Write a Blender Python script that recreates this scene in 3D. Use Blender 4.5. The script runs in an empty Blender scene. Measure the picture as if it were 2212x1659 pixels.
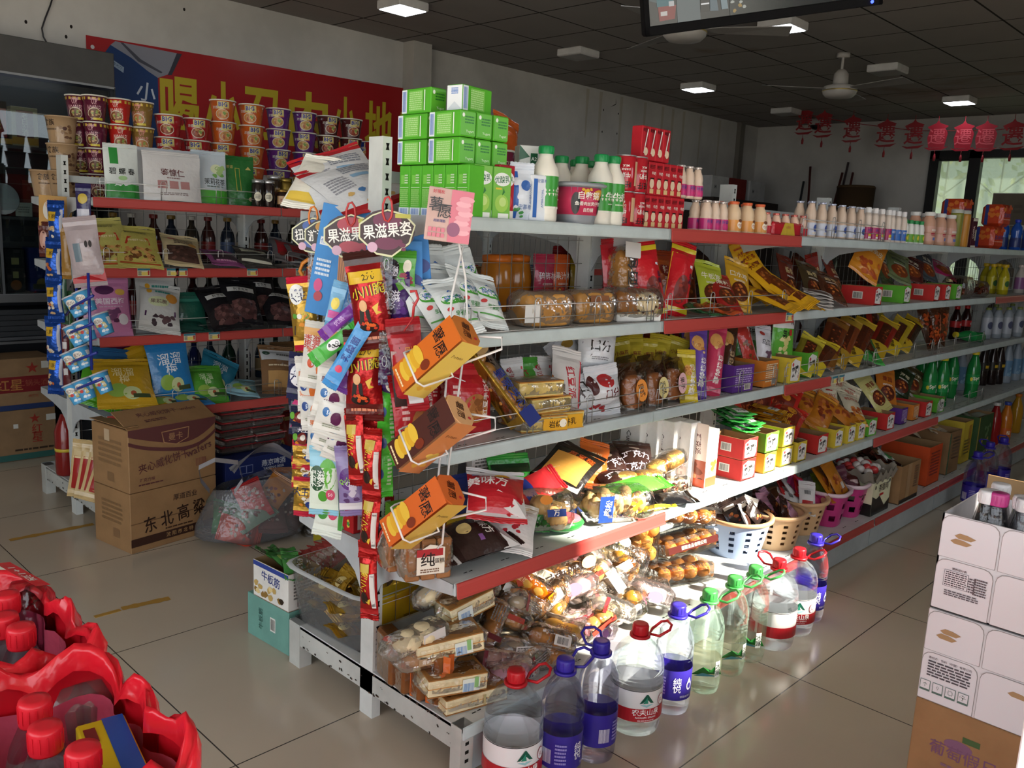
import bpy,math,random
from math import pi,sin,cos,radians,sqrt
from mathutils import Vector,Matrix,Euler,noise
SC=bpy.context.scene
COL=SC.collection
RND=random.Random(7)
# ---- camera, sky, sun, exposure ----
cam_data=bpy.data.cameras.new('camera')
cam=bpy.data.objects.new('camera',cam_data)
COL.objects.link(cam)
cam_data.sensor_width=36
cam_data.lens=36*1848.13/2212
cam_data.clip_start=.05
F=Vector((0.7089,0.6830,-0.1762));R0=Vector((0.6994,-0.7132,0.0469));U0=R0.cross(F)
cam.matrix_world=Matrix(((R0.x,U0.x,-F.x,-1.3956),(R0.y,U0.y,-F.y,-1.8504),(R0.z,U0.z,-F.z,1.4248),(0,0,0,1)))
SC.camera=cam
SC.view_settings.view_transform='Standard'
SC.view_settings.look='None'
SC.view_settings.gamma=1
SC.view_settings.use_curve_mapping=False
SC.view_settings.exposure=0.0
SC.cycles.use_denoising=True
SC.cycles.max_bounces=10
SC.cycles.transparent_max_bounces=24
SC.cycles.transmission_bounces=8
SC.cycles.sample_clamp_indirect=6
SC.cycles.caustics_reflective=False
SC.cycles.caustics_refractive=True
SC.cycles.blur_glossy=1.0
world=bpy.data.worlds.new('sky')
SC.world=world
world.use_nodes=True
bg=world.node_tree.nodes['Background']
bg.inputs[0].default_value=(0.86,0.93,1.0,1)
bg.inputs[1].default_value=3.9
sun_data=bpy.data.lights.new('sun','SUN')
sun_data.energy=24
sun_data.color=(1.0,0.93,0.80)
sun_data.angle=radians(1.6)
sun=bpy.data.objects.new('sun',sun_data)
COL.objects.link(sun)
sun.rotation_euler=Vector((-0.35,1.0,-0.62)).to_track_quat('-Z','Y').to_euler()
WY,WX,CZ,FY,LX=4.022,9.109,2.902,-3.1,-3.2
def portal(name,x0,x1,z0,z1):
 d=bpy.data.lights.new(name,'AREA');d.shape='RECTANGLE';d.size=x1-x0;d.size_y=z1-z0
 d.cycles.is_portal=True
 o=bpy.data.objects.new(name,d);COL.objects.link(o)
 o.location=((x0+x1)/2,FY-.02,(z0+z1)/2);o.rotation_euler=(radians(90),0,0)
 return o
SUN_OPENING=(1.48,2.88,1.66,2.62)  # unseen high wall opening, sized to shape the sun patch on the shelves
SHOP=(-3.0,-.1,.2,2.5)
portal('sun_opening_daylight',*SUN_OPENING)
portal('shop_window_daylight',*SHOP)
SIDE=(-2.9,1.0,.1,2.5)
dp=portal('entrance_daylight',*SIDE);dp.location=(LX-.02,(SIDE[0]+SIDE[1])/2,(SIDE[2]+SIDE[3])/2);dp.rotation_euler=(radians(90),0,radians(-90))
# ---- materials ----
MATS={}
def lin(h):
 h=h.lstrip('#')
 c=[int(h[i:i+2],16)/255 for i in(0,2,4)]
 return[v/12.92 if v<=.04045 else((v+.055)/1.055)**2.4 for v in c]+[1]
KIND={'card':(.6,.3,0),'film':(.24,.5,.35),'print':(.3,.4,0),'gloss':(.12,.5,0),'matte':(.9,.2,0),'paint':(.4,.4,0),'wall':(.95,.1,0),'foil':(.26,.5,.5),'bake':(.5,.3,.3),'plastic':(.35,.4,0),'steel':(.35,.5,0)}
def M(spec):
 if spec in MATS:return MATS[spec]
 kind,col=spec.split(':')if ':' in spec else('print',spec)
 m=bpy.data.materials.new(spec.replace('#','').replace(':','_'));m.use_nodes=True
 nt=m.node_tree;N=nt.nodes;Lk=nt.links
 b=N['Principled BSDF']
 c=lin(col)
 MATS[spec]=m
 if kind in('wrap','milk','frost'):
  out=N['Material Output'];N.remove(b)
  t=N.new('ShaderNodeBsdfTransparent');t.inputs[0].default_value=c
  g=N.new('ShaderNodeBsdfGlossy');g.inputs['Roughness'].default_value=.16
  mx=N.new('ShaderNodeMixShader');fr=N.new('ShaderNodeFresnel');fr.inputs[0].default_value=1.5
  ma=N.new('ShaderNodeMath');ma.operation='MULTIPLY_ADD';ma.inputs[1].default_value=.7;ma.inputs[2].default_value=.02
  tc=N.new('ShaderNodeTexCoord');no=N.new('ShaderNodeTexNoise');no.inputs['Scale'].default_value=38;no.inputs['Detail'].default_value=2
  bu=N.new('ShaderNodeBump');bu.inputs['Strength'].default_value=.55;bu.inputs['Distance'].default_value=.012
  Lk.new(tc.outputs['Object'],no.inputs['Vector']);Lk.new(no.outputs[0],bu.inputs['Height'])
  Lk.new(bu.outputs[0],g.inputs['Normal']);Lk.new(bu.outputs[0],fr.inputs['Normal'])
  Lk.new(fr.outputs[0],ma.inputs[0]);Lk.new(ma.outputs[0],mx.inputs[0])
  Lk.new(t.outputs[0],mx.inputs[1]);Lk.new(g.outputs[0],mx.inputs[2]);Lk.new(mx.outputs[0],out.inputs[0])
  if kind!='wrap':
   df=N.new('ShaderNodeBsdfDiffuse' if kind=='milk' else 'ShaderNodeBsdfTranslucent');df.inputs[0].default_value=c;m2=N.new('ShaderNodeMixShader');m2.inputs[0].default_value=.1 if kind=='milk' else .5
   Lk.new(t.outputs[0],m2.inputs[1]);Lk.new(df.outputs[0],m2.inputs[2]);Lk.new(m2.outputs[0],mx.inputs[1])
  return m
 if kind=='water':
  out=N['Material Output'];N.remove(b)
  t=N.new('ShaderNodeBsdfTransparent');t.inputs[0].default_value=c
  g=N.new('ShaderNodeBsdfGlass');g.inputs['Roughness'].default_value=0;g.inputs['IOR'].default_value=1.33;g.inputs[0].default_value=c
  mx=N.new('ShaderNodeMixShader');mx.inputs[0].default_value=.38
  Lk.new(t.outputs[0],mx.inputs[1]);Lk.new(g.outputs[0],mx.inputs[2]);Lk.new(mx.outputs[0],out.inputs[0])
  return m
 if kind=='pane':
  out=N['Material Output'];N.remove(b)
  t=N.new('ShaderNodeBsdfTransparent');t.inputs[0].default_value=c
  g=N.new('ShaderNodeBsdfGlossy');g.inputs['Roughness'].default_value=.01
  mx=N.new('ShaderNodeMixShader');fr=N.new('ShaderNodeFresnel');fr.inputs[0].default_value=1.5
  Lk.new(fr.outputs[0],mx.inputs[0]);Lk.new(t.outputs[0],mx.inputs[1]);Lk.new(g.outputs[0],mx.inputs[2]);Lk.new(mx.outputs[0],out.inputs[0])
  return m
 if kind=='glow':
  b.inputs['Base Color'].default_value=(0,0,0,1);b.inputs['Emission Color'].default_value=c;b.inputs['Emission Strength'].default_value=9
  return m
 if kind=='screen':
  b.inputs['Base Color'].default_value=(.01,.01,.01,1);b.inputs['Emission Color'].default_value=c;b.inputs['Emission Strength'].default_value=.55;b.inputs['Roughness'].default_value=.2
  return m
 ro,sp,bp=KIND[kind]
 b.inputs['Base Color'].default_value=c
 b.inputs['Roughness'].default_value=ro
 b.inputs['Specular IOR Level'].default_value=sp
 if kind=='foil':b.inputs['Metallic'].default_value=.6
 if kind=='steel':b.inputs['Metallic'].default_value=.85
 if kind in('bake','card','wall','paint'):
  tc=N.new('ShaderNodeTexCoord');no=N.new('ShaderNodeTexNoise');no.inputs['Scale'].default_value={'bake':13,'card':9,'wall':1.3,'paint':6}[kind]
  no.inputs['Detail'].default_value=5;no.inputs['Roughness'].default_value=.6
  a={'bake':.72,'card':.88,'wall':.8,'paint':.84}[kind]
  mp=N.new('ShaderNodeMapRange');mp.inputs[1].default_value=.35;mp.inputs[2].default_value=.65;mp.inputs[3].default_value=a;mp.inputs[4].default_value=1.06
  mm=N.new('ShaderNodeVectorMath');mm.operation='SCALE';mm.inputs[0].default_value=c[:3]
  Lk.new(tc.outputs['Object'],no.inputs['Vector']);Lk.new(no.outputs[0],mp.inputs[0]);Lk.new(mp.outputs[0],mm.inputs['Scale']);Lk.new(mm.outputs[0],b.inputs['Base Color'])
 if bp:
  tc=N.new('ShaderNodeTexCoord');no=N.new('ShaderNodeTexNoise');no.inputs['Scale'].default_value=32;no.inputs['Detail'].default_value=2.5
  bu=N.new('ShaderNodeBump');bu.inputs['Strength'].default_value=bp;bu.inputs['Distance'].default_value=.01
  Lk.new(tc.outputs['Object'],no.inputs['Vector']);Lk.new(no.outputs[0],bu.inputs['Height']);Lk.new(bu.outputs[0],b.inputs['Normal'])
 return m
# ---- mesh building ----
def RT(loc=(0,0,0),rot=(0,0,0),s=1):
 return Matrix.Translation(loc)@Euler([radians(a)for a in rot]).to_matrix().to_4x4()@Matrix.Diagonal((s,s,s,1))
TXT={}
def text_mesh(s,bold):
 bold=(.026 if bold>=.05 else min(bold,.013))if any(ord(q)>999 for q in s)else min(bold,.03)
 k=(s,bold)
 if k not in TXT:
  c=bpy.data.curves.new('lettering','FONT');c.body=s;c.resolution_u=1;c.offset=bold;c.align_x='CENTER';c.space_line=.85
  o=bpy.data.objects.new('lettering',c)
  me=bpy.data.meshes.new_from_object(o)
  v=[(p.co.x,p.co.y)for p in me.vertices]
  f=[tuple(p.vertices)for p in me.polygons]
  if v:
   x0=min(a for a,b in v);x1=max(a for a,b in v);y0=min(b for a,b in v);y1=max(b for a,b in v)
   v=[((a-(x0+x1)/2),(b-(y0+y1)/2))for a,b in v];dim=(x1-x0,y1-y0)
  else:dim=(1,1)
  bpy.data.objects.remove(o);bpy.data.curves.remove(c);bpy.data.meshes.remove(me)
  TXT[k]=(v,f,dim)
 return TXT[k]
class MB:
 def __init__(s):s.v=[];s.f=[];s.fm=[];s.fs=[];s.ml=[]
 def mi(s,m):
  if m not in s.ml:s.ml.append(m)
  return s.ml.index(m)
 def add(s,vs,fs,m,sm=False,T=None):
  o=len(s.v)
  s.v+=[tuple(T@Vector(v))for v in vs]if T is not None else[tuple(v)for v in vs]
  k=s.mi(m)
  for f in fs:s.f.append(tuple(i+o for i in f));s.fm.append(k);s.fs.append(sm)
  return s
 def box(s,c,d,m,T=None,bev=0):
  x,y,z=c;a,b,h=d[0]/2,d[1]/2,d[2]/2
  if not bev:
   vs=[(x+i*a,y+j*b,z+k*h)for k in(-1,1)for j in(-1,1)for i in(-1,1)]
   return s.add(vs,[(0,2,3,1),(4,5,7,6),(0,1,5,4),(2,6,7,3),(0,4,6,2),(1,3,7,5)],m,False,T)
  e=min(bev,a,b,h);vs=[];idx={}
  for i in(-1,1):
   for j in(-1,1):
    for k in(-1,1):
     for ax in range(3):
      p=[i*a,j*b,k*h];q=[i*(a-e),j*(b-e),k*(h-e)];q[ax]=p[ax]
      idx[(i,j,k,ax)]=len(vs);vs.append((x+q[0],y+q[1],z+q[2]))
  fs=[]
  for ax in range(3):
   o1,o2=[t for t in range(3)if t!=ax]
   for sg in(-1,1):
    q=[]
    for u,w in((-1,-1),(1,-1),(1,1),(-1,1)):
     t=[0,0,0];t[ax]=sg;t[o1]=u;t[o2]=w;q.append(idx[(*t,ax)])
    fs.append(tuple(q))
   for u in(-1,1):
    for w in(-1,1):
     q=[]
     for sg in(-1,1):
      t=[0,0,0];t[ax]=sg;t[o1]=u;t[o2]=w;q.append((idx[(*t,o1)],idx[(*t,o2)]))
     fs.append((q[0][0],q[0][1],q[1][1],q[1][0]))
  for i in(-1,1):
   for j in(-1,1):
    for k in(-1,1):fs.append(tuple(idx[(i,j,k,ax)]for ax in range(3)))
  return s.add(vs,fs,m,False,T)
 def prism(s,poly,z0,z1,m,T=None,side=None):
  n=len(poly)
  vs=[(x,y,z0)for x,y in poly]+[(x,y,z1)for x,y in poly]
  s.add(vs,[tuple(range(n))[::-1],tuple(range(n,2*n))],m,False,T)
  return s.add(vs,[(i,(i+1)%n,n+(i+1)%n,n+i)for i in range(n)],side or m,False,T)
 def lathe(s,prof,m,n=20,T=None,sm=True,sq=0,mats=None):
  vs=[];fs=[]
  for r,z in prof:
   for i in range(n):
    a=2*pi*i/n;k=1
    if sq:k=1/(abs(cos(a))**(2+sq)+abs(sin(a))**(2+sq))**(1/(2+sq))
    vs.append((r*k*cos(a),r*k*sin(a),z))
  P=len(prof)
  for j in range(P-1):
   q=[(j*n+i,j*n+(i+1)%n,(j+1)*n+(i+1)%n,(j+1)*n+i)for i in range(n)]
   if mats:s.add(vs[j*n:(j+2)*n],[tuple(t-j*n for t in g)for g in q],mats[j],sm,T)
   else:fs+=q
  if not mats:
   if prof[0][0]>1e-5:fs.append(tuple(range(n))[::-1])
   if prof[-1][0]>1e-5:fs.append(tuple(range((P-1)*n,P*n)))
   s.add(vs,fs,m,sm,T)
  else:
   if prof[0][0]>1e-5:s.add(vs[:n],[tuple(range(n))[::-1]],mats[0],False,T)
   if prof[-1][0]>1e-5:s.add(vs[-n:],[tuple(range(n))],mats[-1],False,T)
  return s
 def tube(s,pts,r,m,n=5,T=None,closed=False):
  pts=[Vector(p)for p in pts];K=len(pts);vs=[];fs=[]
  for i,p in enumerate(pts):
   a=pts[i-1]if(i or closed)else p;b=pts[(i+1)%K]if(i<K-1 or closed)else p
   t=(b-a).normalized();u=t.orthogonal().normalized()if i==0 else(u-t*u.dot(t)).normalized()
   w=t.cross(u)
   vs+=[tuple(p+r*(u*cos(2*pi*k/n)+w*sin(2*pi*k/n)))for k in range(n)]
  for i in range(K if closed else K-1):
   j=(i+1)%K
   fs+=[(i*n+k,i*n+(k+1)%n,j*n+(k+1)%n,j*n+k)for k in range(n)]
  if not closed:fs+=[tuple(range(n))[::-1],tuple(range((K-1)*n,K*n))]
  return s.add(vs,fs,m,True,T)
 def sheet(s,fn,nu,nv,m,sm=True,T=None,flip=False,skip=None):
  vs=[fn(i/nu,j/nv)for j in range(nv+1)for i in range(nu+1)];fs=[]
  for j in range(nv):
   for i in range(nu):
    if skip and skip(i,j):continue
    q=(j*(nu+1)+i,j*(nu+1)+i+1,(j+1)*(nu+1)+i+1,(j+1)*(nu+1)+i)
    fs.append(q[::-1]if flip else q)
  return s.add(vs,fs,m,sm,T)
 def blob(s,c,r,m,T=None,nu=12,nv=8,amp=.12,seed=0,p=2):
  vs=[];fs=[];rx,ry,rz=r
  sg=lambda t:math.copysign(abs(t)**(2/p),t)
  for j in range(nv+1):
   th=pi*j/nv
   for i in range(nu):
    ph=2*pi*i/nu
    d=Vector((sg(sin(th))*sg(cos(ph)),sg(sin(th))*sg(sin(ph)),-sg(cos(th))))
    k=1+amp*noise.noise(d*1.7+Vector((seed*3.7,seed,0)))
    vs.append((c[0]+rx*d.x*k,c[1]+ry*d.y*k,c[2]+rz*d.z*k))
  for j in range(nv):
   for i in range(nu):fs.append((j*nu+i,j*nu+(i+1)%nu,(j+1)*nu+(i+1)%nu,(j+1)*nu+i))
  return s.add(vs,fs,m,True,T)
 def decal(s,fn,v2,f2,m,lift=1):
  return s.add([fn(x,y,lift)for x,y in v2],f2,m,False)
 def draw(s,fn,items):
  lift=1
  for it in items:
   k=it[0];lift+=.25
   if k=='r':
    _,x,y,w,h,m=it[:6];n=it[6]if len(it)>6 else 6;q=max(1,n//2)
    vs=[(x+w*(i/n-.5),y+h*(j/q-.5))for j in range(q+1)for i in range(n+1)]
    fs=[(j*(n+1)+i,j*(n+1)+i+1,(j+1)*(n+1)+i+1,(j+1)*(n+1)+i)for j in range(q)for i in range(n)]
    s.decal(fn,vs,fs,m,lift)
   elif k=='e':
    _,x,y,a,b,m=it[:6];n=18
    vs=[(x,y)]+[(x+a*t*cos(2*pi*i/n),y+b*t*sin(2*pi*i/n))for t in(.5,1)for i in range(n)]
    fs=[(0,1+i,1+(i+1)%n)for i in range(n)]+[(1+i,1+n+i,1+n+(i+1)%n,1+(i+1)%n)for i in range(n)]
    s.decal(fn,vs,fs,m,lift)
   elif k=='t':
    _,tx,x,y,sz,m=it[:6];bold=it[6]if len(it)>6 else 0;ro=radians(it[7])if len(it)>7 else 0;mw=it[8]if len(it)>8 else None
    v,f,d=text_mesh(tx,bold)
    sx=sz if not mw or d[0]*sz<=mw else mw/d[0]
    s.decal(fn,[(x+a*sx*cos(ro)-b*sz*sin(ro),y+a*sx*sin(ro)+b*sz*cos(ro))for a,b in v],f,m,lift)
   elif k=='p':
    s.decal(fn,it[1],[tuple(range(len(it[1])))],it[2],lift)
   elif k=='l':
    _,x,y,w,h,n,m=it;rr=random.Random(int((x+w)*9999)+n)
    for j in range(n):
     yy=y+h*(.5-(j+.5)/n);xx=x-w/2
     while xx<x+w/2-w*.05:
      l=min(w*rr.uniform(.06,.2),x+w/2-xx)
      s.decal(fn,[(xx,yy-h/n*.28),(xx+l,yy-h/n*.28),(xx+l,yy+h/n*.28),(xx,yy+h/n*.28)],[(0,1,2,3)],m,lift)
      xx+=l+w*.025
   elif k=='b':
    _,x,y,w,h,m=it;xx=x-w/2;rr=random.Random(5)
    while xx<x+w/2:
     l=w*rr.choice((.015,.025,.04));s.decal(fn,[(xx,y-h/2),(xx+l,y-h/2),(xx+l,y+h/2),(xx,y+h/2)],[(0,1,2,3)],m,lift)
     xx+=l+w*rr.choice((.02,.03))
   elif k=='x':
    _,x,y,w,h,n,ms,sz,sd=it;rr=random.Random(sd)
    for q in range(n):
     cx=x+w*(rr.random()-.5);cy=y+h*(rr.random()-.5);a0=rr.random()*6;kk=7
     s.decal(fn,[(cx+sz*rr.uniform(.6,1.2)*cos(a0+2*pi*i/kk),cy+sz*rr.uniform(.5,1)*sin(a0+2*pi*i/kk))for i in range(kk)],[tuple(range(kk))],rr.choice(ms),lift+.02*q)
  return s
 def mesh(s,name):
  me=bpy.data.meshes.new(name);me.from_pydata(s.v,[],s.f)
  me.polygons.foreach_set('material_index',s.fm);me.polygons.foreach_set('use_smooth',s.fs)
  for m in s.ml:me.materials.append(M(m))
  me.update();return me
 def obj(s,name,parent=None,T=None):return put(name,s.mesh(name),parent,T)
def put(name,me,parent=None,T=None):
 o=bpy.data.objects.new(name,me);COL.objects.link(o)
 if parent is not None:o.parent=parent
 if T is not None:o.matrix_local=T
 return o
def tag(o,label=None,cat=None,group=None,kind=None):
 for k,v in(('label',label),('category',cat),('group',group),('kind',kind)):
  if v:o[k]=v
 return o
def struct(o):o['kind']='structure';return o
def thing(name,parts,T,label,cat,group=None):
 parts=[(p[0],p[1].mesh(p[0])if isinstance(p[1],MB)else p[1])+tuple(p[2:])for p in parts]
 if len(parts)==1 and len(parts[0])==2:root=put(name,parts[0][1],None,T)
 else:
  root=put(name,None,None,T)
  for p in parts:
   c=put(p[0],p[1],root)
   for sp in(p[2]if len(p)>2 else()):put(sp[0],sp[1].mesh(sp[0])if isinstance(sp[1],MB)else sp[1],c)
 return tag(root,label,cat,group)
ORD=['','first','second','third','fourth','fifth','sixth','seventh','eighth','ninth','tenth','eleventh','twelfth','thirteenth','fourteenth']
def plane(o,ux,uz,n=None,eps=.0006):
 o,ux,uz=Vector(o),Vector(ux),Vector(uz);nn=ux.cross(uz)if n is None else Vector(n)
 return lambda x,y,l:tuple(o+ux*x+uz*y+nn*(eps*l))
# ---- the room ----
def grid_mat(name,base,line,x0,y0,step,wd,rough,var,vs,spec=.5,stain=None):
 m=bpy.data.materials.new(name);m.use_nodes=True;nt=m.node_tree;N=nt.nodes;L=nt.links;b=N['Principled BSDF'];MATS[name]=m
 tc=N.new('ShaderNodeTexCoord');sp=N.new('ShaderNodeSeparateXYZ');L.new(tc.outputs['Object'],sp.inputs[0])
 def mth(op,a,c=None):
  q=N.new('ShaderNodeMath');q.operation=op
  for i,t in enumerate((a,c)):
   if t is None:continue
   if isinstance(t,(int,float)):q.inputs[i].default_value=t
   else:L.new(t,q.inputs[i])
  return q.outputs[0]
 ds=[]
 for ax,o in((0,x0),(1,y0)):
  t=mth('FRACT',mth('DIVIDE',mth('SUBTRACT',sp.outputs[ax],o),step))
  ds.append(mth('MINIMUM',t,mth('SUBTRACT',1.0,t)))
 ln=mth('LESS_THAN',mth('MINIMUM',*ds),wd/step/2)
 no=N.new('ShaderNodeTexNoise');no.inputs['Scale'].default_value=vs;no.inputs['Detail'].default_value=6;L.new(tc.outputs['Object'],no.inputs['Vector'])
 mp=N.new('ShaderNodeMapRange');mp.inputs[1].default_value=.3;mp.inputs[2].default_value=.7;mp.inputs[3].default_value=1-var;mp.inputs[4].default_value=1+var;L.new(no.outputs[0],mp.inputs[0])
 sc=N.new('ShaderNodeVectorMath');sc.operation='SCALE';sc.inputs[0].default_value=lin(base)[:3];L.new(mp.outputs[0],sc.inputs['Scale'])
 col=sc.outputs[0]
 if stain:
  n2=N.new('ShaderNodeTexNoise');n2.inputs['Scale'].default_value=.7;n2.inputs['Detail'].default_value=8;n2.inputs['Distortion'].default_value=1.2;L.new(tc.outputs['Object'],n2.inputs['Vector'])
  r2=N.new('ShaderNodeMapRange');r2.inputs[1].default_value=.64;r2.inputs[2].default_value=.72;L.new(n2.outputs[0],r2.inputs[0])
  mx=N.new('ShaderNodeMix');mx.data_type='RGBA';L.new(r2.outputs[0],mx.inputs[0]);L.new(col,mx.inputs[6]);mx.inputs[7].default_value=lin(stain);col=mx.outputs[2]
 mx=N.new('ShaderNodeMix');mx.data_type='RGBA';L.new(ln,mx.inputs[0]);L.new(col,mx.inputs[6]);mx.inputs[7].default_value=lin(line)
 L.new(mx.outputs[2],b.inputs['Base Color']);b.inputs['Roughness'].default_value=rough;b.inputs['Specular IOR Level'].default_value=spec
 return m
grid_mat('floor_tiles','#b9ac9a','#3d3a36',1.2025,-.7424,.8,.004,.16,.05,1.6,.5)
grid_mat('ceiling_tiles','#98928d','#2f2d2b',4.33,.62,.6,.014,.9,.04,3,.1,'#7d7067')
def wallquad(vs,m):return MB().add(vs,[(0,1,2,3)],m)
struct(MB().box(((LX+WX)/2,(FY+WY)/2,-.05),(WX-LX+.4,WY-FY+.4,.1),'floor_tiles').obj('floor'))
struct(MB().box(((LX+WX)/2,(FY+WY)/2,CZ+.05),(WX-LX+.4,WY-FY+.4,.1),'ceiling_tiles').obj('ceiling'))
WALL='wall:#cfcbc4'
b=MB().box(((LX+WX)/2,WY+.1,CZ/2),(WX-LX,.2,CZ),WALL)
wp=plane((0,WY,0),(1,0,0),(0,0,1))
for p in((0.389,4.022,2.508),(0.643,4.022,2.53),(0.611,4.022,2.465),(1.364,4.022,2.777),(5.875,4.022,2.708),(6.128,4.022,2.702),(5.874,4.022,2.488),(6.127,4.022,2.497)):
 b.draw(wp,[('e',p[0],p[2],.008,.011,'matte:#2a2420')])
b.draw(wp,[('p',[((6.069,4.022,2.874)[0],2.86),((6.08,4.022,2.842)[0],2.80),((5.982,4.022,2.796)[0],2.75),((6.073,4.022,2.837)[0],2.785)],'matte:#3a322b')])
for i in range(9):
 xx=5.6+i*.31+.1*sin(i*5);l=.5+.6*abs(sin(i*2.3))
 b.draw(wp,[('p',[(xx-.02,CZ-.02),(xx-.008,CZ-l),(xx+.008,CZ-l),(xx+.03,CZ-.02)],'wall:#c0b8a8')])
struct(b.obj('wall_back'))
def holed(axis,at,th,a0,a1,z1,holes,m):
 b=MB();xs=sorted({a0,a1,*[h[0]for h in holes],*[h[1]for h in holes]});zs=sorted({0,z1,*[h[2]for h in holes],*[h[3]for h in holes]})
 for i in range(len(xs)-1):
  for j in range(len(zs)-1):
   cx=(xs[i]+xs[i+1])/2;cz=(zs[j]+zs[j+1])/2
   if any(h[0]<cx<h[1]and h[2]<cz<h[3]for h in holes):continue
   d=(xs[i+1]-xs[i],th,zs[j+1]-zs[j]);c=(cx,at,cz)
   if axis=='x':d=(d[1],d[0],d[2]);c=(at,cx,cz)
   b.box(c,d,m)
 return b
struct(holed('y',FY-.1,.2,LX,WX,CZ,[SUN_OPENING,SHOP],WALL).obj('wall_front'))
struct(holed('x',LX-.1,.2,FY,WY,CZ,[SIDE],WALL).obj('wall_left'))
WIN=(-1.6,1.795,1.0,2.53)
struct(holed('x',WX+.1,.2,FY,WY,CZ,[WIN],WALL).obj('wall_right'))
struct(MB().box((3.315,WY-.07,CZ/2),(.19,.14,CZ),'wall:#c2bdb4').obj('trim_1'))
struct(MB().box((8.62,WY-.03,CZ/2),(.1,.06,CZ),'wall:#7c766d').obj('trim_2'))
fr=MB();BK='paint:#1d1c1b'
for c,d in(((WX-.02,.0975,2.49),(.1,3.4,.09)),((WX-.02,.0975,1.04),(.1,3.4,.09)),((WX-.02,1.75,1.765),(.1,.1,1.53)),((WX-.02,1.325,1.765),(.1,.12,1.53)),((WX-.02,.2,1.765),(.1,.1,1.53)),((WX-.02,-.9,1.765),(.1,.1,1.53)),((WX-.02,-1.55,1.765),(.1,.1,1.53)),((WX,1.54,2.45),(.06,.4,.05))):
 fr.box(c,d,BK)
w1=struct(fr.obj('window_1'))
put('window_glass',MB().box((WX+.03,.0975,1.765),(.006,3.3,1.45),'frost:#a4aca0').mesh('window_glass'),w1)
gr=MB()
for i in range(12):gr.tube([(WX+.26,1.7-i*.29,.9),(WX+.26,1.7-i*.29,2.7)],.012,'paint:#8b8f8c')
for i in range(-3,6):
 for zz in(1.5,2.3):gr.tube([(WX+.27,i*.58,zz-.25),(WX+.27,i*.58+.29,zz),(WX+.27,i*.58+.58,zz-.25)],.01,'paint:#8b8f8c')
put('window_grille',gr.mesh('window_grille'),w1)
struct(MB().box((3,-1,-.16),(60,60,.1),'matte:#b5b0a6').obj('pavement'))
tag(MB().box((-1.6,-4.1,2.62),(3.4,1.9,.08),'matte:#8e8a84').obj('sun_blocking_canopy'),kind='structure')  # unseen slab added outside to keep the sun off the left floor
def tree(x,y,h,r,m,seed,lab):
 rr=random.Random(seed);lv=MB();tr=MB().lathe([(.09,0),(.06,h*.6)],'matte:#6a5846',8)
 for i in range(420):
  d=Vector((rr.gauss(0,1),rr.gauss(0,1),rr.gauss(0,1))).normalized()*r*rr.uniform(.5,1)
  c=Vector((0,0,h*.75))+Vector((d.x,d.y,d.z*1.25));a=Vector((rr.gauss(0,1),rr.gauss(0,1),rr.gauss(0,1))).normalized();u=a.orthogonal().normalized();w=a.cross(u);s=rr.uniform(.07,.13)
  lv.add([c-u*s,c+w*s*.5,c+u*s,c-w*s*.5],[(0,1,2,3)],rr.choice(m))
 thing('tree',[('foliage',lv),('trunk',tr)],RT((x,y,0)),lab,'tree')
tree(12.6,2.7,3.2,1.5,['card:#b9c98c','card:#9fb877','card:#d6d394'],1,'pale green tree outside behind the narrow window pane')
tree(13.9,-.9,3.4,1.6,['card:#d8cf7a','card:#b7c183','card:#e6d98a'],2,'yellowing tree outside behind the wide window pane')
# ---- ceiling lights ----
def fixture(on):
 hs=MB();hs.box((0,0,-.028),(.25,.25,.056),'paint:#d9d6d2',bev=.006)
 pn=MB();pn.box((0,0,-.058),(.22,.22,.004),'glow:#eef4ff' if on else 'paint:#9a9894')
 return hs.mesh('housing'),pn.mesh('panel')
ON,OFF=fixture(1),fixture(0)
for x,y,on,lab in((2.405,3.0,1,'lit square ceiling lamp above the red banner'),(6.0,2.97,1,'lit square ceiling lamp left of the white ceiling fan'),(4.2,1.17,1,'lit square ceiling lamp just under the television edge'),(7.8,1.16,1,'lit square ceiling lamp above the red paper hangings'),(4.2,2.97,0,'unlit square ceiling lamp between two lit ones near the back wall'),(6.0,1.16,0,'unlit square ceiling lamp behind the white ceiling fan'),(7.8,2.97,0,'unlit square ceiling lamp farthest along the back wall'),(2.4,1.17,1,'lit square ceiling lamp above the camera side of the long shelf'),(.6,2.97,1,'lit square ceiling lamp over the left aisle'),(.6,1.17,0,'unlit square ceiling lamp over the shelf end')):
 thing('ceiling_lamp',[('housing',(ON if on else OFF)[0]),('panel',(ON if on else OFF)[1])],RT((x,y,CZ)),lab,'ceiling light','square ceiling lamps')
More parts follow.
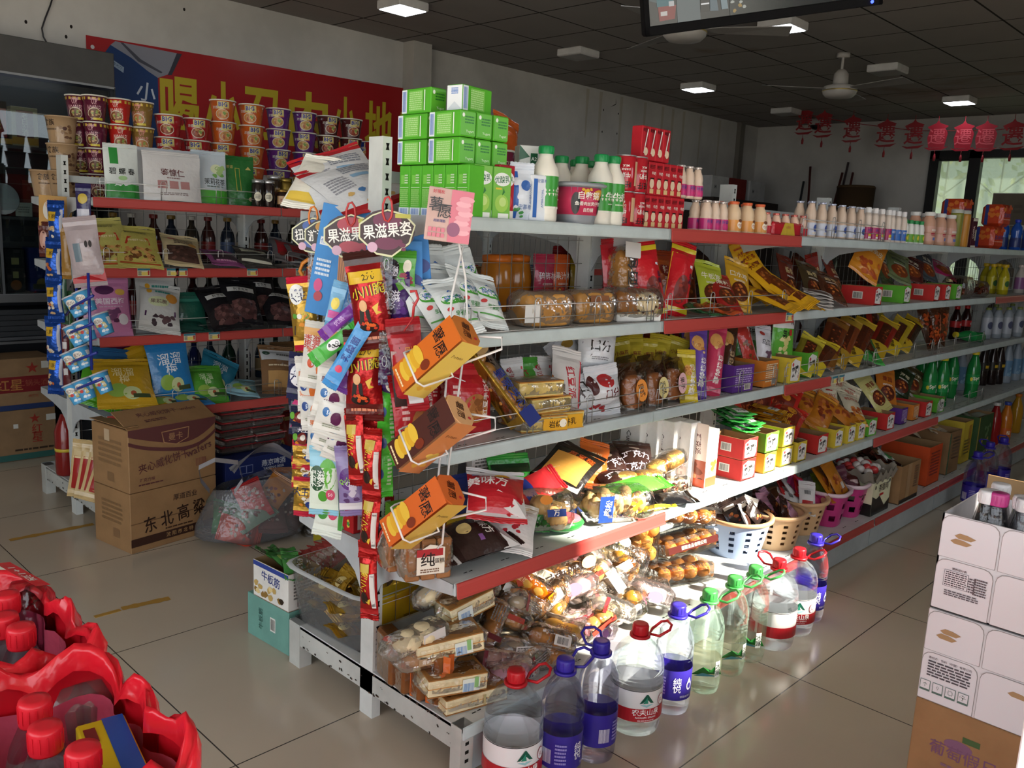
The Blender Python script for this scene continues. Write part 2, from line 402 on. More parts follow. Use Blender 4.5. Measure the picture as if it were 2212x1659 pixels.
# ---- ceiling fans ----
def fan(loc,zb,angs,lab):
 W='paint:#b9b4ad';drop=CZ-zb
 rod=MB().lathe([(.05,-.03),(.05,0)],W,14);rod.tube([(0,0,0),(0,0,-drop+.1)],.012,W,8)
 can=MB().lathe([(.03,-drop+.16),(.055,-drop+.13),(.06,-drop+.04)],W,16)
 mot=MB().lathe([(.04,-drop-.055),(.1,-drop-.045),(.125,-drop-.02),(.13,-drop+.012),(.12,-drop+.035),(.05,-drop+.05)],W,24)
 mot.lathe([(.131,-drop-.004),(.131,-drop+.004)],'steel:#d9c27a',24)
 ps=[('down_rod',rod),('canopy',can),('motor',mot)]
 for a in angs:
  bl=MB();T=Matrix.Rotation(radians(a),4,'Z');z=-drop+.015
  bl.add([T@Vector(p)for p in((.1,-.03,z),(.2,-.05,z+.006),(.6,-.065,z+.012),(.6,.065,z-.012),(.2,.05,z-.006),(.1,.03,z))]+[T@Vector((p[0],p[1],p[2]-.004))for p in((.1,-.03,z),(.2,-.05,z+.006),(.6,-.065,z+.012),(.6,.065,z-.012),(.2,.05,z-.006),(.1,.03,z))],[(0,1,2,3,4,5),(11,10,9,8,7,6)]+[(i,6+i,6+(i+1)%6,(i+1)%6)for i in range(6)],'paint:#8f8b86')
  ps.append(('blade',bl))
 thing('ceiling_fan',ps,RT((loc[0],loc[1],CZ)),lab,'ceiling fan','ceiling fans')
fan((5.371,1.261,2.6),2.62,(137,10,-105),'white ceiling fan with three blades hanging in front of the far wall')
fan((3.08,1.19,2.6),2.62,(-55,65,185),'white ceiling fan mostly hidden behind the hanging television')
p=(8.687,3.033,2.902)
thing('dome_camera',[('housing',MB().lathe([(.075,-.07),(.085,-.04),(.085,0)],'paint:#c9c6c1',20)),('dome_lens',MB().lathe([(.001,-.125),(.04,-.115),(.065,-.09),(.07,-.07)],'gloss:#101014',20))],RT(p),'round dome security camera on the ceiling between red hangings','camera')
# ---- television ----
A_,B_=Vector((0.829,-0.198,2.022)),Vector((1.341,-0.696,2.153))
ux=(B_-A_).normalized();up=(Vector((0,0,1))-ux*ux.z).normalized();nn=ux.cross(up)
up=(up*cos(radians(12))-nn*sin(radians(12))*-1).normalized();nn=ux.cross(up).normalized()
T=Matrix(((ux.x,up.x,nn.x,A_.x),(ux.y,up.y,nn.y,A_.y),(ux.z,up.z,nn.z,A_.z),(0,0,0,1)))
L_=(B_-A_).length;H_=.44
cs=MB().box((L_/2,H_/2,-.03),(L_,H_,.06),'matte:#0a0a0c',bev=.006)
for c,d in(((L_/2,.014,.002),(L_,.028,.012)),((L_/2,H_-.01,.002),(L_,.02,.012)),((.008,H_/2,.002),(.016,H_,.012)),((L_-.008,H_/2,.002),(.016,H_,.012))):cs.box(c,d,'matte:#08080a',bev=.003)
sc=MB().box((L_/2,H_/2,.001),(L_-.03,H_-.05,.002),'screen:#1a2022')
fn=plane((0,.028,.002),(1,0,0),(0,1,0));W_=L_-.016
sc.draw(fn,[('p',[(.018,.02),(.06,.0),(.02,.002)],'screen:#101517'),('p',[(.02,.38),(.018,.07),(.045,.06),(.055,.16),(.05,.38)],'screen:#41555a'),('p',[(.045,.01),(.092,.012),(.098,.05),(.043,.05)],'screen:#8e2f2c'),('p',[(.04,.05),(.09,.05),(.092,.38),(.04,.38)],'screen:#2a6a74'),('r',.06,.03,.02,.012,'screen:#d8d2cc'),('r',.084,.055,.016,.014,'screen:#c9c9c9'),('p',[(.1,.0),(.17,.0),(.165,.38),(.1,.38)],'screen:#59666a'),('p',[(.17,.02),(.2,.02),(.19,.1),(.175,.1)],'screen:#0a0d10'),('p',[(.2,.02),(.225,.018),(.215,.1),(.2,.1)],'screen:#5a6f7a'),('p',[(.235,.02),(.255,.02),(.24,.12),(.225,.12)],'screen:#7f949c'),('p',[(.26,.0),(.45,.0),(.45,.38),(.25,.38)],'screen:#15211f'),('p',[(.36,.06),(.64,.03),(.66,.05),(.38,.1)],'screen:#9aa6a0'),('r',.185,.042,.025,.004,'screen:#ffffff'),('x',.28,.06,.06,.1,9,['screen:#a8873c','screen:#3f5f46','screen:#b9bdb4'],.006,3)])
br=MB().box((L_/2,H_*.6,-.09),(.2,.2,.06),'paint:#3a3a3c');br.tube([(L_/2,H_*.6,-.1),(L_/2,.9,-.2)],.02,'paint:#3a3a3c',8)
led=MB().blob((L_-.035,.012,.01),(.005,.005,.003),'glow:#2a3cff')
thing('television',[('casing',cs),('screen',sc),('ceiling_bracket',br),('power_light',led)],T,'black flat television hanging from the ceiling showing security camera views','television')
# ---- cable, banner, hangings ----
pts=[(0.537,4,2.673),(0.522,4,2.626),(0.49,4,2.546),(0.469,4,2.484),(0.475,4,2.438),(0.491,4,2.409),(0.5,4,2.376)]
tag(MB().tube(pts,.005,'plastic:#2c2a2c').obj('wall_cable'),'thin black cable hanging down the white wall above the dark cabinet','cable')
bn=MB();y=WY-.012
fnb=lambda x,z,l:(x,y-.0014*l+.001*sin(x*9),z+.018*(x-.72))
RED='#a81f22';YE='#c9b22e'
bn.sheet(lambda u,v:fnb(.723+u*2.79,1.72+v*.775,0),40,3,RED)
X0=lambda px,py:0
bn.draw(fnb,[('p',[(.80,1.75),(1.17,1.75),(1.168,2.3),(1.1,2.335),(1.0,2.4),(.87,2.46),(.80,2.36)],'#173a6e'),('p',[(.87,2.46),(1.0,2.4),(1.1,2.335),(1.168,2.3),(1.235,2.33),(1.31,2.475),(.9,2.487)],'#8d8d97'),('p',[(1.235,2.325),(1.262,2.33),(1.335,2.475),(1.3,2.475)],'#3a3b45'),('p',[(.93,2.485),(.95,2.485),(1.06,2.4),(1.2,2.34),(1.19,2.33),(1.04,2.385)],'#4a4b55'),('p',[(.85,2.39),(.95,2.335),(.945,2.3),(.845,2.355)],'#9fb4c9'),('t','百年大刀',.9,2.345,.02,'#1b3a66',0,-28),('t','小',1.09,2.2,.13,'#d5dbe4',.01,-8),('t','刀',1.06,2.03,.13,'#d5dbe4',.01)])
for ch,px,w in(('喝',1.315,.27),('小',1.63,.27),('刀',1.92,.28),('内',2.32,.34),('小',2.65,.22),('地',2.98,.28),('方',3.31,.24)):
 bn.draw(fnb,[('t',ch,px,2.13+.02*(px-1.3),.42,YE,.05,0,w)])
bn.draw(fnb,[('e',.76,2.43,.012,.012,'gloss:#d8d8d8'),('e',3.47,2.44,.01,.01,'gloss:#d8d8d8')])
tag(bn.obj('wall_banner'),'long red wall banner with large yellow characters and blue bottle picture','banner')
st=MB().tube([(8.0,2.95,2.9),(8.0,2.82,2.86),(8.0,2.28,2.74),(8.0,1.6,2.63),(8.0,.9,2.6),(8.0,.3,2.66),(8.0,-.4,2.9)],.004,'matte:#8a1f22')
tag(st.obj('hanging_string'),'thin red string strung below the ceiling carrying paper charms','string')
def charm(m,solid):
 g=MB();f_=plane((0,0,0),(0,-1,0),(0,0,1),(-1,0,0),.0015)
 its=[('t','遷' if not solid else '■',0,0,.2,m,.02),('p',[(-.115,-.105),(-.06,-.135),(.06,-.135),(.12,-.1),(.05,-.11),(-.05,-.115)],m),('p',[(-.02,.13),(0,.16),(.02,.13),(.1,.1),(.08,.08),(-.08,.075),(-.1,.095)],m)]
 if solid:its[0]=('p',[(-.07,-.11),(.08,-.11),(.1,.03),(.06,.1),(-.06,.1),(-.09,-.01)],m);its.append(('t','遷',0,0,.17,'#e0606a',.0))
 g.draw(f_,its);
 g.tube([(0,0,.1),(0,0,.2)],.003,m,4)
 tl=MB().tube([(0,0,-.13),(0,.004,-.17)],.003,m,4);tl.lathe([(.012,-.24),(.014,-.2),(.006,-.17)],m,8)
 return g.mesh('paper_charm'),tl.mesh('tassel')
c1,c2=charm('#8e2428',0),charm('#b02c3a',1)
for i,(q,so)in enumerate(zip(((8,2.835,2.788),(8,2.608,2.747),(8,2.278,2.683),(8,1.909,2.623),(8,1.623,2.597),(8,1.393,2.574),(8,1.142,2.559),(8,0.939,2.551),(8,0.699,2.554)),(0,0,0,0,0,1,1,1,0))):
 r=thing('paper_charm',[('paper_cut',c2[0]if so else c1[0]),('tassel',c2[1]if so else c1[1])],RT((q[0]-.01,q[1],q[2]-.01),(0,0,6*sin(i*3))),'red paper-cut lucky charm with tassel, %s from the left on the string'%ORD[i+1],'paper decoration','red paper charms on the string')
# ---- shelving ----
GREY='paint:#c3c8c6';STRIP='paint:#c4d0d0';REDS='plastic:#bd4b45';WIRE='steel:#c9c9c6';DARK='matte:#15130f'
def post(h,w=.03,d=.06):
 b=MB();b.box((w/2,d/2,h/2),(w,d,h),'paint:#d2d5d1')
 for face,sg in((-1,-1),(1,1)):
  yy=-.0008 if face<0 else d+.0008
  z=.2
  while z<h-.02:
   b.add([(w*.3,yy,z-.009),(w*.7,yy,z-.009),(w*.6,yy,z),(w*.7,yy,z+.009),(w*.3,yy,z+.009),(w*.4,yy,z)],[(0,1,2,3,4,5)if face<0 else(5,4,3,2,1,0)],DARK)
   z+=.0385
 return b
def wire_guard(w,y0,h=.07):
 b=MB();r=.0016
 b.tube([(.03,y0,.002),(.03,y0,h),(w-.03,y0,h),(w-.03,y0,.002)],r,WIRE,4)
 b.tube([(.03,y0,h*.5),(w-.03,y0,h*.5)],r,WIRE,4);b.tube([(.03,y0,.004),(w-.03,y0,.004)],r,WIRE,4)
 n=3
 for i in range(n+1):
  x=.055+(w-.11)*i/n
  b.tube([(x-.012,y0,.002),(x-.012,y0,h+.01),(x-.006,y0,h+.018),(x+.006,y0,h+.018),(x+.012,y0,h+.01),(x+.012,y0,.002)],r,WIRE,4)
 return b
def bracket(d,s):
 ys=[0,0,-d,-d]if s<0 else[.06,.06,.06+d,.06+d]
 zs=[-.085,0,0,-.032]
 k=d/.33;sg=-1 if s<0 else 1;y0=ys[0]
 poly=[(y0,0),(y0+sg*d,0),(y0+sg*d,-.03),(y0+sg*d*.55,-.048),(y0+sg*d*.25,-.068),(y0+sg*d*.1,-.1),(y0,-.15)]
 b=MB();n=len(poly)
 vs=[(-.001,p[0],p[1])for p in poly]+[(.003,p[0],p[1])for p in poly]
 b.add(vs,[tuple(range(n)),tuple(range(2*n-1,n-1,-1))]+[(i,n+i,n+(i+1)%n,(i+1)%n)for i in range(n)],'paint:#b9bec0')
 return b
def shelf_board(w,d,s,m=STRIP):
 b=MB();y0=0 if s<0 else .06;sg=s
 b.box((w/2,y0+sg*d/2,-.006),(w,d,.012),'paint:#c9cccb')
 f=y0+sg*d;pr=[(0,.002),(.004,0),(.006,-.006),(.008,-.028),(.006,-.032),(0,-.032)]
 vs=[];n=len(pr)
 for x in(.003,w-.003):vs+=[(x,f+sg*p[0],p[1])for p in pr]
 b.add(vs,[(i,i+1,n+i+1,n+i)for i in range(n-1)]+[tuple(range(n)),tuple(range(2*n-1,n-1,-1))],m)
 for i in range(int(w/.14)):
  for dx in(0,.012):b.add([(.07+i*.14+dx*1.6+u,f-sg*(.035+v),.0006)for u,v in((0,0),(.013,0),(.013,.004),(0,.004))],[(0,1,2,3)],DARK)
 return b
def red_strip(x0,x1,d,s=-1,m=REDS,h=.036):
 b=MB();sg=s;f=(0 if s<0 else .06)+sg*(d+.0085)
 pr=[(0,.004),(.004,.003),(.006,-.004),(.007,-h+.004),(.011,-h),(.009,-h-.002),(.004,-h+.002),(.002,-.002)];n=len(pr);vs=[]
 for x in(x0,x1):vs+=[(x,f+sg*p[0],p[1])for p in pr]
 return b.add(vs,[(i,(i+1)%n,n+(i+1)%n,n+i)for i in range(n)]+[tuple(range(n)),tuple(range(2*n-1,n-1,-1))],m)
def price_tag(x,d,top='#3f7f92'):
 b=MB();f=-(d+.018)
 b.box((x,f,-.014),(.055,.0015,.034),'#dcd6b8');fn=plane((x,f-.001,-.014),(1,0,0),(0,0,1))
 return b.draw(fn,[('r',0,.012,.055,.009,top,1),('r',.004,-.006,.03,.014,'#e6d06a',1),('p',[(.017,-.012),(.023,-.012),(.023,0),(.026,0),(.02,.009),(.014,0),(.017,0)],'#b8342e'),('l',-.018,-.004,.014,.018,4,'#5b5b55')])
BAY=.886
def rack(name,loc,bays,zs,ds,rear,base_d,hp,lab,reds,guards,tags,base_h=.1485,meshes=True,extra=()):
 root=put(name,None,None,RT(loc));tag(root,lab,'shelf unit')
 pm=post(hp).mesh('upright_post')
 for i in range(bays+1):put('upright_post',pm,root,RT((i*BAY-(0 if i==0 else .015),0,0)))
 OW='paint:#b9bab4'
 leg=MB();leg.box((.02,-base_d+.02,base_h/2),(.045,.04,base_h),OW)
 for z in(.03,.055,.08):leg.box((.02,-base_d-.0008,z+.02),(.012,.001,.009),DARK)
 leg2=MB();leg2.box((.02,.06+base_d-.03,base_h/2),(.045,.06,base_h),OW)
 bm=MB();bm.box((.008,.03,base_h-.038),(.016,2*base_d+.02,.068),OW)
 fn=plane((-.0005,.03,base_h-.038),(0,-1,0),(0,0,1));rr=random.Random(3)
 for q in range(46):
  bm.draw(fn,[('x',(rr.random()-.5)*2*base_d,rr.choice((-.031,-.027,-.02,.03,.005)),.01,.005,2,['matte:#4a3a2f','matte:#2c2521'],rr.uniform(.0015,.005),q)])
 lm,l2,bmm=leg.mesh('base_leg'),leg2.mesh('base_leg'),bm.mesh('base_beam')
 for i in range(bays+1):
  x=i*BAY-(0 if i==0 else .015)
  for nm,me in(('base_leg',lm),('base_leg',l2),('base_beam',bmm)):
   if i in(0,bays):put(nm,me,root,RT((x,0,0)))
 pan=MB().box((BAY/2,-base_d+.012,base_h/2-.02),(BAY-.006,.006,base_h-.052),'paint:#a9b1b4').mesh('base_panel')
 bs=shelf_board(BAY,base_d,-1).mesh('base_shelf');bs2=shelf_board(BAY,base_d,1).mesh('base_shelf')
 for i in range(bays):
  put('base_panel',pan,root,RT((i*BAY+.005,0,0)));put('base_shelf',bs,root,RT((i*BAY,0,base_h)));put('base_shelf',bs2,root,RT((i*BAY,0,base_h)))
 for k,(z,d)in enumerate(zip(zs,ds)):
  sb=shelf_board(BAY,d,-1).mesh('shelf');bk=bracket(d,-1).mesh('bracket')
  for i in range(bays):
   s=put('shelf',sb,root,RT((i*BAY,0,z)))
   put('bracket',bk,s,RT((0,0,0)));put('bracket',bk,s,RT((BAY-.004,0,0)))
   if(k,i)in reds:
    a,c=reds[(k,i)];put('price_strip',red_strip(a,c,d).mesh('price_strip'),s)
   if(k,i)in guards:put('wire_guard',wire_guard(BAY,-d+.008).mesh('wire_guard'),s)
   for tx in tags.get((k,i),()):put('price_tag',price_tag(tx,d).mesh('price_tag'),s)
 for z,d in rear:
  sb=shelf_board(BAY,d,1).mesh('shelf');bk=bracket(d,1).mesh('bracket')
  for i in range(bays):
   s=put('shelf',sb,root,RT((i*BAY,0,z)))
   put('bracket',bk,s);put('bracket',bk,s,RT((BAY-.004,0,0)))
 mb=MB();top=zs[0]-.04
 for i in range(16):mb.tube([(.05+i*(BAY-.09)/15,.03,base_h+.02),(.05+i*(BAY-.09)/15,.03,top)],.0013,WIRE,4)
 n=int((top-base_h)/.075)
 for j in range(n+1):mb.tube([(.03,.0285,base_h+.03+j*(top-base_h-.04)/n),(BAY-.02,.0285,base_h+.03+j*(top-base_h-.04)/n)],.0013,WIRE,4)
 me=mb.mesh('wire_back')
 rl=MB().box((BAY/2,.03,0),(BAY-.03,.012,.03),'paint:#c3c8c6').mesh('cross_rail')
 for i in range(bays):
  if meshes:put('wire_back',me,root,RT((i*BAY,0,0)))
  put('cross_rail',rl,root,RT((i*BAY,0,hp-.1)));put('cross_rail',rl,root,RT((i*BAY,0,base_h+.1)))
 return root
ZA=(1.452,1.161,.866,.528);DA=(.296,.295,.289,.33)
R_=(.004,BAY-.004)
rackA=rack('shelf_unit',(0,0,0),7,ZA,DA,((1.452,.33),(1.161,.33),(.866,.33),(.528,.33)),.385,1.65,'long grey double-sided shop shelf unit in the middle packed with snacks',{(0,1):R_,(1,1):R_,(2,2):(.004,.42),(3,0):(.004,.93),(3,3):R_,(1,5):R_},{(1,0),(1,1),(2,0),(2,1),(2,2),(2,3),(2,4),(0,2),(3,4)},{(1,1):[.84],(2,2):[.45,.52]},meshes=True)
bst=MB();
for i in(2,3,4,5):
 s=red_strip(i*BAY-(.55 if i==2 else 0),(i+1)*BAY-.02,.385,-1,'plastic:#a8413c',.03);put('price_strip',s.mesh('price_strip'),rackA,RT((0,0,.1485)))
s=red_strip(3.02*BAY,4.9*BAY,.33,-1,'plastic:#a8413c',.028)
ZB=(1.477,1.183,.886,.552);DB=(.333,.344,.348,.403)
rackB=rack('shelf_unit',(-.0213,2.3,0),4,ZB,DB,((1.477,.36),(1.183,.36),(.886,.36),(.552,.36)),.41,1.66,'grey double-sided shop shelf unit on the left with red price strips',{(k,i):R_ for k in range(4)for i in range(4)},{(k,i)for k in range(4)for i in range(4)},{(1,0):[.20,.33,.37,.72],(2,0):[.4,.52],(1,1):[.1,.5]})
# ---- makers for the goods ----
def T_(loc,yaw=0,lean=0,roll=0,up=0):
 return Matrix.Translation(loc)@Matrix.Rotation(radians(yaw),4,'Z')@Matrix.Rotation(radians(-lean),4,'X')@Matrix.Rotation(radians(roll),4,'Y')@Matrix.Translation((0,0,-up))
PC={}
def pouch(w,h,t,base,draw=(),bands=(),seal=None,kind='pillow',seed=0,sh=.018,back=None,sealm=None):
 key=('pouch',w,h,t,base,repr(draw),repr(bands),kind,seed,sh)
 if key in PC:return PC[key]
 nu,nv=10,14;sv=sh/h
 def th(u,v):
  e=max(0,sin(pi*u))**.62
  if kind=='stand':q=(min(1,(1-v)*1.35))**.8*(1 if v>.04 else .9)
  elif kind=='flat':q=max(0,sin(pi*min(max((v-sv)/(1-2*sv),0),1)))**.3
  else:q=max(0,sin(pi*min(max((v-sv)/(1-2*sv),0),1)))**.5
  return t/2*e*q+.0008
 def pos(u,v,sg):
  k=1-(.07*sin(pi*v)if kind=='pillow' else .015*sin(pi*v))
  n1=noise.noise((u*3.1+seed*5.3,v*3.7,sg*2+seed));n2=noise.noise((u*9+seed,v*8,sg+seed*2.1))
  return((u-.5)*w*k+.01*w*n1,sg*(th(u,v)*(1+.16*n1+.1*n2))+.012*t*n2,v*h+(.01*h*n1 if .02<v<.98 else 0))
 b=MB()
 def bm(j):
  v=(j+.5)/nv
  for a,c,m in bands:
   if a<=v<c:return m
  return base
 for j in range(nv):
  for sg in(-1,1):
   m=bm(j)if sg<0 or back is None else back
   b.sheet(lambda u,v:pos(u,(j+v)/nv,sg),nu,1,m,True,None,sg>0)
 G=[[Vector(pos(i/nu,j/nv,-1))for i in range(nu+1)]for j in range(nv+1)]
 def fn(x,y,l):
  a=min(max(x/w+.5,0),1)*nu;c=min(max(y/h,0),1)*nv;i=min(int(a),nu-1);j=min(int(c),nv-1);a-=i;c-=j
  p=(G[j][i]*(1-a)+G[j][i+1]*a)*(1-c)+(G[j+1][i]*(1-a)+G[j+1][i+1]*a)*c
  return(p.x,p.y-.0005-.0005*l,p.z)
 b.draw(fn,[(*q[:6],16)if q[0]=='r' and q[3]>.03 and q[4]>.012 else q for q in draw])
 me=b.mesh('bag_body')
 parts=[('bag_body',me)]
 if kind!='stand' or True:
  for z0,sgn in(((0,-1),)if kind!='stand' else())+((h,1),):
   s=MB();rows=5;sm=sealm or(bands and(bands[0][2]if sgn<0 else bands[-1][2])if bands and(bands[0][0]<=0 if sgn<0 else bands[-1][1]>=1)else base)
   z=[0,sh]
   s.sheet(lambda u,v:((u-.5)*w,.0012*(1 if int(v*rows+.5)%2 else-1)+.003*sin(u*7+seed),z0+sgn*sh*v+.0015*(int(u*14+.5)%2)*(1 if v>.95 else 0)),14,rows,sm,False,None,False)
   parts.append(('crimped_seal',s.mesh('crimped_seal')))
 PC[key]=parts
 return parts
def goods(name,parts,T,label,cat,group=None):return thing(name,parts,T,label,cat,group)
def carton(w,d,h,m,front=(),left=(),top=(),right=(),bev=.002,oct_=0,back=()):
 key=('carton',w,d,h,m,repr(front),repr(left),repr(top),repr(right),oct_)
 if key in PC:return PC[key]
 b=MB()
 if oct_:b.prism([(-w/2+oct_,-d/2),(w/2-oct_,-d/2),(w/2,-d/2+oct_),(w/2,d/2-oct_),(w/2-oct_,d/2),(-w/2+oct_,d/2),(-w/2,d/2-oct_),(-w/2,-d/2+oct_)],0,h,m)
 else:b.box((0,0,h/2),(w,d,h),m,bev=bev)
 b.draw(plane((0,-d/2,0),(1,0,0),(0,0,1)),front)
 b.draw(plane((-w/2,0,0),(0,-1,0),(0,0,1)),left)
 b.draw(plane((w/2,0,0),(0,1,0),(0,0,1)),right)
 b.draw(plane((0,0,h),(1,0,0),(0,1,0)),top)
 PC[key]=[('carton',b.mesh('carton'))]
 return PC[key]
def prof_r(prof):
 def f(z):
  for(r0,z0),(r1,z1)in zip(prof,prof[1:]):
   if z0<=z<=z1 and z1>z0:return r0+(r1-r0)*(z-z0)/(z1-z0)
  return prof[-1][0]
 return f
def cyl(rf):return lambda x,y,l:(lambda r:((r+.0006*l)*cos(-pi/2+x/max(r,.004)),(r+.0006*l)*sin(-pi/2+x/max(r,.004)),y))(rf(y))
def bottle(prof,body,capm,caph,capr,label=None,n=20,extra=None,handle=None,sq=0,ribs=True):
 key=('bottle',repr(prof),body,capm,caph,repr(label),handle)
 if key in PC:return PC[key]
 b=MB().lathe(prof,body,n,sq=sq);zt=prof[-1][1];rf=prof_r(prof)
 c=MB();k=18
 pr=[]
 for i in range(k):pass
 c.lathe([(capr*.97,zt-.004),(capr,zt-.002),(capr,zt+caph*.85),(capr*.93,zt+caph),(capr*.5,zt+caph*1.01)],capm,18)
 for i in range(14):
  a=2*pi*i/14
  c.box((0,0,0),(.0012,.0016,caph*.7),capm,Matrix.Translation((capr*cos(a),capr*sin(a),zt+caph*.42))@Matrix.Rotation(a,4,'Z'))
 parts=[('bottle_body',b.mesh('bottle_body')),('cap',c.mesh('cap'))]
 if label:
  z0,z1,m,dr=label;l=MB();nz=6
  if m is None:l.draw(cyl(lambda z:rf(z)*1.02),dr)
 if label and m is None:parts.append(('label',l.mesh('label')))
 elif label:
  l.lathe([(rf(z0+(z1-z0)*i/nz)*(1.012 if not sq else 1.012),z0+(z1-z0)*i/nz)for i in range(nz+1)],m,28,sq=sq)
  l.f.pop();l.fm.pop();l.fs.pop();l.f.pop();l.fm.pop();l.fs.pop()
  l.draw(cyl(lambda z:rf(z)*1.02),dr)
  parts.append(('label',l.mesh('label')))
 if handle:
  hd=MB();hd.lathe([(capr+.003,zt-.012),(capr+.007,zt-.012),(capr+.007,zt-.005),(capr+.003,zt-.005)],handle,18)
  R=capr+.006
  hd.tube([(R,0,zt-.009),(R+.02,-.024,zt-.006),(R+.05,-.028,zt+.012),(R+.062,-.014,zt+.02),(R+.062,.014,zt+.02),(R+.05,.028,zt+.012),(R+.02,.024,zt-.006)],.0042,handle,7,closed=True)
  parts.append(('handle',hd.mesh('handle')))
 PC[key]=parts
 return parts
def noodle_cup(r0,r1,h,m,draw,lid='card:#e9e4d8'):
 key=('cup',r0,r1,h,m,repr(draw))
 if key in PC:return PC[key]
 prof=[(r0,0),(r0*1.0,.004),(r0+(r1-r0)*.5,h*.5),(r1,h-.003)]
 b=MB().lathe(prof,m,24);b.draw(cyl(prof_r(prof)),draw)
 l=MB().lathe([(r1,h-.004),(r1+.003,h-.003),(r1+.003,h+.002),(r1-.002,h+.003),(.01,h+.001)],lid,24)
 PC[key]=[('cup_body',b.mesh('cup_body')),('lid',l.mesh('lid'))]
 return PC[key]
def tray_box(w,d,h,m,front=(),left=(),hb=None):
 hb=hb or h;key=('tray',w,d,h,m,hb,repr(front),repr(left))
 if key in PC:return PC[key]
 t=.003;b=MB();inn='card:#9a7a55'
 b.box((0,0,t/2),(w,d,t),inn)
 def wall(p,q,h0,h1,nx,ny):
  vs=[(*p,0),(*q,0),(*q,h1),(*p,h0)];ins=[(x+nx*t,y+ny*t,z)for x,y,z in vs]
  b.add(vs,[(0,1,2,3)],m);b.add(ins,[(3,2,1,0)],inn);b.add([vs[3],vs[2],ins[2],ins[3]],[(0,1,2,3)],inn)
 wall((-w/2,-d/2),(w/2,-d/2),h,h,0,1);wall((w/2,-d/2),(w/2,d/2),h,hb,-1,0)
 wall((w/2,d/2),(-w/2,d/2),hb,hb,0,-1);wall((-w/2,d/2),(-w/2,-d/2),hb,h,1,0)
 b.draw(plane((0,-d/2,0),(1,0,0),(0,0,1)),front);b.draw(plane((-w/2,0,0),(0,-1,0),(0,0,1)),left)
 PC[key]=[('display_carton',b.mesh('display_carton'))]
 return PC[key]
def wrapped(food,w,d,h,wrap='wrap:#f4f1ea',lab=None,puff=1.12,seed=0):
 b=MB();n=14
 def fn(u,v):
  a=2*pi*v;x=(u-.5)*w*1.28;e=min(1,max(0,(1-abs(u-.5)*2)/.26))**.5
  k=1+.09*noise.noise((u*6+seed,cos(a)*1.5,sin(a)*1.5))
  cy=cos(a);sy=sin(a);q=(abs(cy)**4+abs(sy)**4)**-.25
  return(x,d/2*puff*cy*q*k*(.25+.75*e)*(1 if e>0 else .9),max(.001,h/2+h/2*puff*sy*q*k*max(e,.03)))
 b.sheet(fn,12,n,wrap)
 if lab:b.draw(lambda x,y,l:(x,-d/2*puff*1.02-.0006*l,y),lab)
 return[('food',food.mesh('food')if isinstance(food,MB)else food),('wrapper',b.mesh('wrapper'))]
def loaf(w,d,h,crust,n=1,seed=0,side=None):
 b=MB()
 for i in range(n):
  b.blob((-w/2+w*(i+.5)/n,0,h/2),(w/n/2*1.06,d/2,h/2),crust,None,16,10,.1,seed+i,p=3.2)
 return b
def slab(w,d,h,cream,crust,line=True):
 b=MB();b.box((0,0,h*.5),(w,d,h*.94),cream,bev=.003);b.box((0,0,h*.965),(w*1.005,d*1.005,h*.07),crust,bev=.002);b.box((0,0,h*.03),(w,d,h*.05),crust)
 if line:b.box((0,0,h*.5),(w*1.004,d*1.004,h*.05),'bake:#d79a4e')
 return b
# ---- top shelf of the middle unit ----
z1=1.452
G1='card:#58b42e';GW='#dfe9dc'
def gface(w,h):return[('r',0,h*.56,w*.8,h*.012,'#cfe4bf',1),('l',0,h*.35,w*.75,h*.36,9,'#9fd07a'),('r',0,h*.08,w*.96,h*.15,'#e8eef4',1),('b',0,h*.075,w*.7,h*.12,'#5b86cf'),('r',-w*.12,h*.72,w*.34,h*.18,'#79c34e',1),('l',w*.2,h*.73,w*.3,h*.2,4,'#cfe4bf')]
milkv=carton(.043,.052,.125,G1,gface(.043,.125),gface(.043,.125))
def apple(w,h):return[('r',0,h*.5,w*.98,h*.98,'#7cc04a',1),('e',0,h*.76,w*.46,h*.13,'#f2f6f2'),('t','优酸乳',0,h*.76,.018,'#1f6b3c',.01,6),('e',0,h*.3,w*.38,h*.17,'#a6d65a'),('e',w*.05,h*.33,w*.2,h*.09,'#c9e88a'),('p',[(0,h*.45),(w*.08,h*.6),(w*.16,h*.52)],'#2f7d36'),('r',-w*.2,h*.58,w*.34,h*.035,'#e6c93a',1),('r',w*.1,h*.06,w*.6,h*.1,'#eef3ec',1)]
applec=carton(.062,.05,.128,G1,apple(.062,.128),gface(.05,.128))
lie=carton(.05,.115,.062,G1,[('r',0,.031,.048,.055,'#63b837',1),('l',.004,.04,.03,.02,3,'#2f7d2f'),('t','Yogurt',.006,.012,.009,'#d8ecc8',.01),('e',-.016,.05,.004,.005,'#eef6e8')],[('r',-.047,.031,.02,.058,'#e8eef4',1),('b',-.047,.031,.014,.05,'#5b86cf'),('r',.0,.031,.055,.05,'#7fca55',1),('l',-.002,.031,.05,.045,9,'#b9e09a'),('r',.034,.031,.004,.05,'#e8f2e0',1)])
side6=carton(.115,.05,.062,G1,[('r',-.047,.031,.02,.058,'#e8eef4',1),('b',-.047,.031,.014,.05,'#5b86cf'),('r',.0,.031,.055,.05,'#7fca55',1),('l',-.002,.031,.05,.045,9,'#b9e09a')],[('r',0,.031,.048,.058,'#eef1f4',1),('p',[(-.024,.002),(0,.022),(.024,.002)],'#d5dae2'),('r',0,.047,.022,.014,'#3f74c4',1),('l',0,.047,.024,.012,4,'#e8eef4')])
GRPM='green yogurt cartons at the end of the top shelf'
k=0
for i in range(6):
 goods('yogurt_carton',milkv,RT((.064,-.045-i*.045,z1),(0,0,-90)),'upright green yogurt carton showing its narrow side, %s from the shelf post'%ORD[i+1],'drink carton',GRPM)
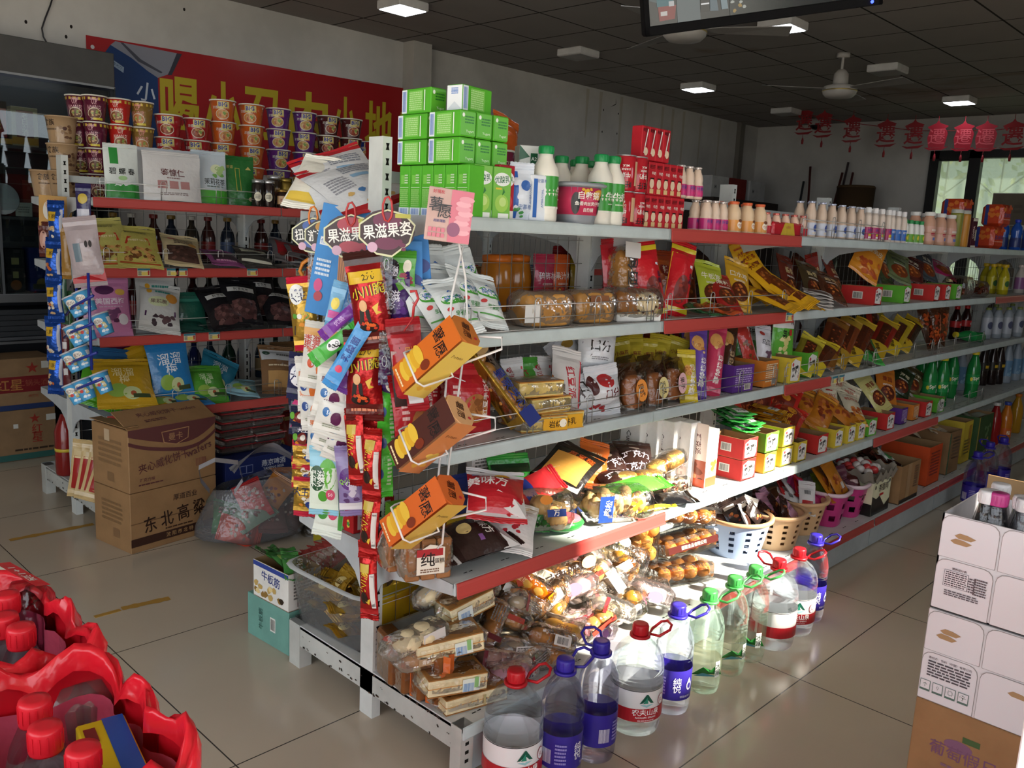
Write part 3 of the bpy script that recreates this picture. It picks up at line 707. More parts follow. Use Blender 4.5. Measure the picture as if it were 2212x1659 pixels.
for i in range(2):
 goods('yogurt_carton',applec,RT((.09+i*.066,-.262,z1)),'upright green yogurt carton with an apple picture, %s from the post'%ORD[i+1],'drink carton',GRPM)
n=0
for r in range(2):
 for c,yy in((0,-.062),(1,-.2)):
  goods('yogurt_carton',lie,RT((.06+(.0 if c else .01),yy,z1+.128+r*.064)),'green yogurt carton lying lengthwise, %s lying layer, at the %s end'%(('lower','upper')[r],('post','aisle')[c]),'drink carton',GRPM)
 for c in range(2):
  goods('yogurt_carton',lie,RT((.115+c*.058,-.2,z1+.128+r*.064)),'green yogurt carton with plain green end, %s lying layer, %s from the left'%(('lower','upper')[r],ORD[c+1]),'drink carton',GRPM)
 goods('yogurt_carton',lie,RT((.13,-.075,z1+.128+r*.064)),'green yogurt carton tucked behind the %s lying layer'%('lower','upper')[r],'drink carton',GRPM)
goods('yogurt_carton',lie,RT((.075,-.07,z1+.256)),'green yogurt carton on top of the pile nearest the post','drink carton',GRPM)
goods('yogurt_carton',side6,RT((.115,-.2,z1+.256),(0,0,8)),'green yogurt carton with its white end showing, on top of the pile','drink carton',GRPM)
redc=carton(.055,.045,.135,'card:#b02432',[('e',0,.1,.025,.02,'#f2f2f0'),('t','优酸乳',0,.1,.016,'#1f6b3c',.01),('e',0,.045,.02,.02,'#d8434a'),('r',0,.012,.05,.02,'#e6e0da',1)],[('l',0,.08,.03,.07,6,'#d88a8e'),('r',0,.02,.04,.025,'#d8d4d0',1)])
goods('yogurt_carton',redc,RT((0.183,-0.255,1.452)),'red fruit yogurt carton beside the green cartons','drink carton')
goods('milk_pack',pouch(.07,.13,.035,'film:#dfe6f0',[('r',-.024,.065,.02,.12,'#2f62b8'),('e',.006,.09,.014,.014,'#3a66b0'),('t','AMBROSIAL',.022,.07,.01,'#2f5aa0',0,90),('t','安慕希',.006,.035,.014,'#7a8fb8',.01),('x',-.01,.02,.03,.02,5,['#4f9a52'],.006,1)],kind='flat',seed=3),T_((0.259,-0.255,1.452),-20),'blue and white milk pouch standing by the red yogurt carton','milk pack')
goods('milk_pack',carton(.05,.045,.12,'card:#e6ebf2',[('r',-.01,.06,.012,.1,'#3468b8',1),('t','AMBROSIAL',.012,.06,.009,'#3b66ad',0,90),('t','安慕希',.01,.105,.011,'#6f86b4')]),RT((0.309,-0.255,1.452),(0,0,-15)),'narrow blue and white milk carton left of the hot-pot tub','milk pack')
goods('milk_pack',carton(.06,.05,.17,'card:#eef0ec',[('p',[(-.03,.17),(.0,.14),(-.03,.13)],'#1f5d3c'),('r',.012,.135,.02,.03,'#1f5d3c',1),('t','A2',.012,.135,.014,'#eef0ec',.02)]),RT((0.365,-0.17,1.485),(0,0,-30)),'white carton with dark green corner behind the blue milk pouch','milk pack')
mp=[(.034,0),(.037,.006),(.037,.018),(.0365,.02),(.037,.024),(.037,.075),(.036,.078),(.037,.082),(.037,.125),(.034,.142),(.024,.158),(.019,.17),(.0185,.182)]
mb_=bottle(mp,'plastic:#ece7da','plastic:#1d8f4c',.017,.021,(.035,.12,'#3f9a3c',[('t','牛奶',.012,.082,.026,'#f2f2ea',.012),('r',0,.038,.1,.006,'#e6e6d8'),('e',.03,.062,.007,.012,'#d8b48a'),('l',.01,.06,.03,.006,1,'#cfe0c8')]))
for i,(q,yw,ab)in enumerate((((0.349,-0.255,1.452),30,'behind the blue milk pouch'),((0.411,-0.12,1.502),0,'at the back behind the white carton'),((0.589,-0.1,1.491),0,'at the back left of the tub'),((0.624,-0.15,1.484),-10,'directly behind the hot-pot tub'),((0.585,-0.255,1.452),0,'at the right rim of the tub'),((0.642,-0.255,1.452),-25,'with its green label next to the red cans'),((0.706,-0.06,1.503),0,'in the rear row behind the tub'),((0.755,-0.08,1.503),0,'in the rear row toward the red cans'))):
 goods('milk_bottle',mb_,RT((q[0],q[1],z1),(0,0,yw)),'white milk bottle with green cap standing %s'%ab,'milk bottle','white milk bottles with green caps')
tp=MB();pf=[(.048,0),(.05,.012),(.052,.02),(.062,.1)]
tp.lathe(pf,'plastic:#8d9299',26,sq=1.2);rf=prof_r(pf)
dc=MB();dc.lathe([(.0535,.024),(.0622,.098)],'#c93a5e',28,sq=1.2)
sqf=lambda x,y,l:(lambda a,r:(lambda k:((r*k+.0007*l)*cos(a),(r*k+.0007*l)*sin(a),y))(1/(abs(cos(a))**3.2+abs(sin(a))**3.2)**(1/3.2)))(-pi/2+x/.056,rf(y)+.0012)
dc.draw(sqf,[('e',.03,.08,.018,.014,'#d8a13a'),('x',-.02,.085,.05,.02,9,['#b0542f','#e0b23c'],.005,2),('e',-.036,.055,.011,.03,'#26242c'),('e',.045,.05,.011,.03,'#26242c'),('t','自嗨锅',0,.077,.022,'#f4efe6',.02),('t','鱼香肉丝煲仔饭',.002,.055,.0115,'#f4efe6',.015),('t','自热锅',.002,.038,.0115,'#f4efe6',.015)])
ld=MB();ld.lathe([(.06,.1),(.072,.101),(.075,.104),(.075,.108),(.066,.112),(.06,.108),(.02,.109)],'plastic:#9aa0a6',26,sq=1.2);
for s in(-1,1):ld.box((s*.078,0,.105),(.02,.03,.004),'plastic:#9aa0a6',bev=.001)
goods('instant_hotpot',[('tub',tp),('sleeve',dc),('lid',ld)],T_((0.481,-0.255,1.452),-12),'round self-heating rice tub with grey lid and pink sleeve','food tub')
cp=[(.031,0),(.033,.004),(.033,.096),(.03,.1)]
canm=MB().lathe(cp,'gloss:#b01c2a',22);canm.draw(cyl(prof_r(cp)),[('t','DRINK',0,.062,.009,'#e8e2da',.01,180),('t','MILK',0,.072,.009,'#e8e2da',.01,180),('t','牛奶',0,.045,.016,'#e8e2da',.015,180),('t','旺仔',0,.018,.02,'#17120f',.02,180),('r',-.045,.05,.03,.07,'#e9dcc8'),('r',-.045,.03,.026,.02,'#22181a'),('r',.045,.05,.03,.07,'#d9b08a')])
rim=MB().lathe([(.03,.1),(.031,.1035),(.029,.1035),(.028,.1),(.001,.1)],'steel:#cfcfd2',22);can2=[('can_body',canm.mesh('can_body')),('rim',rim.mesh('rim'))]
for i,(px,lv,ab)in enumerate((((0.7,-0.255,1.452),0,'bottom left'),((0.756,-0.255,1.452),0,'bottom right'),((0.7,-0.255,1.452),1,'top left'),((0.756,-0.255,1.452),1,'top right'))):
 goods('milk_can',can2,RT((px[0],px[1],z1+lv*.104),(0,0,(-60,-8,-50,-10)[i])),'red milk drink can, %s of the two-high stack'%ab,'drink can','stacked red milk cans')
rc=carton(.037,.04,.1,'card:#c01f2c',[('t','旺仔',0,.085,.013,'#17120f',.02),('t','牛奶',.008,.066,.011,'#f0e8de',.015),('e',0,.035,.0115,.015,'#ecd2b4'),('r',0,.05,.018,.004,'#1c1412',2),('r',0,.012,.02,.014,'#e3c28c',1)],[('l',0,.06,.024,.05,6,'#8a1420'),('r',0,.016,.022,.02,'#d8d2cc',1),('b',0,.016,.018,.016,'#222222')])
rcs=carton(.037,.04,.1,'card:#c01f2c',[('r',.002,.06,.014,.1,'wrap:#ffffff',1),('p',[(-.008,.02),(-.004,.02),(.012,.09),(.008,.092)],'#f2efe9'),('t','旺仔',-.004,.088,.011,'#17120f',.02),('e',.004,.025,.01,.012,'#ecd2b4')])
o=Vector((0.826,-0.255,1.452))
for r in range(3):
 for i in range(4+(2 if r==0 else 1 if r==1 else 0)):
  if r==1:xx=o.x+.02+(i-.3)*.0375
  elif r==2:xx=o.x-.02+(i-.2)*.0375
  else:xx=o.x-.05+i*.0375+.03
  goods('milk_carton',rcs if r==2 else rc,RT((xx,o.y+.01+r*.008,z1+r*.101+(.0 if r<2 else .002))),'red milk drink carton, %s from the left in the %s row of the stack'%(ORD[i+1],('bottom','middle','straw-topped top')[r]),'drink carton','stacked red milk cartons')
def minibottle(h,r,body,capm,lab,cap_h=.01,n=14,col=None):
 pf=[(r*.9,0),(r,.004),(r,h*.42),(r*.86,h*.5),(r*.9,h*.6),(r*.8,h*.74),(r*.55,h*.86),(r*.5,h-cap_h)]
 return bottle(pf,body,capm,cap_h,r*.58,(h*.08,h*.42,lab,col or()),n)
def row(kind,name,q0,q1,n,z,label,cat,group,dy=0,yaw=0,rows=1,alt=None):
 a,b=Vector(q0),Vector(q1)
 for j in range(rows):
  for i in range(n):
   p=a.lerp(b,i/max(1,n-1));
   goods(name,alt if alt and(i+j)%2 else kind,RT((p.x,p.y+j*dy,z),(0,0,yaw+9*sin(i*2.1+j))),label%(ORD[i+1]+(' (%s row)'%('front','back')[j]if rows>1 else '')),cat,group)
yg=[('t','好益多',.0,.035,.012,'#2a4f9a',.01),('r',0,.018,.03,.01,'#d8307a')]
pk=minibottle(.105,.022,'plastic:#e6cdb8','foil:#d2c8c2','#c9327a',.004,14,yg)
row(pk,'yogurt_bottle',(1.164,-0.255,1.452),(1.266,-0.255,1.452),3,z1,'small pink-labelled yogurt bottle, %s in the pack right of the red cartons','drink bottle','pink yogurt bottles',.045,0,2)
row(pk,'yogurt_bottle',(1.045,-0.22,1.598),(1.145,-0.22,1.597),3,z1+.105,'small pink-labelled yogurt bottle, %s on the upper tier beside the red cartons','drink bottle','pink yogurt bottles')
fat=minibottle(.11,.03,'plastic:#e8c9a4','plastic:#dd6a3e','#e9a052',.006,16,[('e',0,.03,.015,.013,'#f4ead8'),('t','牛奶',0,.028,.012,'#c2552a',.01),('e',0,.044,.01,.006,'#7a4a32')])
row(fat,'yogurt_bottle',(1.34,-0.255,1.452),(1.525,-0.255,1.452),3,z1,'squat cream bottle with orange flame label, %s in its row','drink bottle','squat orange-labelled bottles',.06,0,2)
sb=minibottle(.085,.021,'plastic:#eec6b0','foil:#d87a70','#c22230',.004,12)
row(sb,'yogurt_bottle',(1.581,-0.255,1.452),(1.874,-0.255,1.452),5,z1,'small peach yogurt bottle, %s inside the red and gold sleeve','drink bottle','small bottles in the red and gold sleeve',.04,0,2)
o=Vector((1.719,-0.255,1.452));sl=MB();sl.box((0,.018,.026),(.245,.092,.052),'film:#c22230',bev=.008);sl.draw(plane((0,-.0285,0),(1,0,0),(0,0,1)),[('p',[(-.07,.0),(.05,.0),(.03,.05),(-.04,.05)],'film:#d9b640'),('t','小白乐',-.01,.034,.013,'#b0332c',.01),('r',.1,.028,.016,.024,'#e9e4de',2),('b',.1,.028,.012,.02,'#222222')])
goods('shrink_sleeve',[('sleeve',sl)],RT((o.x,o.y+.004,z1)),'red and gold shrink sleeve around small yogurt bottles','drink pack')
tall=minibottle(.145,.024,'plastic:#dcc3ae','foil:#b9bfd2','#cfd3e2',.004,14,[('e',0,.04,.012,.014,'#41579e'),('r',0,.02,.03,.008,'#d8d0c8')])
row(tall,'yogurt_bottle',(1.939,-0.255,1.452),(2.418,-0.255,1.452),6,z1,'beige yogurt bottle with silver foil top, %s along the wire guard','drink bottle','beige foil-topped yogurt bottles',.05,0,2)
wcap=minibottle(.15,.021,'plastic:#e6d6c8','plastic:#eceaea','#b8336e',.022,14,[('t','好益多',0,.05,.012,'#34529c',.01),('r',0,.03,.03,.012,'#e2c03c'),('r',0,.018,.03,.008,'#f0e8e8')])
wcb=minibottle(.15,.021,'plastic:#e6d6c8','plastic:#eceaea','#3a6fc0',.022,14,[('t','好益多',0,.05,.012,'#f0f0f4',.01),('e',.008,.028,.01,.012,'#e08a3c')])
row(wcap,'yogurt_bottle',(2.499,-0.255,1.452),(2.733,-0.255,1.452),4,z1,'white-capped yogurt bottle with magenta label, %s in its row','drink bottle','white-capped magenta bottles',.045,0,2)
row(wcb,'yogurt_bottle',(2.778,-0.255,1.452),(2.923,-0.255,1.452),3,z1,'white-capped yogurt bottle with blue label, %s in its row','drink bottle','white-capped blue-labelled bottles',.045,0,2)
gsm=minibottle(.115,.02,'plastic:#eef0ea','plastic:#2f9a56','#6aaa3a',.014,14,[('e',0,.03,.01,.012,'#e6d84a')])
row(gsm,'yogurt_bottle',(2.953,-0.255,1.452),(3.165,-0.255,1.452),4,z1,'small white bottle with green cap and lime label, %s in its row','drink bottle','small green-capped bottles',.045,0,2)
pe=[(.03,0),(.034,.006),(.034,.05),(.031,.054),(.034,.06),(.034,.1),(.03,.125),(.022,.14),(.021,.15)]
pea=bottle(pe,'plastic:#cf9f86','plastic:#e8e6e2',.016,.025,(.02,.095,'#d8a796',[('r',0,.055,.05,.012,'#b8384a'),('r',0,.075,.05,.01,'#e6d6cc'),('r',0,.032,.03,.014,'#6a7ac0')]))
row(pea,'juice_bottle',(3.27,-0.255,1.452),(3.592,-0.255,1.452),3,z1,'peach-coloured drink bottle with white cap, %s in its row','drink bottle','peach drink bottles',.07,0,2)
tb=[(.03,0),(.031,.004),(.031,.17),(.03,.18)]
for q,c,l in(((3.682,-0.255,1.452),'plastic:#8a8a3a','tall square olive green juice bottle'),((3.806,-0.255,1.452),'plastic:#c98a34','tall square orange juice bottle next to the coffee can')):
 goods('juice_bottle',bottle(tb,c,'plastic:#bfc2b8',.02,.03,None,16,sq=1.5),RT(q),l,'drink bottle')
cc=carton(.05,.05,.165,'card:#4a1d28',[('t','COSTA',-.008,.085,.022,'#ecdcd2',.02,90),('r',.014,.07,.012,.06,'#b9b59a',1),('r',0,.155,.05,.016,'#d8d2c0',1),('r',0,.006,.05,.012,'#d8d2c0',1)])
goods('coffee_can',cc,RT((3.934,-0.255,1.452),(0,0,-12)),'dark maroon coffee can with white upright lettering','drink can')
op=carton(.13,.13,.135,'film:#c2401f',[('t','北冰洋',0,.07,.03,'#2b3f86',.02),('x',0,.115,.11,.025,7,['#e08a34','#c9582a'],.014,3),('l',0,.045,.09,.008,1,'#e6b49a')],[('r',-.03,.07,.02,.12,'#2b3f86',1),('x',.02,.09,.06,.06,6,['#d8742c'],.016,4)],bev=.02)
for q,lv,ab in(((4.463,-0.255,1.452),0,'bottom one beside the blue bottles'),((4.579,-0.255,1.452),1,'top one showing its lettered face'),((4.003,-0.2,1.621),1,'half hidden one behind the green juice bottle')):
 goods('drink_pack',op,RT((q[0],q[1]+.05 if lv==0 else q[1]+.055,z1+.137*lv),(0,0,-14+lv*6)),'orange shrink-wrapped orange soda pack, %s'%ab,'drink pack','orange soda packs')
goods('drink_pack',op,RT(((4.003,-0.2,1.621)[0],(4.003,-0.2,1.621)[1]+.055,z1),(0,0,-10)),'orange shrink-wrapped soda pack at the back under the half hidden one','drink pack','orange soda packs')
bl=[(.03,0),(.034,.005),(.034,.06),(.03,.09),(.034,.12),(.03,.145),(.014,.17),(.014,.18)]
row(bottle(bl,'gloss:#1f4fa8','plastic:#2438b0',.015,.018,(.02,.08,'#27356e',())),'drink_bottle',(4.863,-0.255,1.452),(5.429,-0.255,1.452),2,z1,'blue sports drink bottle with blue cap, %s at the picture edge','drink bottle','blue sports drink bottles',.075,0,2)
# ---- goods on the lower shelves of the middle unit ----
def art(w,h,title='',tc='#ffffff',acc=None,food=None,sub='#e8e0d2',ty=.68,rot=0,ts=None,win=(.0,.3,.36,.2),n=14,bold=.012,seed=1):
 d=[]
 if acc:d.append(('e',0,h*ty,w*.36,h*.15,acc))
 if food:d.append(('e',w*win[0],h*win[1],w*win[2],h*win[3],food[0]));d.append(('x',w*win[0],h*win[1],w*win[2]*1.4,h*win[3]*1.4,n,food[1:],w*.06,seed))
 if title:d.append(('t',title,0,h*ty,ts or min(w*.3,h*.16),tc,bold,rot,(h*.7 if rot else w*.74)))
 d.append(('l',0,h*(ty-.16),w*.5,h*.05,2,sub))
 return d
def lowest(M3,w,h,t,r=1):return min((M3@Vector((i*w/2*r,j*t/2*r,k)))[2]for i in(-1,1)for j in(-1,1)for k in(0,h))
def bg(x,y,z,w,h,t,rot,base,draw,label,cat='snack bag',group=None,dz=0,name='snack_bag',zs=None,bands=(),kind='pillow',seed=0,sealm=None,back=None):
 zs=shelf_of(z)if zs is None else zs
 R=T_((0,0,0),*rot);M3=R.to_3x3()
 T=T_((x,y,zs+dz-lowest(M3,w,h,t,.85)+.002),*rot)
 mid=M3@Vector((0,0,h/2));T=Matrix.Translation((-mid.x,-mid.y,0))@T
 return goods(name,pouch(w,h,t,base,draw,bands,seed=seed,kind=kind,sealm=sealm,back=back),T,label,cat,group)
def shelf_of(z):return max(q for q in(1.452,1.161,.866,.528,.1485,0)if q<=z+.01)
def item(parts,x,y,z,rot,label,cat,group=None,name='snack_pack',dims=(.1,.1,.1),dz=0,zs=None):
 zs=shelf_of(z)if zs is None else zs
 R=T_((0,0,0),*rot);M3=R.to_3x3();w,h,t=dims
 T=T_((x,y,zs+dz-lowest(M3,w,h,t)+.001),*rot)
 mid=M3@Vector((0,0,h/2));T=Matrix.Translation((-mid.x,-mid.y,0))@T
 return goods(name,parts,T,label,cat,group)
FB=('bake:#c98a45','bake:#b5743a','bake:#dba765')
MEAT=('#8a3b1e','#6e2a14','#b05a2c','#c97a3a')
CHIL=('#b3261c','#8d1a14','#d2502c')
MW='film:#e4e8e6'
md=[('e',0,.085,.04,.02,'#4ea23c'),('e',0,.09,.038,.018,'#f0f2f0'),('p',[(-.036,.1),(.0,.112),(.036,.1),(.0,.117)],'#2f66b4'),('t','纯牛奶',0,.088,.02,'#2f66b4',.01),('t','早餐奶',.0,.04,.014,'#3c8a3c',.01),('e',.034,.06,.011,.011,'#3d6fae'),('e',-.03,.055,.009,.006,'#cf4a4a'),('r',0,.02,.09,.004,'#5aa24a')]
for i,(q,rot,dz,s)in enumerate((((-0.006,-0.16,1.2),(14,32,10),0,0),((0.002,-0.2,1.2),(8,42,-6),0,1),((0.091,-0.16,1.2),(-6,30,4),.01,2),((0.049,-0.24,1.2),(-10,46,-8),.0,3),((0.133,-0.2,1.2),(12,36,12),.012,4),((0.194,-0.21,1.2),(6,40,18),0,5),((0.11,-0.09,1.2),(0,18,0),.05,6),((0.211,-0.1,1.2),(-10,22,-12),.05,7))):
 bg(*q,.1,.15,.04,rot,MW,md,'white milk pouch with green swoosh, %s in the leaning heap left of the loaves'%ORD[i+1],'milk pouch','heap of white milk pouches',dz,'milk_pouch',seed=s)
for i,(q,d,lab)in enumerate((((0.411,-0.21,1.2),(.165,.1,.095),'golden loaf in a clear bag with white wrapper end, behind the wire guard'),((0.63,-0.2,1.2),(.15,.1,.095),'golden loaf in a clear bag, right one of the two behind the wire guard'))):
 item(wrapped(MB().blob((0,0,d[2]/2),(d[0]/2,d[1]/2,d[2]/2),'bake:#d49a50',None,22,14,.03,i,7),*d,lab=[('r',-.07,.04,.05,.05,'#e6e3df')]if i==0 else[('r',.0,.075,.07,.02,'#8c5a3a')],seed=i),*q,(-12,0,0),lab,'bread',None,'bread_loaf',d)
rb=MB();rb.blob((0,0,.055),(.085,.05,.045),'bake:#a8703a',None,16,10,.06,4,3);rb.blob((.03,-.035,.055),(.05,.022,.038),'bake:#e3cfa6',None,14,8,.05,5,2.6)
for i in range(9):rb.blob((.03+.04*sin(i*2.4),-.056,.055+.025*cos(i*1.9)),(.005,.004,.004),'bake:#4a2f26',None,6,4)
rb.box((0,0,.012),(.17,.1,.024),'card:#e9e7e2',bev=.003)
item(wrapped(rb,.17,.1,.1,lab=[('t','RAISIN',.03,.012,.008,'#7a9a5a')],seed=3),*(0.824,-0.22,1.2),(-18,0,0),'raisin bread showing its sliced end in a white tray','bread',None,'raisin_bread',(.17,.1,.1))
tl=loaf(.18,.1,.085,'bake:#c58c48',1,7)
item(wrapped(tl,.18,.1,.085,lab=[('t','卷面包',0,.045,.05,'#1f1a16',.01),('r',.09,.045,.05,.07,'#d8d4d0')],seed=8),*(0.87,-0.13,1.25),(-8,8,-86),'loaf in a clear bag standing on end with black lettering','bread',None,'bread_loaf',(.23,.1,.085))
sau=art(.1,.21,'大红肠','#f4f0e8',None,('film:#c9202a',*CHIL,'#7a2a22'),ty=.62,rot=90,win=(.0,.35,.4,.3))
for i,(q,rot,lab)in enumerate((((0.936,-0.2,1.25),(-22,14,-8),'tall red and yellow sausage bag, left one of the pair'),((1.132,-0.19,1.25),(-20,12,14),'tall red and yellow sausage bag, right one of the pair tilting right'))):
 bg(*q,.105,.23,.055,rot,'film:#c9202a',[('p',[(-.05,.02),(-.035,.02),(-.03,.2),(-.05,.2)],'film:#d8c22c'),('p',[(.045,.03),(.03,.06),(.028,.17),(.04,.17)],'#dfe2ea'),('t','香肠',.036,.12,.022,'#1d1d3a',.012,80),('e',.0,.075,.03,.05,'#7a2a22'),('x',0,.075,.04,.07,10,['#9a3a2a','#5e1f18'],.008,i)],lab,seed=i,bands=((.92,1,'film:#d8c22c'),(0,.04,'film:#d8c22c')))
bg(*(1.027,-0.08,1.25),.09,.22,.04,(-10,8,2),'film:#cfc033',art(.09,.22,'火腿','#b02a22',None,ty=.8),'yellow ham bag behind the red sausage bag',seed=4)
bg(*(0.867,-0.1,1.25),.09,.23,.04,(0,6,-4),'film:#b8202c',art(.09,.23,'火腿','#e8d24a',None,ty=.8),'dark red bag standing by the upright post behind the loaf',seed=5)
bg(*(1.001,-0.06,1.25),.08,.235,.035,(0,6,3),'film:#c9bc3a',art(.08,.235,'王中王','#b02a22',None,ty=.8,rot=90),'olive yellow bag peeking behind the standing loaf',seed=6)
for i,(q,c,l)in enumerate((((1.24,-0.05,1.28),'film:#c8502a','orange hang-hole bag at the back behind the sausage bags'),((1.386,-0.05,1.28),'film:#b0352a','brick red hang-hole bag at the back beside the orange one'),((1.201,-0.1,1.2),'film:#c9622c','orange bag in front of the brick red one'))):
 bg(*q,.13,.2-.04*(i==2),.03,(-6,12,3*i),c,art(.13,.2,'辣条','#f2e2c8','#8c2418',('#7a3a1c',*MEAT),ty=.72),l,seed=7+i)
for i,(q,rot,c,w,h,t,l)in enumerate((((1.389,-0.16,1.2),(-18,38,14),'film:#b8c43a',.12,.2,'牛板筋','lime yellow pouch with white lettering leaning right of the sausage bags'),((1.413,-0.2,1.2),(-10,52,22),'film:#a3241f',.11,.2,'麻辣','red pouch with brown window sliding forward'),((1.565,-0.17,1.2),(-16,40,24),'film:#d9a62a',.11,.22,'口水鸡','amber pouch leaning over the red one'),((1.168,-0.24,1.17),(20,78,30),'film:#2c5e38',.1,.13,'豆干','dark green packet lying flat behind the wire'),((1.297,-0.25,1.17),(-25,80,-20),'film:#c4552a',.09,.12,'素肉','orange packet lying flat behind the wire'))):
 bg(*q,w,h,.03,rot,c,art(w,h,t,'#f4ead0',None,('#5a2a16',*MEAT)),l,seed=20+i)
YS='film:#e2a91f'
for i,(q,rot,dz)in enumerate((((1.797,-0.12,1.25),(-28,30,-24),.02),((1.798,-0.16,1.22),(-24,44,-30),.02),((1.814,-0.19,1.2),(-30,54,-36),.02),((1.842,-0.22,1.2),(-34,62,-40),.01),((1.666,-0.24,1.17),(-20,70,-28),.0),((1.809,-0.26,1.17),(-10,78,-60),.0),((1.937,-0.24,1.17),(15,80,-80),.0),((1.781,-0.08,1.28),(-10,16,-18),.02))):
 bg(*q,.11,.24,.028,rot,YS,[('r',0,.1,.06,.13,'#6d3312'),('x',0,.1,.05,.12,26,['#8a4a1c','#5a2a10','#a5602a'],.008,i),('t','大辣条',.0,.19,.024,'#8c2a16',.012),('l',0,.215,.08,.012,1,'#c2481c')],'yellow spicy gluten strip bag, %s in the sliding pile'%ORD[i+1],'snack bag','pile of yellow strip bags',dz,seed=30+i)
for i in range(5):
 bg(*(2.117,-0.235,1.17),.12,.17,.012,(-8+6*i,80,50+7*i),'film:#d9d4cf',[('r',0,.05,.09,.05,'#5a3a2c'),('l',0,.11,.08,.04,4,'#8a8078')],'white flat packet, %s from the bottom of the fanned stack'%ORD[i+1],'snack packet','fanned white packets',.012*i,seed=40+i,kind='flat')
for i,(q,rot,c,l)in enumerate((((2.207,-0.05,1.25),(0,25,15),'film:#6d2a1c','dark brown pouch behind the yellow pile'),((2.337,-0.1,1.22),(-10,40,20),'film:#4a3a24','dark olive pouch right of the yellow pile'),((2.402,-0.16,1.2),(-14,55,30),'film:#59321f','brown pouch slumped before the open red box'),((2.497,-0.04,1.28),(0,12,-8),'film:#9a2420','dull red pouch at the back by the upright'),((2.684,-0.05,1.25),(5,30,12),'film:#7a2f22','rust pouch at the back left of the orange pouch'))):
 bg(*q,.13,.2,.035,rot,c,art(.13,.2,'酱香','#d8c08a',None,('#4a2212',*MEAT)),l,seed=50+i)
LOGO=lambda w,h,s=1:[('p',[(-w*.4,h*.12),(w*.3,h*.06),(w*.42,h*.25),(w*.4,h*.82),(-w*.1,h*.95),(-w*.42,h*.8)],'#eceae6'),('t','来噻!',0,h*.48,h*.44*s,'#15120f',.05,6,w*.68),('e',-w*.26,h*.74,w*.08,h*.07,'#c93a3a'),('e',w*.3,h*.24,w*.06,h*.08,'#d8a09a')]
CB={'r':'card:#c42f2c','g':'card:#5fae32','y':'card:#dcc33c','p':'card:#5b2f86','o':'card:#cf7a2c'}
NM={'r':'red','g':'green','y':'yellow','p':'purple','o':'orange'}
def dbox(x,y,z,c,w,d,h,lab,yaw=0,dz=0,side=None,hb=None,plain=False):
 fr=LOGO(w,h)if not plain else[('l',0,h*.55,w*.8,h*.7,9,'#e6d2b0' if c=='o' else '#b9a2d2'),('r',w*.22,h*.2,w*.32,h*.22,'#e2dcd2',1),('b',w*.22,h*.2,w*.26,h*.17,'#222222')]
 le=[('r',0,h*.5,d*.3,h*.4,'#e2dcd2',1),('b',0,h*.5,d*.25,h*.32,'#222222')]
 return goods('display_box',tray_box(w,d,h,CB[c],fr,le,hb),RT((x,y,shelf_of(z)+dz+.001),(0,0,yaw)),lab,'snack box','printed snack display boxes')
for q,c,l in(((2.662,-0.2,1.17),'r','red display box with white emblem under the big orange pouch, left'),((3.025,-0.2,1.17),'g','lime display box with white emblem under the big orange pouch, right'),((3.451,-0.2,1.17),'r','red display box, left of the twin reds on the second shelf'),((3.621,-0.2,1.17),'r','red display box, right of the twin reds on the second shelf'),((3.801,-0.2,1.17),'g','lime display box next to the clear bag of brown pieces')):
 dbox(*q,c,.085 if c=='r' else .09,.16,.085,l)
bg(*(2.871,-0.13,1.3),.17,.26,.04,(-22,34,40),'film:#dd8f2c',[('e',-.05,.235,.018,.02,'#9a2a1c'),('t','鸡香脆皮',.0,.165,.04,'#3a1c14',.03,10,.14),('t','鸡香脆皮',.0,.165,.04,'#f0e2c2',.005,10,.14),('x',.01,.07,.13,.1,18,['#c9642a','#e2a04a','#b5502a'],.018,3)],'large orange crispy chicken pouch leaning across the display boxes','snack bag',None,.085,seed=60)
for i,(q,rot,c,t,l)in enumerate((((3.346,-0.1,1.25),(-18,46,34),'film:#6f7a52','Honey','sage green pouch with dark lettering behind the lime box'),((3.547,-0.1,1.25),(-20,50,40),'film:#5a2a24','牛肉','maroon pouch sliding right behind the twin red boxes'),((3.82,-0.08,1.25),(-10,40,30),'film:#4d5358','鱿鱼','grey pouch at the back behind the twin red boxes'),((4.022,-0.1,1.23),(-5,60,50),'film:#a82a5c','山楂','magenta pouch lying over the last lime box'),((3.218,-0.06,1.28),(0,30,10),'film:#3f4a2c','海苔','dark moss pouch at the back behind the orange pouch'))):
 bg(*q,.15,.22,.03,rot,c,art(.15,.22,t,'#e6e0c8' if i else '#1d2418',None,('#7a3a1c',*MEAT)),l,'snack bag',None,.07 if i!=3 else .09,seed=61+i)
for i,(q,l)in enumerate((((3.978,-0.22,1.2),'round clear bag of brown pieces on the second shelf'),((4.388,-0.2,1.2),'clear bag of brown strips lying beside the yellow bottles'))):
 fd=MB()
 for k in range(16):fd.blob((.07*sin(k*2.4),.05*cos(k*1.7),.04+.03*sin(k*3.1)),(.025,.018,.015),'bake:#7a3a24',None,8,5,.2,k)
 item(wrapped(fd,.17,.12,.12-.03*i,'wrap:#ead6c8',seed=10+i),*q,(20*i,0,0),l,'snack bag',None,'snack_bag',(.2,.12,.1))
yb=[(.03,0),(.033,.005),(.033,.11),(.03,.13),(.014,.165),(.014,.18)]
ybt=bottle(yb,'gloss:#b8a81e','plastic:#d8b01e',.016,.02,(.03,.11,'#cbbd2a',[('e',0,.07,.018,.02,'#3f6a3a')]))
for i,q in enumerate(((4.979,-0.12,1.2),(4.943,-0.2,1.2),(5.326,-0.06,1.2),(5.076,-0.05,1.2))):
 goods('drink_bottle',ybt,RT((q[0],q[1],1.162),(0,0,-30)),'yellow drink bottle, %s in the cluster on the second shelf'%ORD[i+1],'drink bottle','yellow drink bottles')
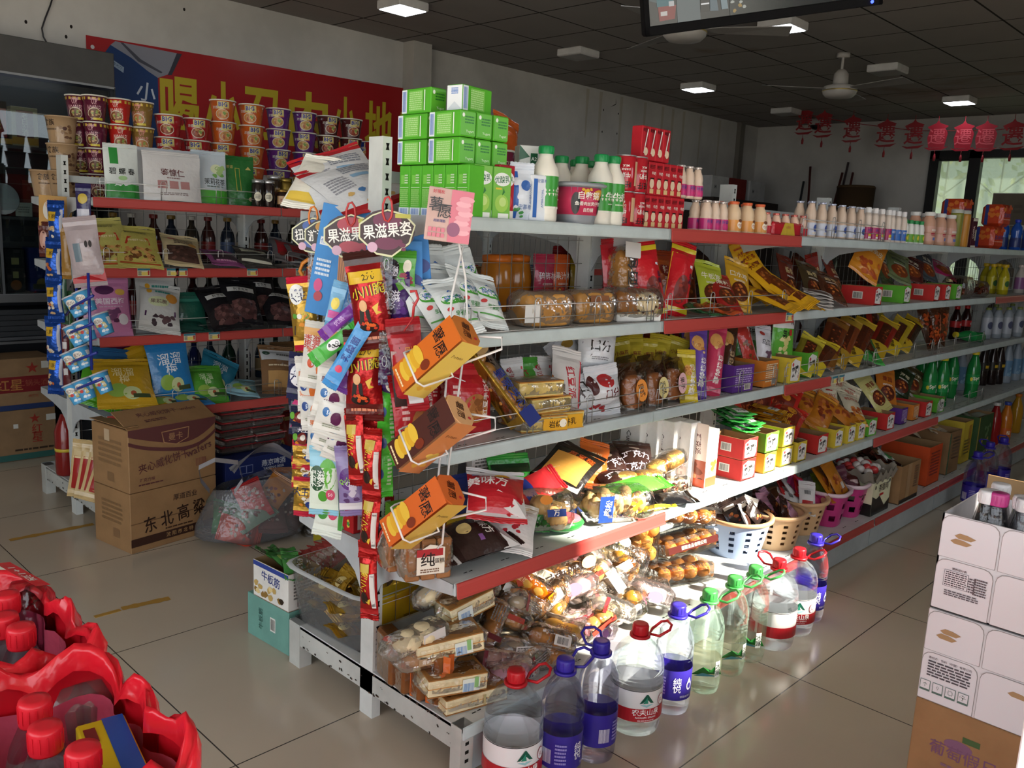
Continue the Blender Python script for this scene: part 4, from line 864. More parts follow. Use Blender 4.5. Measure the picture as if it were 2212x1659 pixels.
wb2=bottle(yb,'plastic:#b9b2aa','plastic:#c2b8b0',.016,.02,(.03,.11,'#8a5a8a',()))
for i,q in enumerate(((5.326,-0.2,1.2),(5.811,-0.14,1.2))):
 goods('drink_bottle',wb2,RT((q[0],q[1],1.162)),'pale grey drink bottle, %s at the picture edge of the second shelf'%ORD[i+1],'drink bottle','pale grey drink bottles')
# ---- third shelf ----
RB='film:#b3202a'
rbag=[('e',.012,.065,.045,.04,'bake:#b8743c'),('x',.012,.065,.06,.05,8,['bake:#cf9552','bake:#8f5528'],.014,2),('p',[(-.07,.0),(-.05,.0),(-.02,.14),(-.05,.15)],'#d8cfcf'),('t','红豆手撕包',.045,.1,.022,'#f2e6e0',.012,90),('l',-.05,.1,.02,.06,4,'#eec8c4')]
for i,(q,rot,l)in enumerate((((-0.036,-0.2,0.9),(4,10,0),'red bag with brown bread picture behind the chip boxes'),((0.179,-0.17,0.9),(-14,8,4),'red torn-bread bag right of the wire chip holder'),((0.215,-0.08,0.95),(0,6,-10),'red MINI bag at the back of the third shelf'),((0.129,-0.06,0.95),(8,8,6),'red bag at the back left corner of the third shelf'))):
 bg(*q,.15,.17+.03*(i>1),.06,rot,RB,rbag if i<2 else[('t','MINI',.02,.13,.05,'#e8ddc8',.03,-70),('l',-.03,.11,.06,.06,6,'#e6b0a8')],l,'bread bag',None,seed=70+i)
bn_=MB()
for i in range(5):bn_.blob((-.095+i*.047,0,.026),(.028,.032,.026),'bake:#cf9148',None,14,8,.04,i)
bn_.box((0,.0,.006),(.25,.078,.01),'foil:#a8832c',bev=.002)
item(wrapped(bn_,.24,.075,.055,lab=[('t','皇家芝心',.03,.03,.034,'#26347a',.014),('r',.12,.028,.05,.05,'#26347a'),('e',-.11,.03,.02,.026,'bake:#d9b27a')],seed=12),*(0.263,-0.2,0.95),(-14,30,62),'long pack of round buns with blue lettering leaning on the back','bread',None,'bun_pack',(.28,.07,.06))
for i,(q,c,t,l)in enumerate((((0.43,-0.1,0.9),'film:#d9d6d4','豆沙派','white bean-cake packet at the left of the small packets'),((0.491,-0.1,0.9),'film:#4f9a3a','抹茶','green packet between two white bean-cake packets'),((0.537,-0.11,0.9),'film:#d8d4d2','豆沙派','white and red bean-cake packet left of the long red one'))):
 bg(*q,.08,.13,.035,(-14,12,4*i-4),c,[('t',t,-.012,.09,.022,'#a82a30',.01,-80),('p',[(.02,.01),(.036,.01),(.036,.12),(.03,.12)],'#c22a30')if i!=1 else('e',.01,.05,.02,.03,'#dfe6d2')],l,'snack bag',None,.03,seed=80+i)
for i in range(4):
 item(wrapped(MB().box((0,0,.011),(.13,.07,.022),'bake:#d9963c',bev=.004),.13,.07,.024,lab=[('r',.0,.012,.07,.014,'#d8702c'),('t','蛋糕',0,.012,.01,'#f0ead8')],seed=i),*(0.399,-0.17,0.88),(-12+5*i,0,0),'flat orange cake packet, %s from the bottom of its stack'%ORD[i+1],'cake','stacked orange cake packets','cake_packet',(.13,.07,.024),dz=.027*i)
for i,(q,dz,yaw)in enumerate((((0.393,-0.235,0.88),0,-18),((0.419,-0.225,0.88),.05,-6),((0.38,-0.225,0.88),.1,-14))):
 d=(.15,.09,.045)
 item(wrapped(slab(*d,'bake:#e8cf82','bake:#c98a3c',False),*d,lab=()if i else[('r',.03,.022,.08,.034,'#dba42c'),('t','岩烧',.03,.022,.022,'#2a1a10',.012),('e',.055,.024,.012,.012,'#f0ead8')],seed=i+3),*q,(yaw,0,0),('yellow cake slab with yellow label at the front wire guard','yellow cake slab in the middle of the slab stack','yellow cake slab on top of the slab stack')[i],'cake',None,'cake_slab',d,dz=dz)
item(wrapped(slab(.15,.075,.05,'bake:#e9cf80','bake:#cf9a48',False),.15,.075,.05,lab=[('r',.015,.024,.1,.04,'#dba42c'),('t','鲜牛乳',.01,.024,.022,'#2a1a10',.012)],seed=9),*(0.456,-0.25,0.88),(-14,0,0),'yellow milk cake with printed label right at the shelf front','cake',None,'cake_slab',(.15,.075,.05))
rw=[('p',[(-.05,.0),(-.02,.0),(-.03,.1),(-.05,.12)],'bake:#b8743c'),('e',-.02,.04,.02,.025,'bake:#5a2418'),('t','红豆派',.01,.1,.034,'#c22a36',.016,-80),('p',[(.038,.0),(.05,.0),(.05,.18),(.042,.18)],'#c22a36')]
bg(*(0.559,-0.19,0.92),.1,.2,.055,(-20,26,14),'film:#dcd6d2',rw,'white and red bean-pie bag leaning left of the silver bags','snack bag',None,0,seed=90)
sv=[('t','口分',.0,.09,.04,'#2a2420',.014),('p',[(-.06,.02),(-.03,.06),(-.06,.1)],'#3a1c18'),('e',.02,.14,.025,.014,'#b08a3c'),('l',0,.05,.06,.012,2,'#8a8a90')]
for i,(q,w,h,t,rot,dz,l)in enumerate((((0.706,-0.22,0.92),.13,.13,.09,(-16,6,-6),0,'plump white bag with dark red fruit at the front wire guard'),((0.738,-0.16,1),.14,.16,.08,(-24,16,8),.1,'tall silver-white bag standing on the plump white one'),((0.692,-0.1,0.95),.13,.16,.06,(-10,20,-30),.05,'silver-white bag behind the bean-pie bag'),((0.774,-0.09,0.95),.13,.16,.06,(10,24,22),.06,'silver-white bag at the back beneath the tall one'),((0.646,-0.2,0.9),.1,.11,.06,(4,8,0),0,'white bag with grey print left of the plump white bag'))):
 bg(*q,w,h,t,rot,'film:#d9dade',sv if i else[('e',0,.1,.03,.02,'#b02a2c'),('e',-.05,.09,.016,.03,'#4a1a18'),('t','口分',.015,.06,.034,'#6a1c1c',.014),('x',-.03,.015,.06,.02,5,['#a82a2c'],.01,1)],l,'snack bag',None,dz,seed=95+i)
for i,(q,lt,lc,l)in enumerate((((0.839,-0.235,0.9),'日式','#d98a3a','round cake in a clear bag with orange label by the guard end'),((0.965,-0.23,0.9),'天然','#d8c88a','tall cake in a clear bag with cream label'),((1.081,-0.225,0.9),'果子','#e0b2b6','tall cake in a clear bag with pink label'),((0.954,-0.13,0.9),None,None,'cake in a clear bag behind the round one'),((1.048,-0.14,0.9),None,None,'cake in a clear bag in the second row, middle'),((1.149,-0.14,0.9),None,None,'cake in a clear bag in the second row, right'))):
 fd=MB().blob((0,0,.055),(.042,.03,.055),'bake:#b5703a',None,14,10,.05,i,2.6)
 lab=[('e',.01,.06,.022,.036,lc),('t',lt,.01,.06,.022,'#2a1a10',.012,-78)]if lt else()
 b=MB();b.sheet(lambda u,v:(lambda a:((.055*cos(a))*(1-.3*max(0,v-.6)),.04*sin(a)*(1 if v<.75 else max(.05,(1-v)*4)),v*.15))(2*pi*u),16,8,'wrap:#eee6dc')
 if lab:b.draw(lambda x,y,z:(x,-.041-.0006*z,y),lab)
 item([('food',fd),('wrapper',b)],*q,(-20+6*i,8,4*(i%3-1)),l,'cake',None,'cake_packet',(.11,.15,.07),dz=.0)
for i,q in enumerate(((1.03,-0.05,0.95),(1.071,-0.07,0.95),(1.114,-0.09,0.95),(1.156,-0.11,0.95),(1.227,-0.13,0.95))):
 bg(*q,.08,.15+.015*(i%2),.055,(-40,12+6*(i%2),-12+7*i),'film:#bba733',[('p',[(.0,.05),(.04,.08),(.03,.13)],'#a8481c'),('t','小麻花',0,.11,.018,'#7a2a16',.01),('r',0,.02,.09,.03,'#cfcac0')],'mustard yellow snack bag, %s from the left in the row behind the small cakes'%ORD[i+1],'snack bag','mustard yellow bags in a row',.03,seed=105+i)
for i,(q,c,tc,l,rot)in enumerate((((1.149,-0.245,0.9),'film:#cdb634','#f0ece6','yellow long packet at the front with white lettering',(-24,20,4)),((1.249,-0.22,0.95),'film:#6a4aa6','#f0ece6','purple long packet with white lettering',(-24,22,10)),((1.364,-0.22,0.95),'film:#c23a5c','#f4eeea','pink long packet with white lettering',(-26,20,14)),((1.534,-0.17,0.95),'film:#4a2c1e','#d8b88a','dark brown long packet behind the pink one',(-24,26,18)),((1.369,-0.11,0.98),'film:#5a3f96','#e6e0ee','purple packet at the back of the long packets',(-10,14,0)))):
 bg(*q,.075,.16 if i==0 else .25,.045,rot,c,[('t','赛特嘟嘟',.008,.085 if i else .07,.028,tc,.035,86,.14),('e',-.01,.19,.024,.03,'#d9a05a')if i else('e',-.01,.1,.014,.02,'#d9a05a'),('x',-.005,.17 if i else .1,.04,.03,5,['#e6c084','#b8743a'],.008,i)],l,'snack bag',None,0,seed=112+i)
dbox(*(1.495,-0.2,0.88),'p',.125,.15,.105,'purple snack box with fine white print between pink packet and orange box',-6,plain=True)
dbox(*(1.701,-0.2,0.88),'o',.11,.15,.105,'orange snack box with fine print between purple and yellow boxes',0,plain=True)
dbox(*(1.882,-0.21,0.88),'y',.1,.15,.105,'yellow display box with white emblem under the bamboo shoot pouch',2)
dbox(*(2.119,-0.17,0.88),'g',.1,.15,.105,'green display box with white emblem right of the bamboo shoot pouch',2)
for i,(q,w,h,rot,c,dr,l)in enumerate((((1.975,-0.17,1),.13,.24,(-18,6,4),'film:#5fae3a',[('r',0,.195,.128,.085,'#e8e6e2'),('e',-.034,.2,.022,.022,'#c22a2c'),('e',-.034,.2,.017,.017,'#e8e6e2'),('t','山',.042,.21,.026,'#141210',.01),('t','椒',.042,.18,.026,'#141210',.01),('t','笋尖',.005,.12,.05,'#141210',.008,-8,.05),('r',.03,.135,.018,.026,'#b8342c'),('x',-.01,.07,.06,.09,12,['#e6dca0','#d8cc84'],.014,2)],'green and white bamboo shoot pouch standing in the yellow box'),((1.79,-0.1,1),.15,.25,(-14,12,6),'film:#4f9a38',[('r',0,.2,.148,.09,'#dfe0dc'),('e',-.04,.205,.022,.022,'#b8342c'),('t','笋椒',.03,.19,.036,'#141210',.01),('x',0,.08,.09,.1,14,['#8a8a3a','#5f6a2c'],.016,5)],'green and white pouch with lettering behind the orange box'),((1.681,-0.17,1),.09,.18,(-8,14,-14),'film:#b8342c',[('p',[(-.03,.04),(.0,.1),(.03,.17),(.04,.17),(.04,.04)],'#ddd6cf'),('x',-.01,.08,.05,.08,9,['#8a5a2c','#6a3a1c'],.01,1)],'red and white pouch standing in the orange box, left'),((1.801,-0.18,0.98),.09,.16,(-14,20,10),'film:#d8d4da',[('t','乌江',.0,.1,.026,'#1c1820',.02),('e',-.01,.14,.014,.01,'#b8342c'),('x',0,.04,.06,.05,9,['#4a2c3c','#6a4a5c'],.01,2)],'small white pouch with violet print in the orange box'),((1.633,-0.1,1),.15,.2,(-6,22,20),'film:#2a241f',[('x',0,.1,.1,.1,10,['#4a4038'],.02,1)],'black pouch slumping behind the purple box'),((1.443,-0.05,1),.16,.24,(-4,10,2),'film:#a8242a',[('e',-.04,.19,.02,.02,'#2f6a4a'),('x',.02,.1,.1,.08,10,['#d8b88a','#c98a5a'],.018,3)],'red pouch at the back behind the purple and pink packets'))):
 bg(*q,w,h,.035,rot,c,dr,l,'snack bag',None,.05 if i in(0,2,3)else 0,seed=120+i)
for i,(q,L_,rot,c,e,l)in enumerate((((2.156,-0.2,0.95),.2,(-30,50,40),'film:#8a7a24','film:#c9b83a','olive yellow sausage pouch right of the green box'),((2.238,-0.22,0.92),.22,(-30,58,46),'film:#5a2f1c','film:#c9b02c','brown strip pouch with yellow lettered band'),((2.483,-0.16,0.98),.3,(-28,50,40),'film:#6e3218','film:#8a5a24','long brown sausage pouch, first of the long ones'),((2.62,-0.16,0.98),.32,(-28,52,42),'film:#7a3a1c','film:#b08a2c','long brown sausage pouch, second of the long ones'),((2.762,-0.17,0.96),.32,(-28,54,44),'film:#5e2a16','film:#c9a52c','long brown sausage pouch with plain yellow foot'),((2.809,-0.2,0.93),.2,(-16,62,30),'film:#2f7a34','film:#3f9a44','green leafy packet among the sausages'),((3.112,-0.15,0.98),.3,(-28,54,46),'film:#8a2218','film:#c9a52c','long red and yellow strip pouch'),((3.344,-0.14,0.99),.3,(-28,54,48),'film:#b59a24','film:#d8b82c','long yellow and red strip pouch'),((3.53,-0.13,1),.28,(-28,52,48),'film:#3a2a1c','film:#c9a82c','black and yellow strip pouch before the chilli bags'),((3.193,-0.07,1),.26,(-10,34,30),'film:#a2301f','film:#c9a82c','red pouch lying far back behind the sausages'),((3.396,-0.06,1.02),.2,(-8,26,-20),'film:#b8a22c','film:#c9b23a','yellow pouch at the back with dark print'),((2.907,-0.05,1.02),.22,(0,30,26),'film:#4a3018','film:#a88a2c','brown pouch farthest back behind the long sausages'))):
 L_*=1.18;bg(*q,.11,L_,.035,rot,c,[('r',0,L_*.55,.05,L_*.55,'#4a2010'),('x',0,L_*.5,.04,L_*.5,12,MEAT[:3],.007,i),('t','鲜香',0,L_*.17,.024,'#2a160c',.014,-60)],l,'snack bag',None,.0,seed=130+i,bands=((0,.26,e),(.86,1,e)))
for i,(q,rot)in enumerate((((3.723,-0.16,0.98),(-10,16,-14)),((3.798,-0.18,0.98),(-10,12,8)),((3.984,-0.16,0.98),(-10,14,24)))):
 bg(*q,.11,.25,.05,rot,'wrap:#e0b49a',[('x',0,.11,.06,.17,40,['#a8421c','#c25a24','#8a2f14'],.011,i)],'twisted clear bag of orange chilli strips, %s from the left'%ORD[i+1],'snack bag','clear bags of chilli strips',0,seed=150+i)
sp=[(.03,0),(.034,.008),(.031,.05),(.034,.07),(.034,.12),(.032,.14),(.016,.185),(.014,.2)]
spr=bottle(sp,'gloss:#1f7a3c','plastic:#d8c02c',.016,.018,(.072,.118,'#1d8a46',[('t','Fresh',0,.096,.018,'#e6e2c8',.02,10),('e',.02,.105,.01,.008,'#d8c83a')]),18)
item(spr,*(4.454,-0.18,0.88),(60,86,0),'green soda bottle with yellow cap lying on the third shelf','drink bottle',None,'soda_bottle',(.068,.2,.068))
gb=bottle([(.03,0),(.033,.005),(.033,.15),(.02,.18),(.016,.19)],'plastic:#8f979f','plastic:#7f8a3f',.016,.016,(.03,.14,'#a8aeb8',[('e',0,.09,.02,.025,'#4a4f6a')]))
for i,q in enumerate(((4.857,-0.16,0.9),(4.973,-0.19,0.9),(5.094,-0.22,0.9),(5.282,-0.24,0.9),(5.323,-0.08,0.9),(5.645,-0.1,0.9))):
 goods('drink_bottle',gb,RT((q[0],q[1],.867),(0,0,-30)),'grey labelled bottle with olive cap, %s in the third-shelf group'%ORD[i+1],'drink bottle','grey labelled bottles')
ck=bottle(sp,'gloss:#2a0f0c','plastic:#b02020',.016,.016,(.08,.12,'#a81f20',[('l',0,.1,.03,.014,2,'#e8e0da')]))
for i,q in enumerate(((4.55,-0.06,0.9),(4.719,-0.07,0.9))):
 goods('soda_bottle',ck,RT((q[0],q[1],.867)),'dark cola bottle with red label, %s of two on the third shelf'%ORD[i+1],'drink bottle','dark cola bottles')
# ---- fourth shelf of the middle unit ----
ch=MB()
for i in range(3):ch.box((-.042+i*.042,0,.055),(.039,.09,.11),'bake:#9c6a40',bev=.004)
lb=[('p',[(-.035,.02),(.04,.02),(.04,.09),(.0,.1),(-.035,.08)],'#e6dfcf'),('r',.0,.078,.07,.02,'#a8242a'),('t','纯',-.005,.06,.04,'#241612',.012),('t','蛋糕',.026,.055,.014,'#3a241a',.01),('l',0,.03,.05,.012,2,'#7a5a44')]
item(wrapped(ch,.125,.09,.11,lab=lb,seed=4),*(-0.016,-0.23,0.55),(-22,0,0),'brown sponge fingers pack with red and cream label at the shelf corner','cake',None,'cake_packet',(.125,.11,.09))
item(wrapped(MB().box((-.02,0,.055),(.04,.09,.11),'bake:#a8744a',bev=.004).box((.022,0,.055),(.04,.09,.11),'bake:#a26e44',bev=.004),.09,.09,.11,seed=5),*(-0.032,-0.14,0.58),(-18,0,0),'brown sponge fingers pack without label nearest the post','cake',None,'cake_packet',(.09,.11,.09))
JL=lambda c:[('t','果冻',0,.09,.03,'#c22a3a',.02),('r',0,.03,.08,.03,'#dcd8d0'),('e',.0,.06,.03,.014,c)]
for q,c,l in(((0.069,-0.04,0.6),'card:#6fae2c','green jelly box standing behind the wire holder'),((0.134,-0.05,0.6),'card:#d8701f','orange jelly box between green and yellow ones'),((0.208,-0.06,0.6),'card:#d8c02c','yellow jelly box standing on the fourth shelf')):
 goods('jelly_box',carton(.095,.05,.13,c,JL('#8a3a1c')),RT((q[0],q[1],.529),(0,0,-12)),l,'snack box')
goods('leaflet_box',carton(.11,.03,.2,'card:#d8d6d2',[('l',0,.08,.09,.12,11,'#6a6662'),('r',.02,.17,.04,.03,'#b8342c'),('t','稻香村',.02,.17,.012,'#efe9e2',.01)]),RT((0.386,-0.03,0.704),(0,0,-8))@RT((0,0,-.09)),'white box with fine print and red stamp at the back of the fourth shelf','snack box')
bg(*(0.232,-0.08,0.6),.1,.16,.04,(-20,14,-6),'film:#26346e',[('r',0,.04,.098,.05,'#d8b02c'),('t','245',0,.04,.024,'#1d2244',.02)],'navy pouch with yellow band left of the red cake bag',zs=.528,seed=160)
WB='film:#e2dfdc'
bg(*(0.252,-0.22,0.6),.17,.17,.075,(-28,62,12),'film:#b8202a',[('p',[(-.085,.0),(.085,.0),(.085,.08),(.05,.05),(.0,.07),(-.04,.045),(-.085,.06)],'#e0dcda'),('t','美味方',-.03,.11,.042,'#f2ece6',.014,-6),('e',.02,.155,.025,.012,'#d8a02c'),('x',.045,.02,.05,.03,8,['#b8202a'],.007,2),('r',-.06,.15,.02,.014,'#6a5a9a')],'bright red and white cake bag lying on the brown one',dz=.085,zs=.528,seed=161,bands=((.93,1,'film:#d9d6d6'),))
bg(*(0.151,-0.235,0.56),.18,.2,.085,(-36,78,64),'film:#32211e',[('e',.0,.07,.025,.02,'#d8bb7a'),('p',[(-.09,.2),(.09,.2),(.09,.15),(.04,.165),(.0,.15),(-.05,.165),(-.09,.15)],'#e0dcda'),('t','美味方',.0,.13,.03,'#e6dcd2',.012,8),('r',.05,.1,.02,.014,'#8a5a9a')],'dark brown cake bag with white ends lying at the front',zs=.528,seed=162,bands=((.85,1,WB),(0,.08,WB)))
bg(*(0.299,-0.25,0.56),.13,.16,.05,(-30,62,20),WB,[('x',-.01,.06,.07,.05,9,['#b8303a'],.009,2),('l',0,.11,.07,.03,3,'#b86a72')],'white bag with red berries right of the bright red bag',zs=.528,seed=163)
bb=MB()
for i in range(9):bb.blob((-.05+.05*(i%3),-.02+.02*(i//3),.05+.03*sin(i*2)),(.03,.028,.03),'bake:#dfb87a',None,10,7,.06,i)
item(wrapped(bb,.17,.11,.12,lab=[('r',.03,.05,.06,.022,'#26428a'),('t','万',.03,.05,.02,'#f2ece0',.015),('e',.0,.09,.02,.014,'#e08a2c')],seed=20),*(0.44,-0.22,0.6),(-26,20,0),'clear bag of pale buns with orange and navy print','bread',None,'bun_bag',(.17,.12,.11))
item(wrapped(loaf(.2,.09,.06,'bake:#e0bd82',4,3),.2,.09,.07,lab=[('r',-.02,.03,.04,.04,'#26428a')],seed=21),*(0.606,-0.17,0.57),(10,0,0),'clear bag of pale oat rolls behind the watermelon packs','bread',None,'bun_bag',(.2,.07,.09))
WM=[('p',[(-.07+.02*i,0),(-.062+.02*i,0),(-.058+.02*i,.15),(-.066+.02*i,.15)],'#17451f')for i in range(8)]
bg(*(0.437,-0.11,0.65),.16,.2,.07,(-8,24,4),'film:#2f9a3c',WM+[('r',0,.17,.15,.03,'#10301a')],'dark green watermelon-striped bag behind the buns',zs=.528,seed=164)
bg(*(0.439,-0.15,0.6),.15,.17,.06,(-10,40,10),'film:#2c8a38',WM,'green watermelon-striped bag lying in front of the other',zs=.528,seed=165)
wm=MB().blob((0,0,.03),(.07,.05,.025),'film:#2c8a38',None,18,8,.02,1);wm.blob((0,-.004,.043),(.058,.04,.018),'bake:#d8606a',None,18,8,.02,2)
item([('cake',wm)],*(0.516,-0.25,0.55),(-20,0,0),'round watermelon-shaped cake pack at the shelf front','cake',None,'watermelon_cake',(.14,.06,.1))
bg(*(0.864,-0.265,0.56),.11,.22,.045,(-35,80,66),'film:#58b83a',[('p',[(-.05+.028*i,0),(-.036+.028*i,0),(-.03+.028*i,.2),(-.044+.028*i,.2)],'#1f6a2a')for i in range(4)],'light green striped bag lying across the shelf front',zs=.528,seed=166,dz=.05)
bg(*(0.469,-0.18,0.6),.1,.13,.03,(-40,50,60),'film:#b8282e',[('r',0,.03,.1,.03,'#2a3a8a')],'small red and blue packet end poking over the bun bag',zs=.528,dz=.08,seed=167)
bg(*(0.635,-0.16,0.62),.17,.19,.045,(-34,62,40),'film:#1f1a18',[('r',0,.08,.13,.11,'#d8a04a'),('p',[(-.08,.0),(.08,.0),(.08,.05),(-.02,.06)],'#e2dccf'),('t','黄豆糕',.02,.15,.032,'#c9561f',.014)],'black and golden pastry pack tilted over the oat rolls',zs=.528,dz=.09,seed=168)
bg(*(0.848,-0.1,0.65),.12,.15,.04,(-14,36,20),'film:#d86a2a',art(.12,.15,'酥饼','#f2dcae'),'orange pastry packet behind the golden one',zs=.528,dz=.04,seed=169)
item(wrapped(loaf(.09,.07,.06,'bake:#cf9a50',1,3),.09,.07,.07,lab=[('r',.02,.04,.03,.02,'#7fae4a')],seed=22),*(0.857,-0.09,0.6),(-20,0,-60),'small bun in a clear bag standing by the black packet','bread',None,'bun_bag',(.11,.09,.07))
CH=[('t','巧克力',.0,.11,.036,'#e6dcea',.02,4),('t','巧克力派',.0,.06,.03,'#d9cfe4',.02,4),('e',.05,.03,.02,.014,'#d8a05a'),('e',.0,.15,.02,.012,'#b8a89a')]
for i,(q,rot,dz,l)in enumerate((((0.919,-0.13,0.65),(-20,48,-14),.0,'dark chocolate pie bag, left one of the leaning trio'),((1.01,-0.15,0.65),(-34,56,6),.03,'dark chocolate pie bag, front one of the trio nearest the white boxes'),((0.869,-0.19,0.56),(-10,66,10),0,'dark chocolate pie bag lying lowest under the trio'))):
 bg(*q,.14,.18,.07,rot,'film:#35201c',CH,l,'snack bag',None,dz,seed=170+i,zs=.528)
for i,(q,d,rot,dz,l)in enumerate((((0.943,-0.2,0.6),(.19,.08,.055),(-24,10,0),.05,'orange-toned bread stick bag on the chocolate bag'),((1.079,-0.21,0.6),(.17,.08,.06),(-16,12,-18),.05,'bread roll bag rising toward the white boxes'))):
 item(wrapped(loaf(*d,'bake:#e0a850',2,i),*d,lab=[('r',-.05,.03,.05,.02,'#e6d8a0'),('t','肉松',-.05,.03,.016,'#3a4a8a')],seed=30+i),*q,rot,l,'bread',None,'bread_bag',d,dz=dz,zs=.528)
sw=MB()
for i in range(3):sw.blob((-.045+i*.045,0,.03),(.024,.03,.03),'bake:#e9d7b4',None,12,7,.04,i);sw.tube([(-.045+i*.045+.016*cos(a)*(a/9),-.031,.03+.018*sin(a)*(a/9))for a in[k*.6 for k in range(15)]],.003,'bake:#6a3420',5)
item(wrapped(sw,.14,.065,.065,seed=33),*(1.098,-0.24,0.56),(-20,8,0),'three chocolate swirl rolls in a clear bag by the white boxes','bread',None,'bread_bag',(.14,.065,.065),dz=.0)
bg(*(1.021,-0.3,0.54),.1,.14,.03,(-50,84,70),'film:#17171a',[],'black shiny packet at the lip of the fourth shelf',zs=.528,seed=175)
bg(*(0.898,-0.31,0.54),.03,.16,.02,(-30,84,75),'film:#d8c02c',[],'thin yellow packet end at the lip of the fourth shelf',zs=.528,seed=176)
br_=MB()
for i in range(14):br_.blob((-.08+.026*(i%7),-.02+.04*(i//7),.045+.02*sin(i*2.2)),(.024,.03,.034),'bake:#e6c48c',None,10,7,.08,i)
item(wrapped(br_,.22,.11,.1,'wrap:#f2efe8',[('r',-.065,.05,.05,.085,'film:#26428a'),('t','肉松',-.06,.055,.026,'#e9e4da',.012,80),('t','卜卜',.06,.03,.026,'#3a2a20',.01),('x',.03,.05,.06,.04,4,['#d8902c'],.01,2)],seed=34),*(0.742,-0.27,0.55),(-22,0,2),'big clear bag of small breads with blue printed panel at the red lip','bread',None,'bread_bag',(.22,.1,.11),zs=.528)
cf=[('r',0,.12,.06,.236,'#e9e7e6',2)]
cl=[('t','Cundo',-.004,.15,.03,'#2a2422',.006,-88),('t','醇动',.014,.09,.018,'#6a5a56',.005,-90),('r',0,.04,.08,.07,'#dcc3b8',2),('l',.02,.05,.01,.06,3,'#b89a90')]
clf=[('r',0,.12,.09,.236,'#e6d5cc',2),('r',0,.05,.09,.1,'#a85a44',2),('t','Cundo',-.018,.2,.022,'#2a2422',.006,-88),('t','巧克派',.006,.16,.026,'#5a1f1a',.012,-88),('x',.0,.055,.06,.06,9,['#5a2418','#7a3a24','#d8a070'],.015,1),('r',0,.015,.09,.03,'#c9502c')]
wbx=carton(.062,.092,.24,'card:#e6e4e3',cf,cl,[('t','Cundo',0,0,.018,'#3a3432')]);wbf=carton(.075,.092,.215,'card:#e6e4e3',[('r',0,.05,.07,.09,'#e0b090',2),('r',0,.02,.07,.035,'#cf5a34',2),('x',0,.07,.05,.05,6,['#d8a070','#b8703c'],.012,2)],clf,[('t','Cundo',0,0,.018,'#3a3432')])
for i,q in enumerate(((1.146,-0.05,0.65),(1.181,-0.1,0.65),(1.212,-0.15,0.65),(1.251,-0.195,0.65))):
 goods('biscuit_carton',wbx,RT((q[0]+.02,q[1]+.02,.529),(0,0,-3+i)),'tall white biscuit carton, %s from the left of the standing row'%ORD[i+1],'biscuit box','tall white biscuit cartons')
q=(1.319,-0.225,0.65);goods('biscuit_carton',wbf,RT((q[0],q[1],.529),(0,0,0)),'white biscuit carton with red-brown side, frontmost of the standing row','biscuit box','tall white biscuit cartons')
for q,c,dz,l in(((1.528,-0.235,0.55),'r',0,'red display box, bottom left of the sunlit stack'),((1.528,-0.235,0.55),'r',.082,'red display box, on the red one in the sunlit stack'),((1.697,-0.235,0.55),'y',0,'yellow display box under the green one in the sunlit stack'),((1.697,-0.235,0.55),'g',.082,'green display box on top with green packets'),((1.849,-0.23,0.55),'y',0,'yellow display box, bottom right of the sunlit stack'),((1.849,-0.23,0.55),'y',.082,'yellow display box, upper right of the sunlit stack')):
 dbox(q[0],q[1],.55,c,.105 if c!='y' else .095,.15,.08,l,0,dz)
for q,c,l in(((1.971,-0.23,0.55),'y','yellow display box just left of the shelf joint bracket'),((2.18,-0.225,0.55),'r','red display box right of the joint under the red bags'),((2.358,-0.22,0.55),'y','yellow display box, first of three right of the red one'),((2.496,-0.22,0.55),'y','yellow display box, second of three right of the red one'),((2.609,-0.22,0.55),'y','yellow display box, third of three right of the red one'),((2.737,-0.22,0.55),'g','lime display box holding cream pouches'),((2.965,-0.22,0.55),'r','red display box under the checked pouch'),((3.174,-0.21,0.55),'p','purple snack box at the far part of the fourth shelf'),((3.342,-0.21,0.55),'o','orange snack box beside the purple one, far part'),((3.505,-0.22,0.55),'r','red display box, last but one before the green bottles'),((3.706,-0.22,0.55),'g','lime display box just before the green bottles')):
 dbox(q[0],q[1],.55,c,.1 if c in 'rg' else .085,.16,.085,l,0,0,plain=c in 'po')
for i in range(6):
 q=(1.611,-0.2,0.7);bg(q[0]+.02*(i%3),q[1]+.035*(i//3),.7,.09,.12,.012,(-8+9*(i%3),84,6*i),'film:#2f8a3a',[('r',0,.09,.05,.02,'#c9d8c4',2),('r',.0,.035,.06,.04,'#e0ded8',2),('t','来噻',0,.035,.022,'#15120f',.02)],'flat green packet, %s from the bottom in the top display box'%ORD[i+1],'snack packet','flat green packets in the box',.165+.011*i,seed=180,zs=.528,kind='flat')
for i in range(5):
 q=(1.918,-0.19,0.7);bg(q[0]+.012*(i%2),q[1]+.02*(i%3),.7,.085,.11,.012,(6*i,84,8*i-20),'film:#d8a02c',[('r',.0,.035,.06,.04,'#e0ded8',2),('t','来噻',0,.035,.022,'#15120f',.02)],'flat yellow packet, %s from the bottom in the sunlit box'%ORD[i+1],'snack packet','flat yellow packets in the box',.15+.011*i,seed=181,zs=.528,kind='flat')
RDB=[('r',0,.09,.1,.1,'#7a2a1c'),('x',0,.09,.09,.09,12,['#a84a2c','#5e1f14','#c2683c'],.014,4),('e',.0,.12,.024,.02,'#d8902c'),('l',0,.165,.1,.014,1,'#e8c890')]
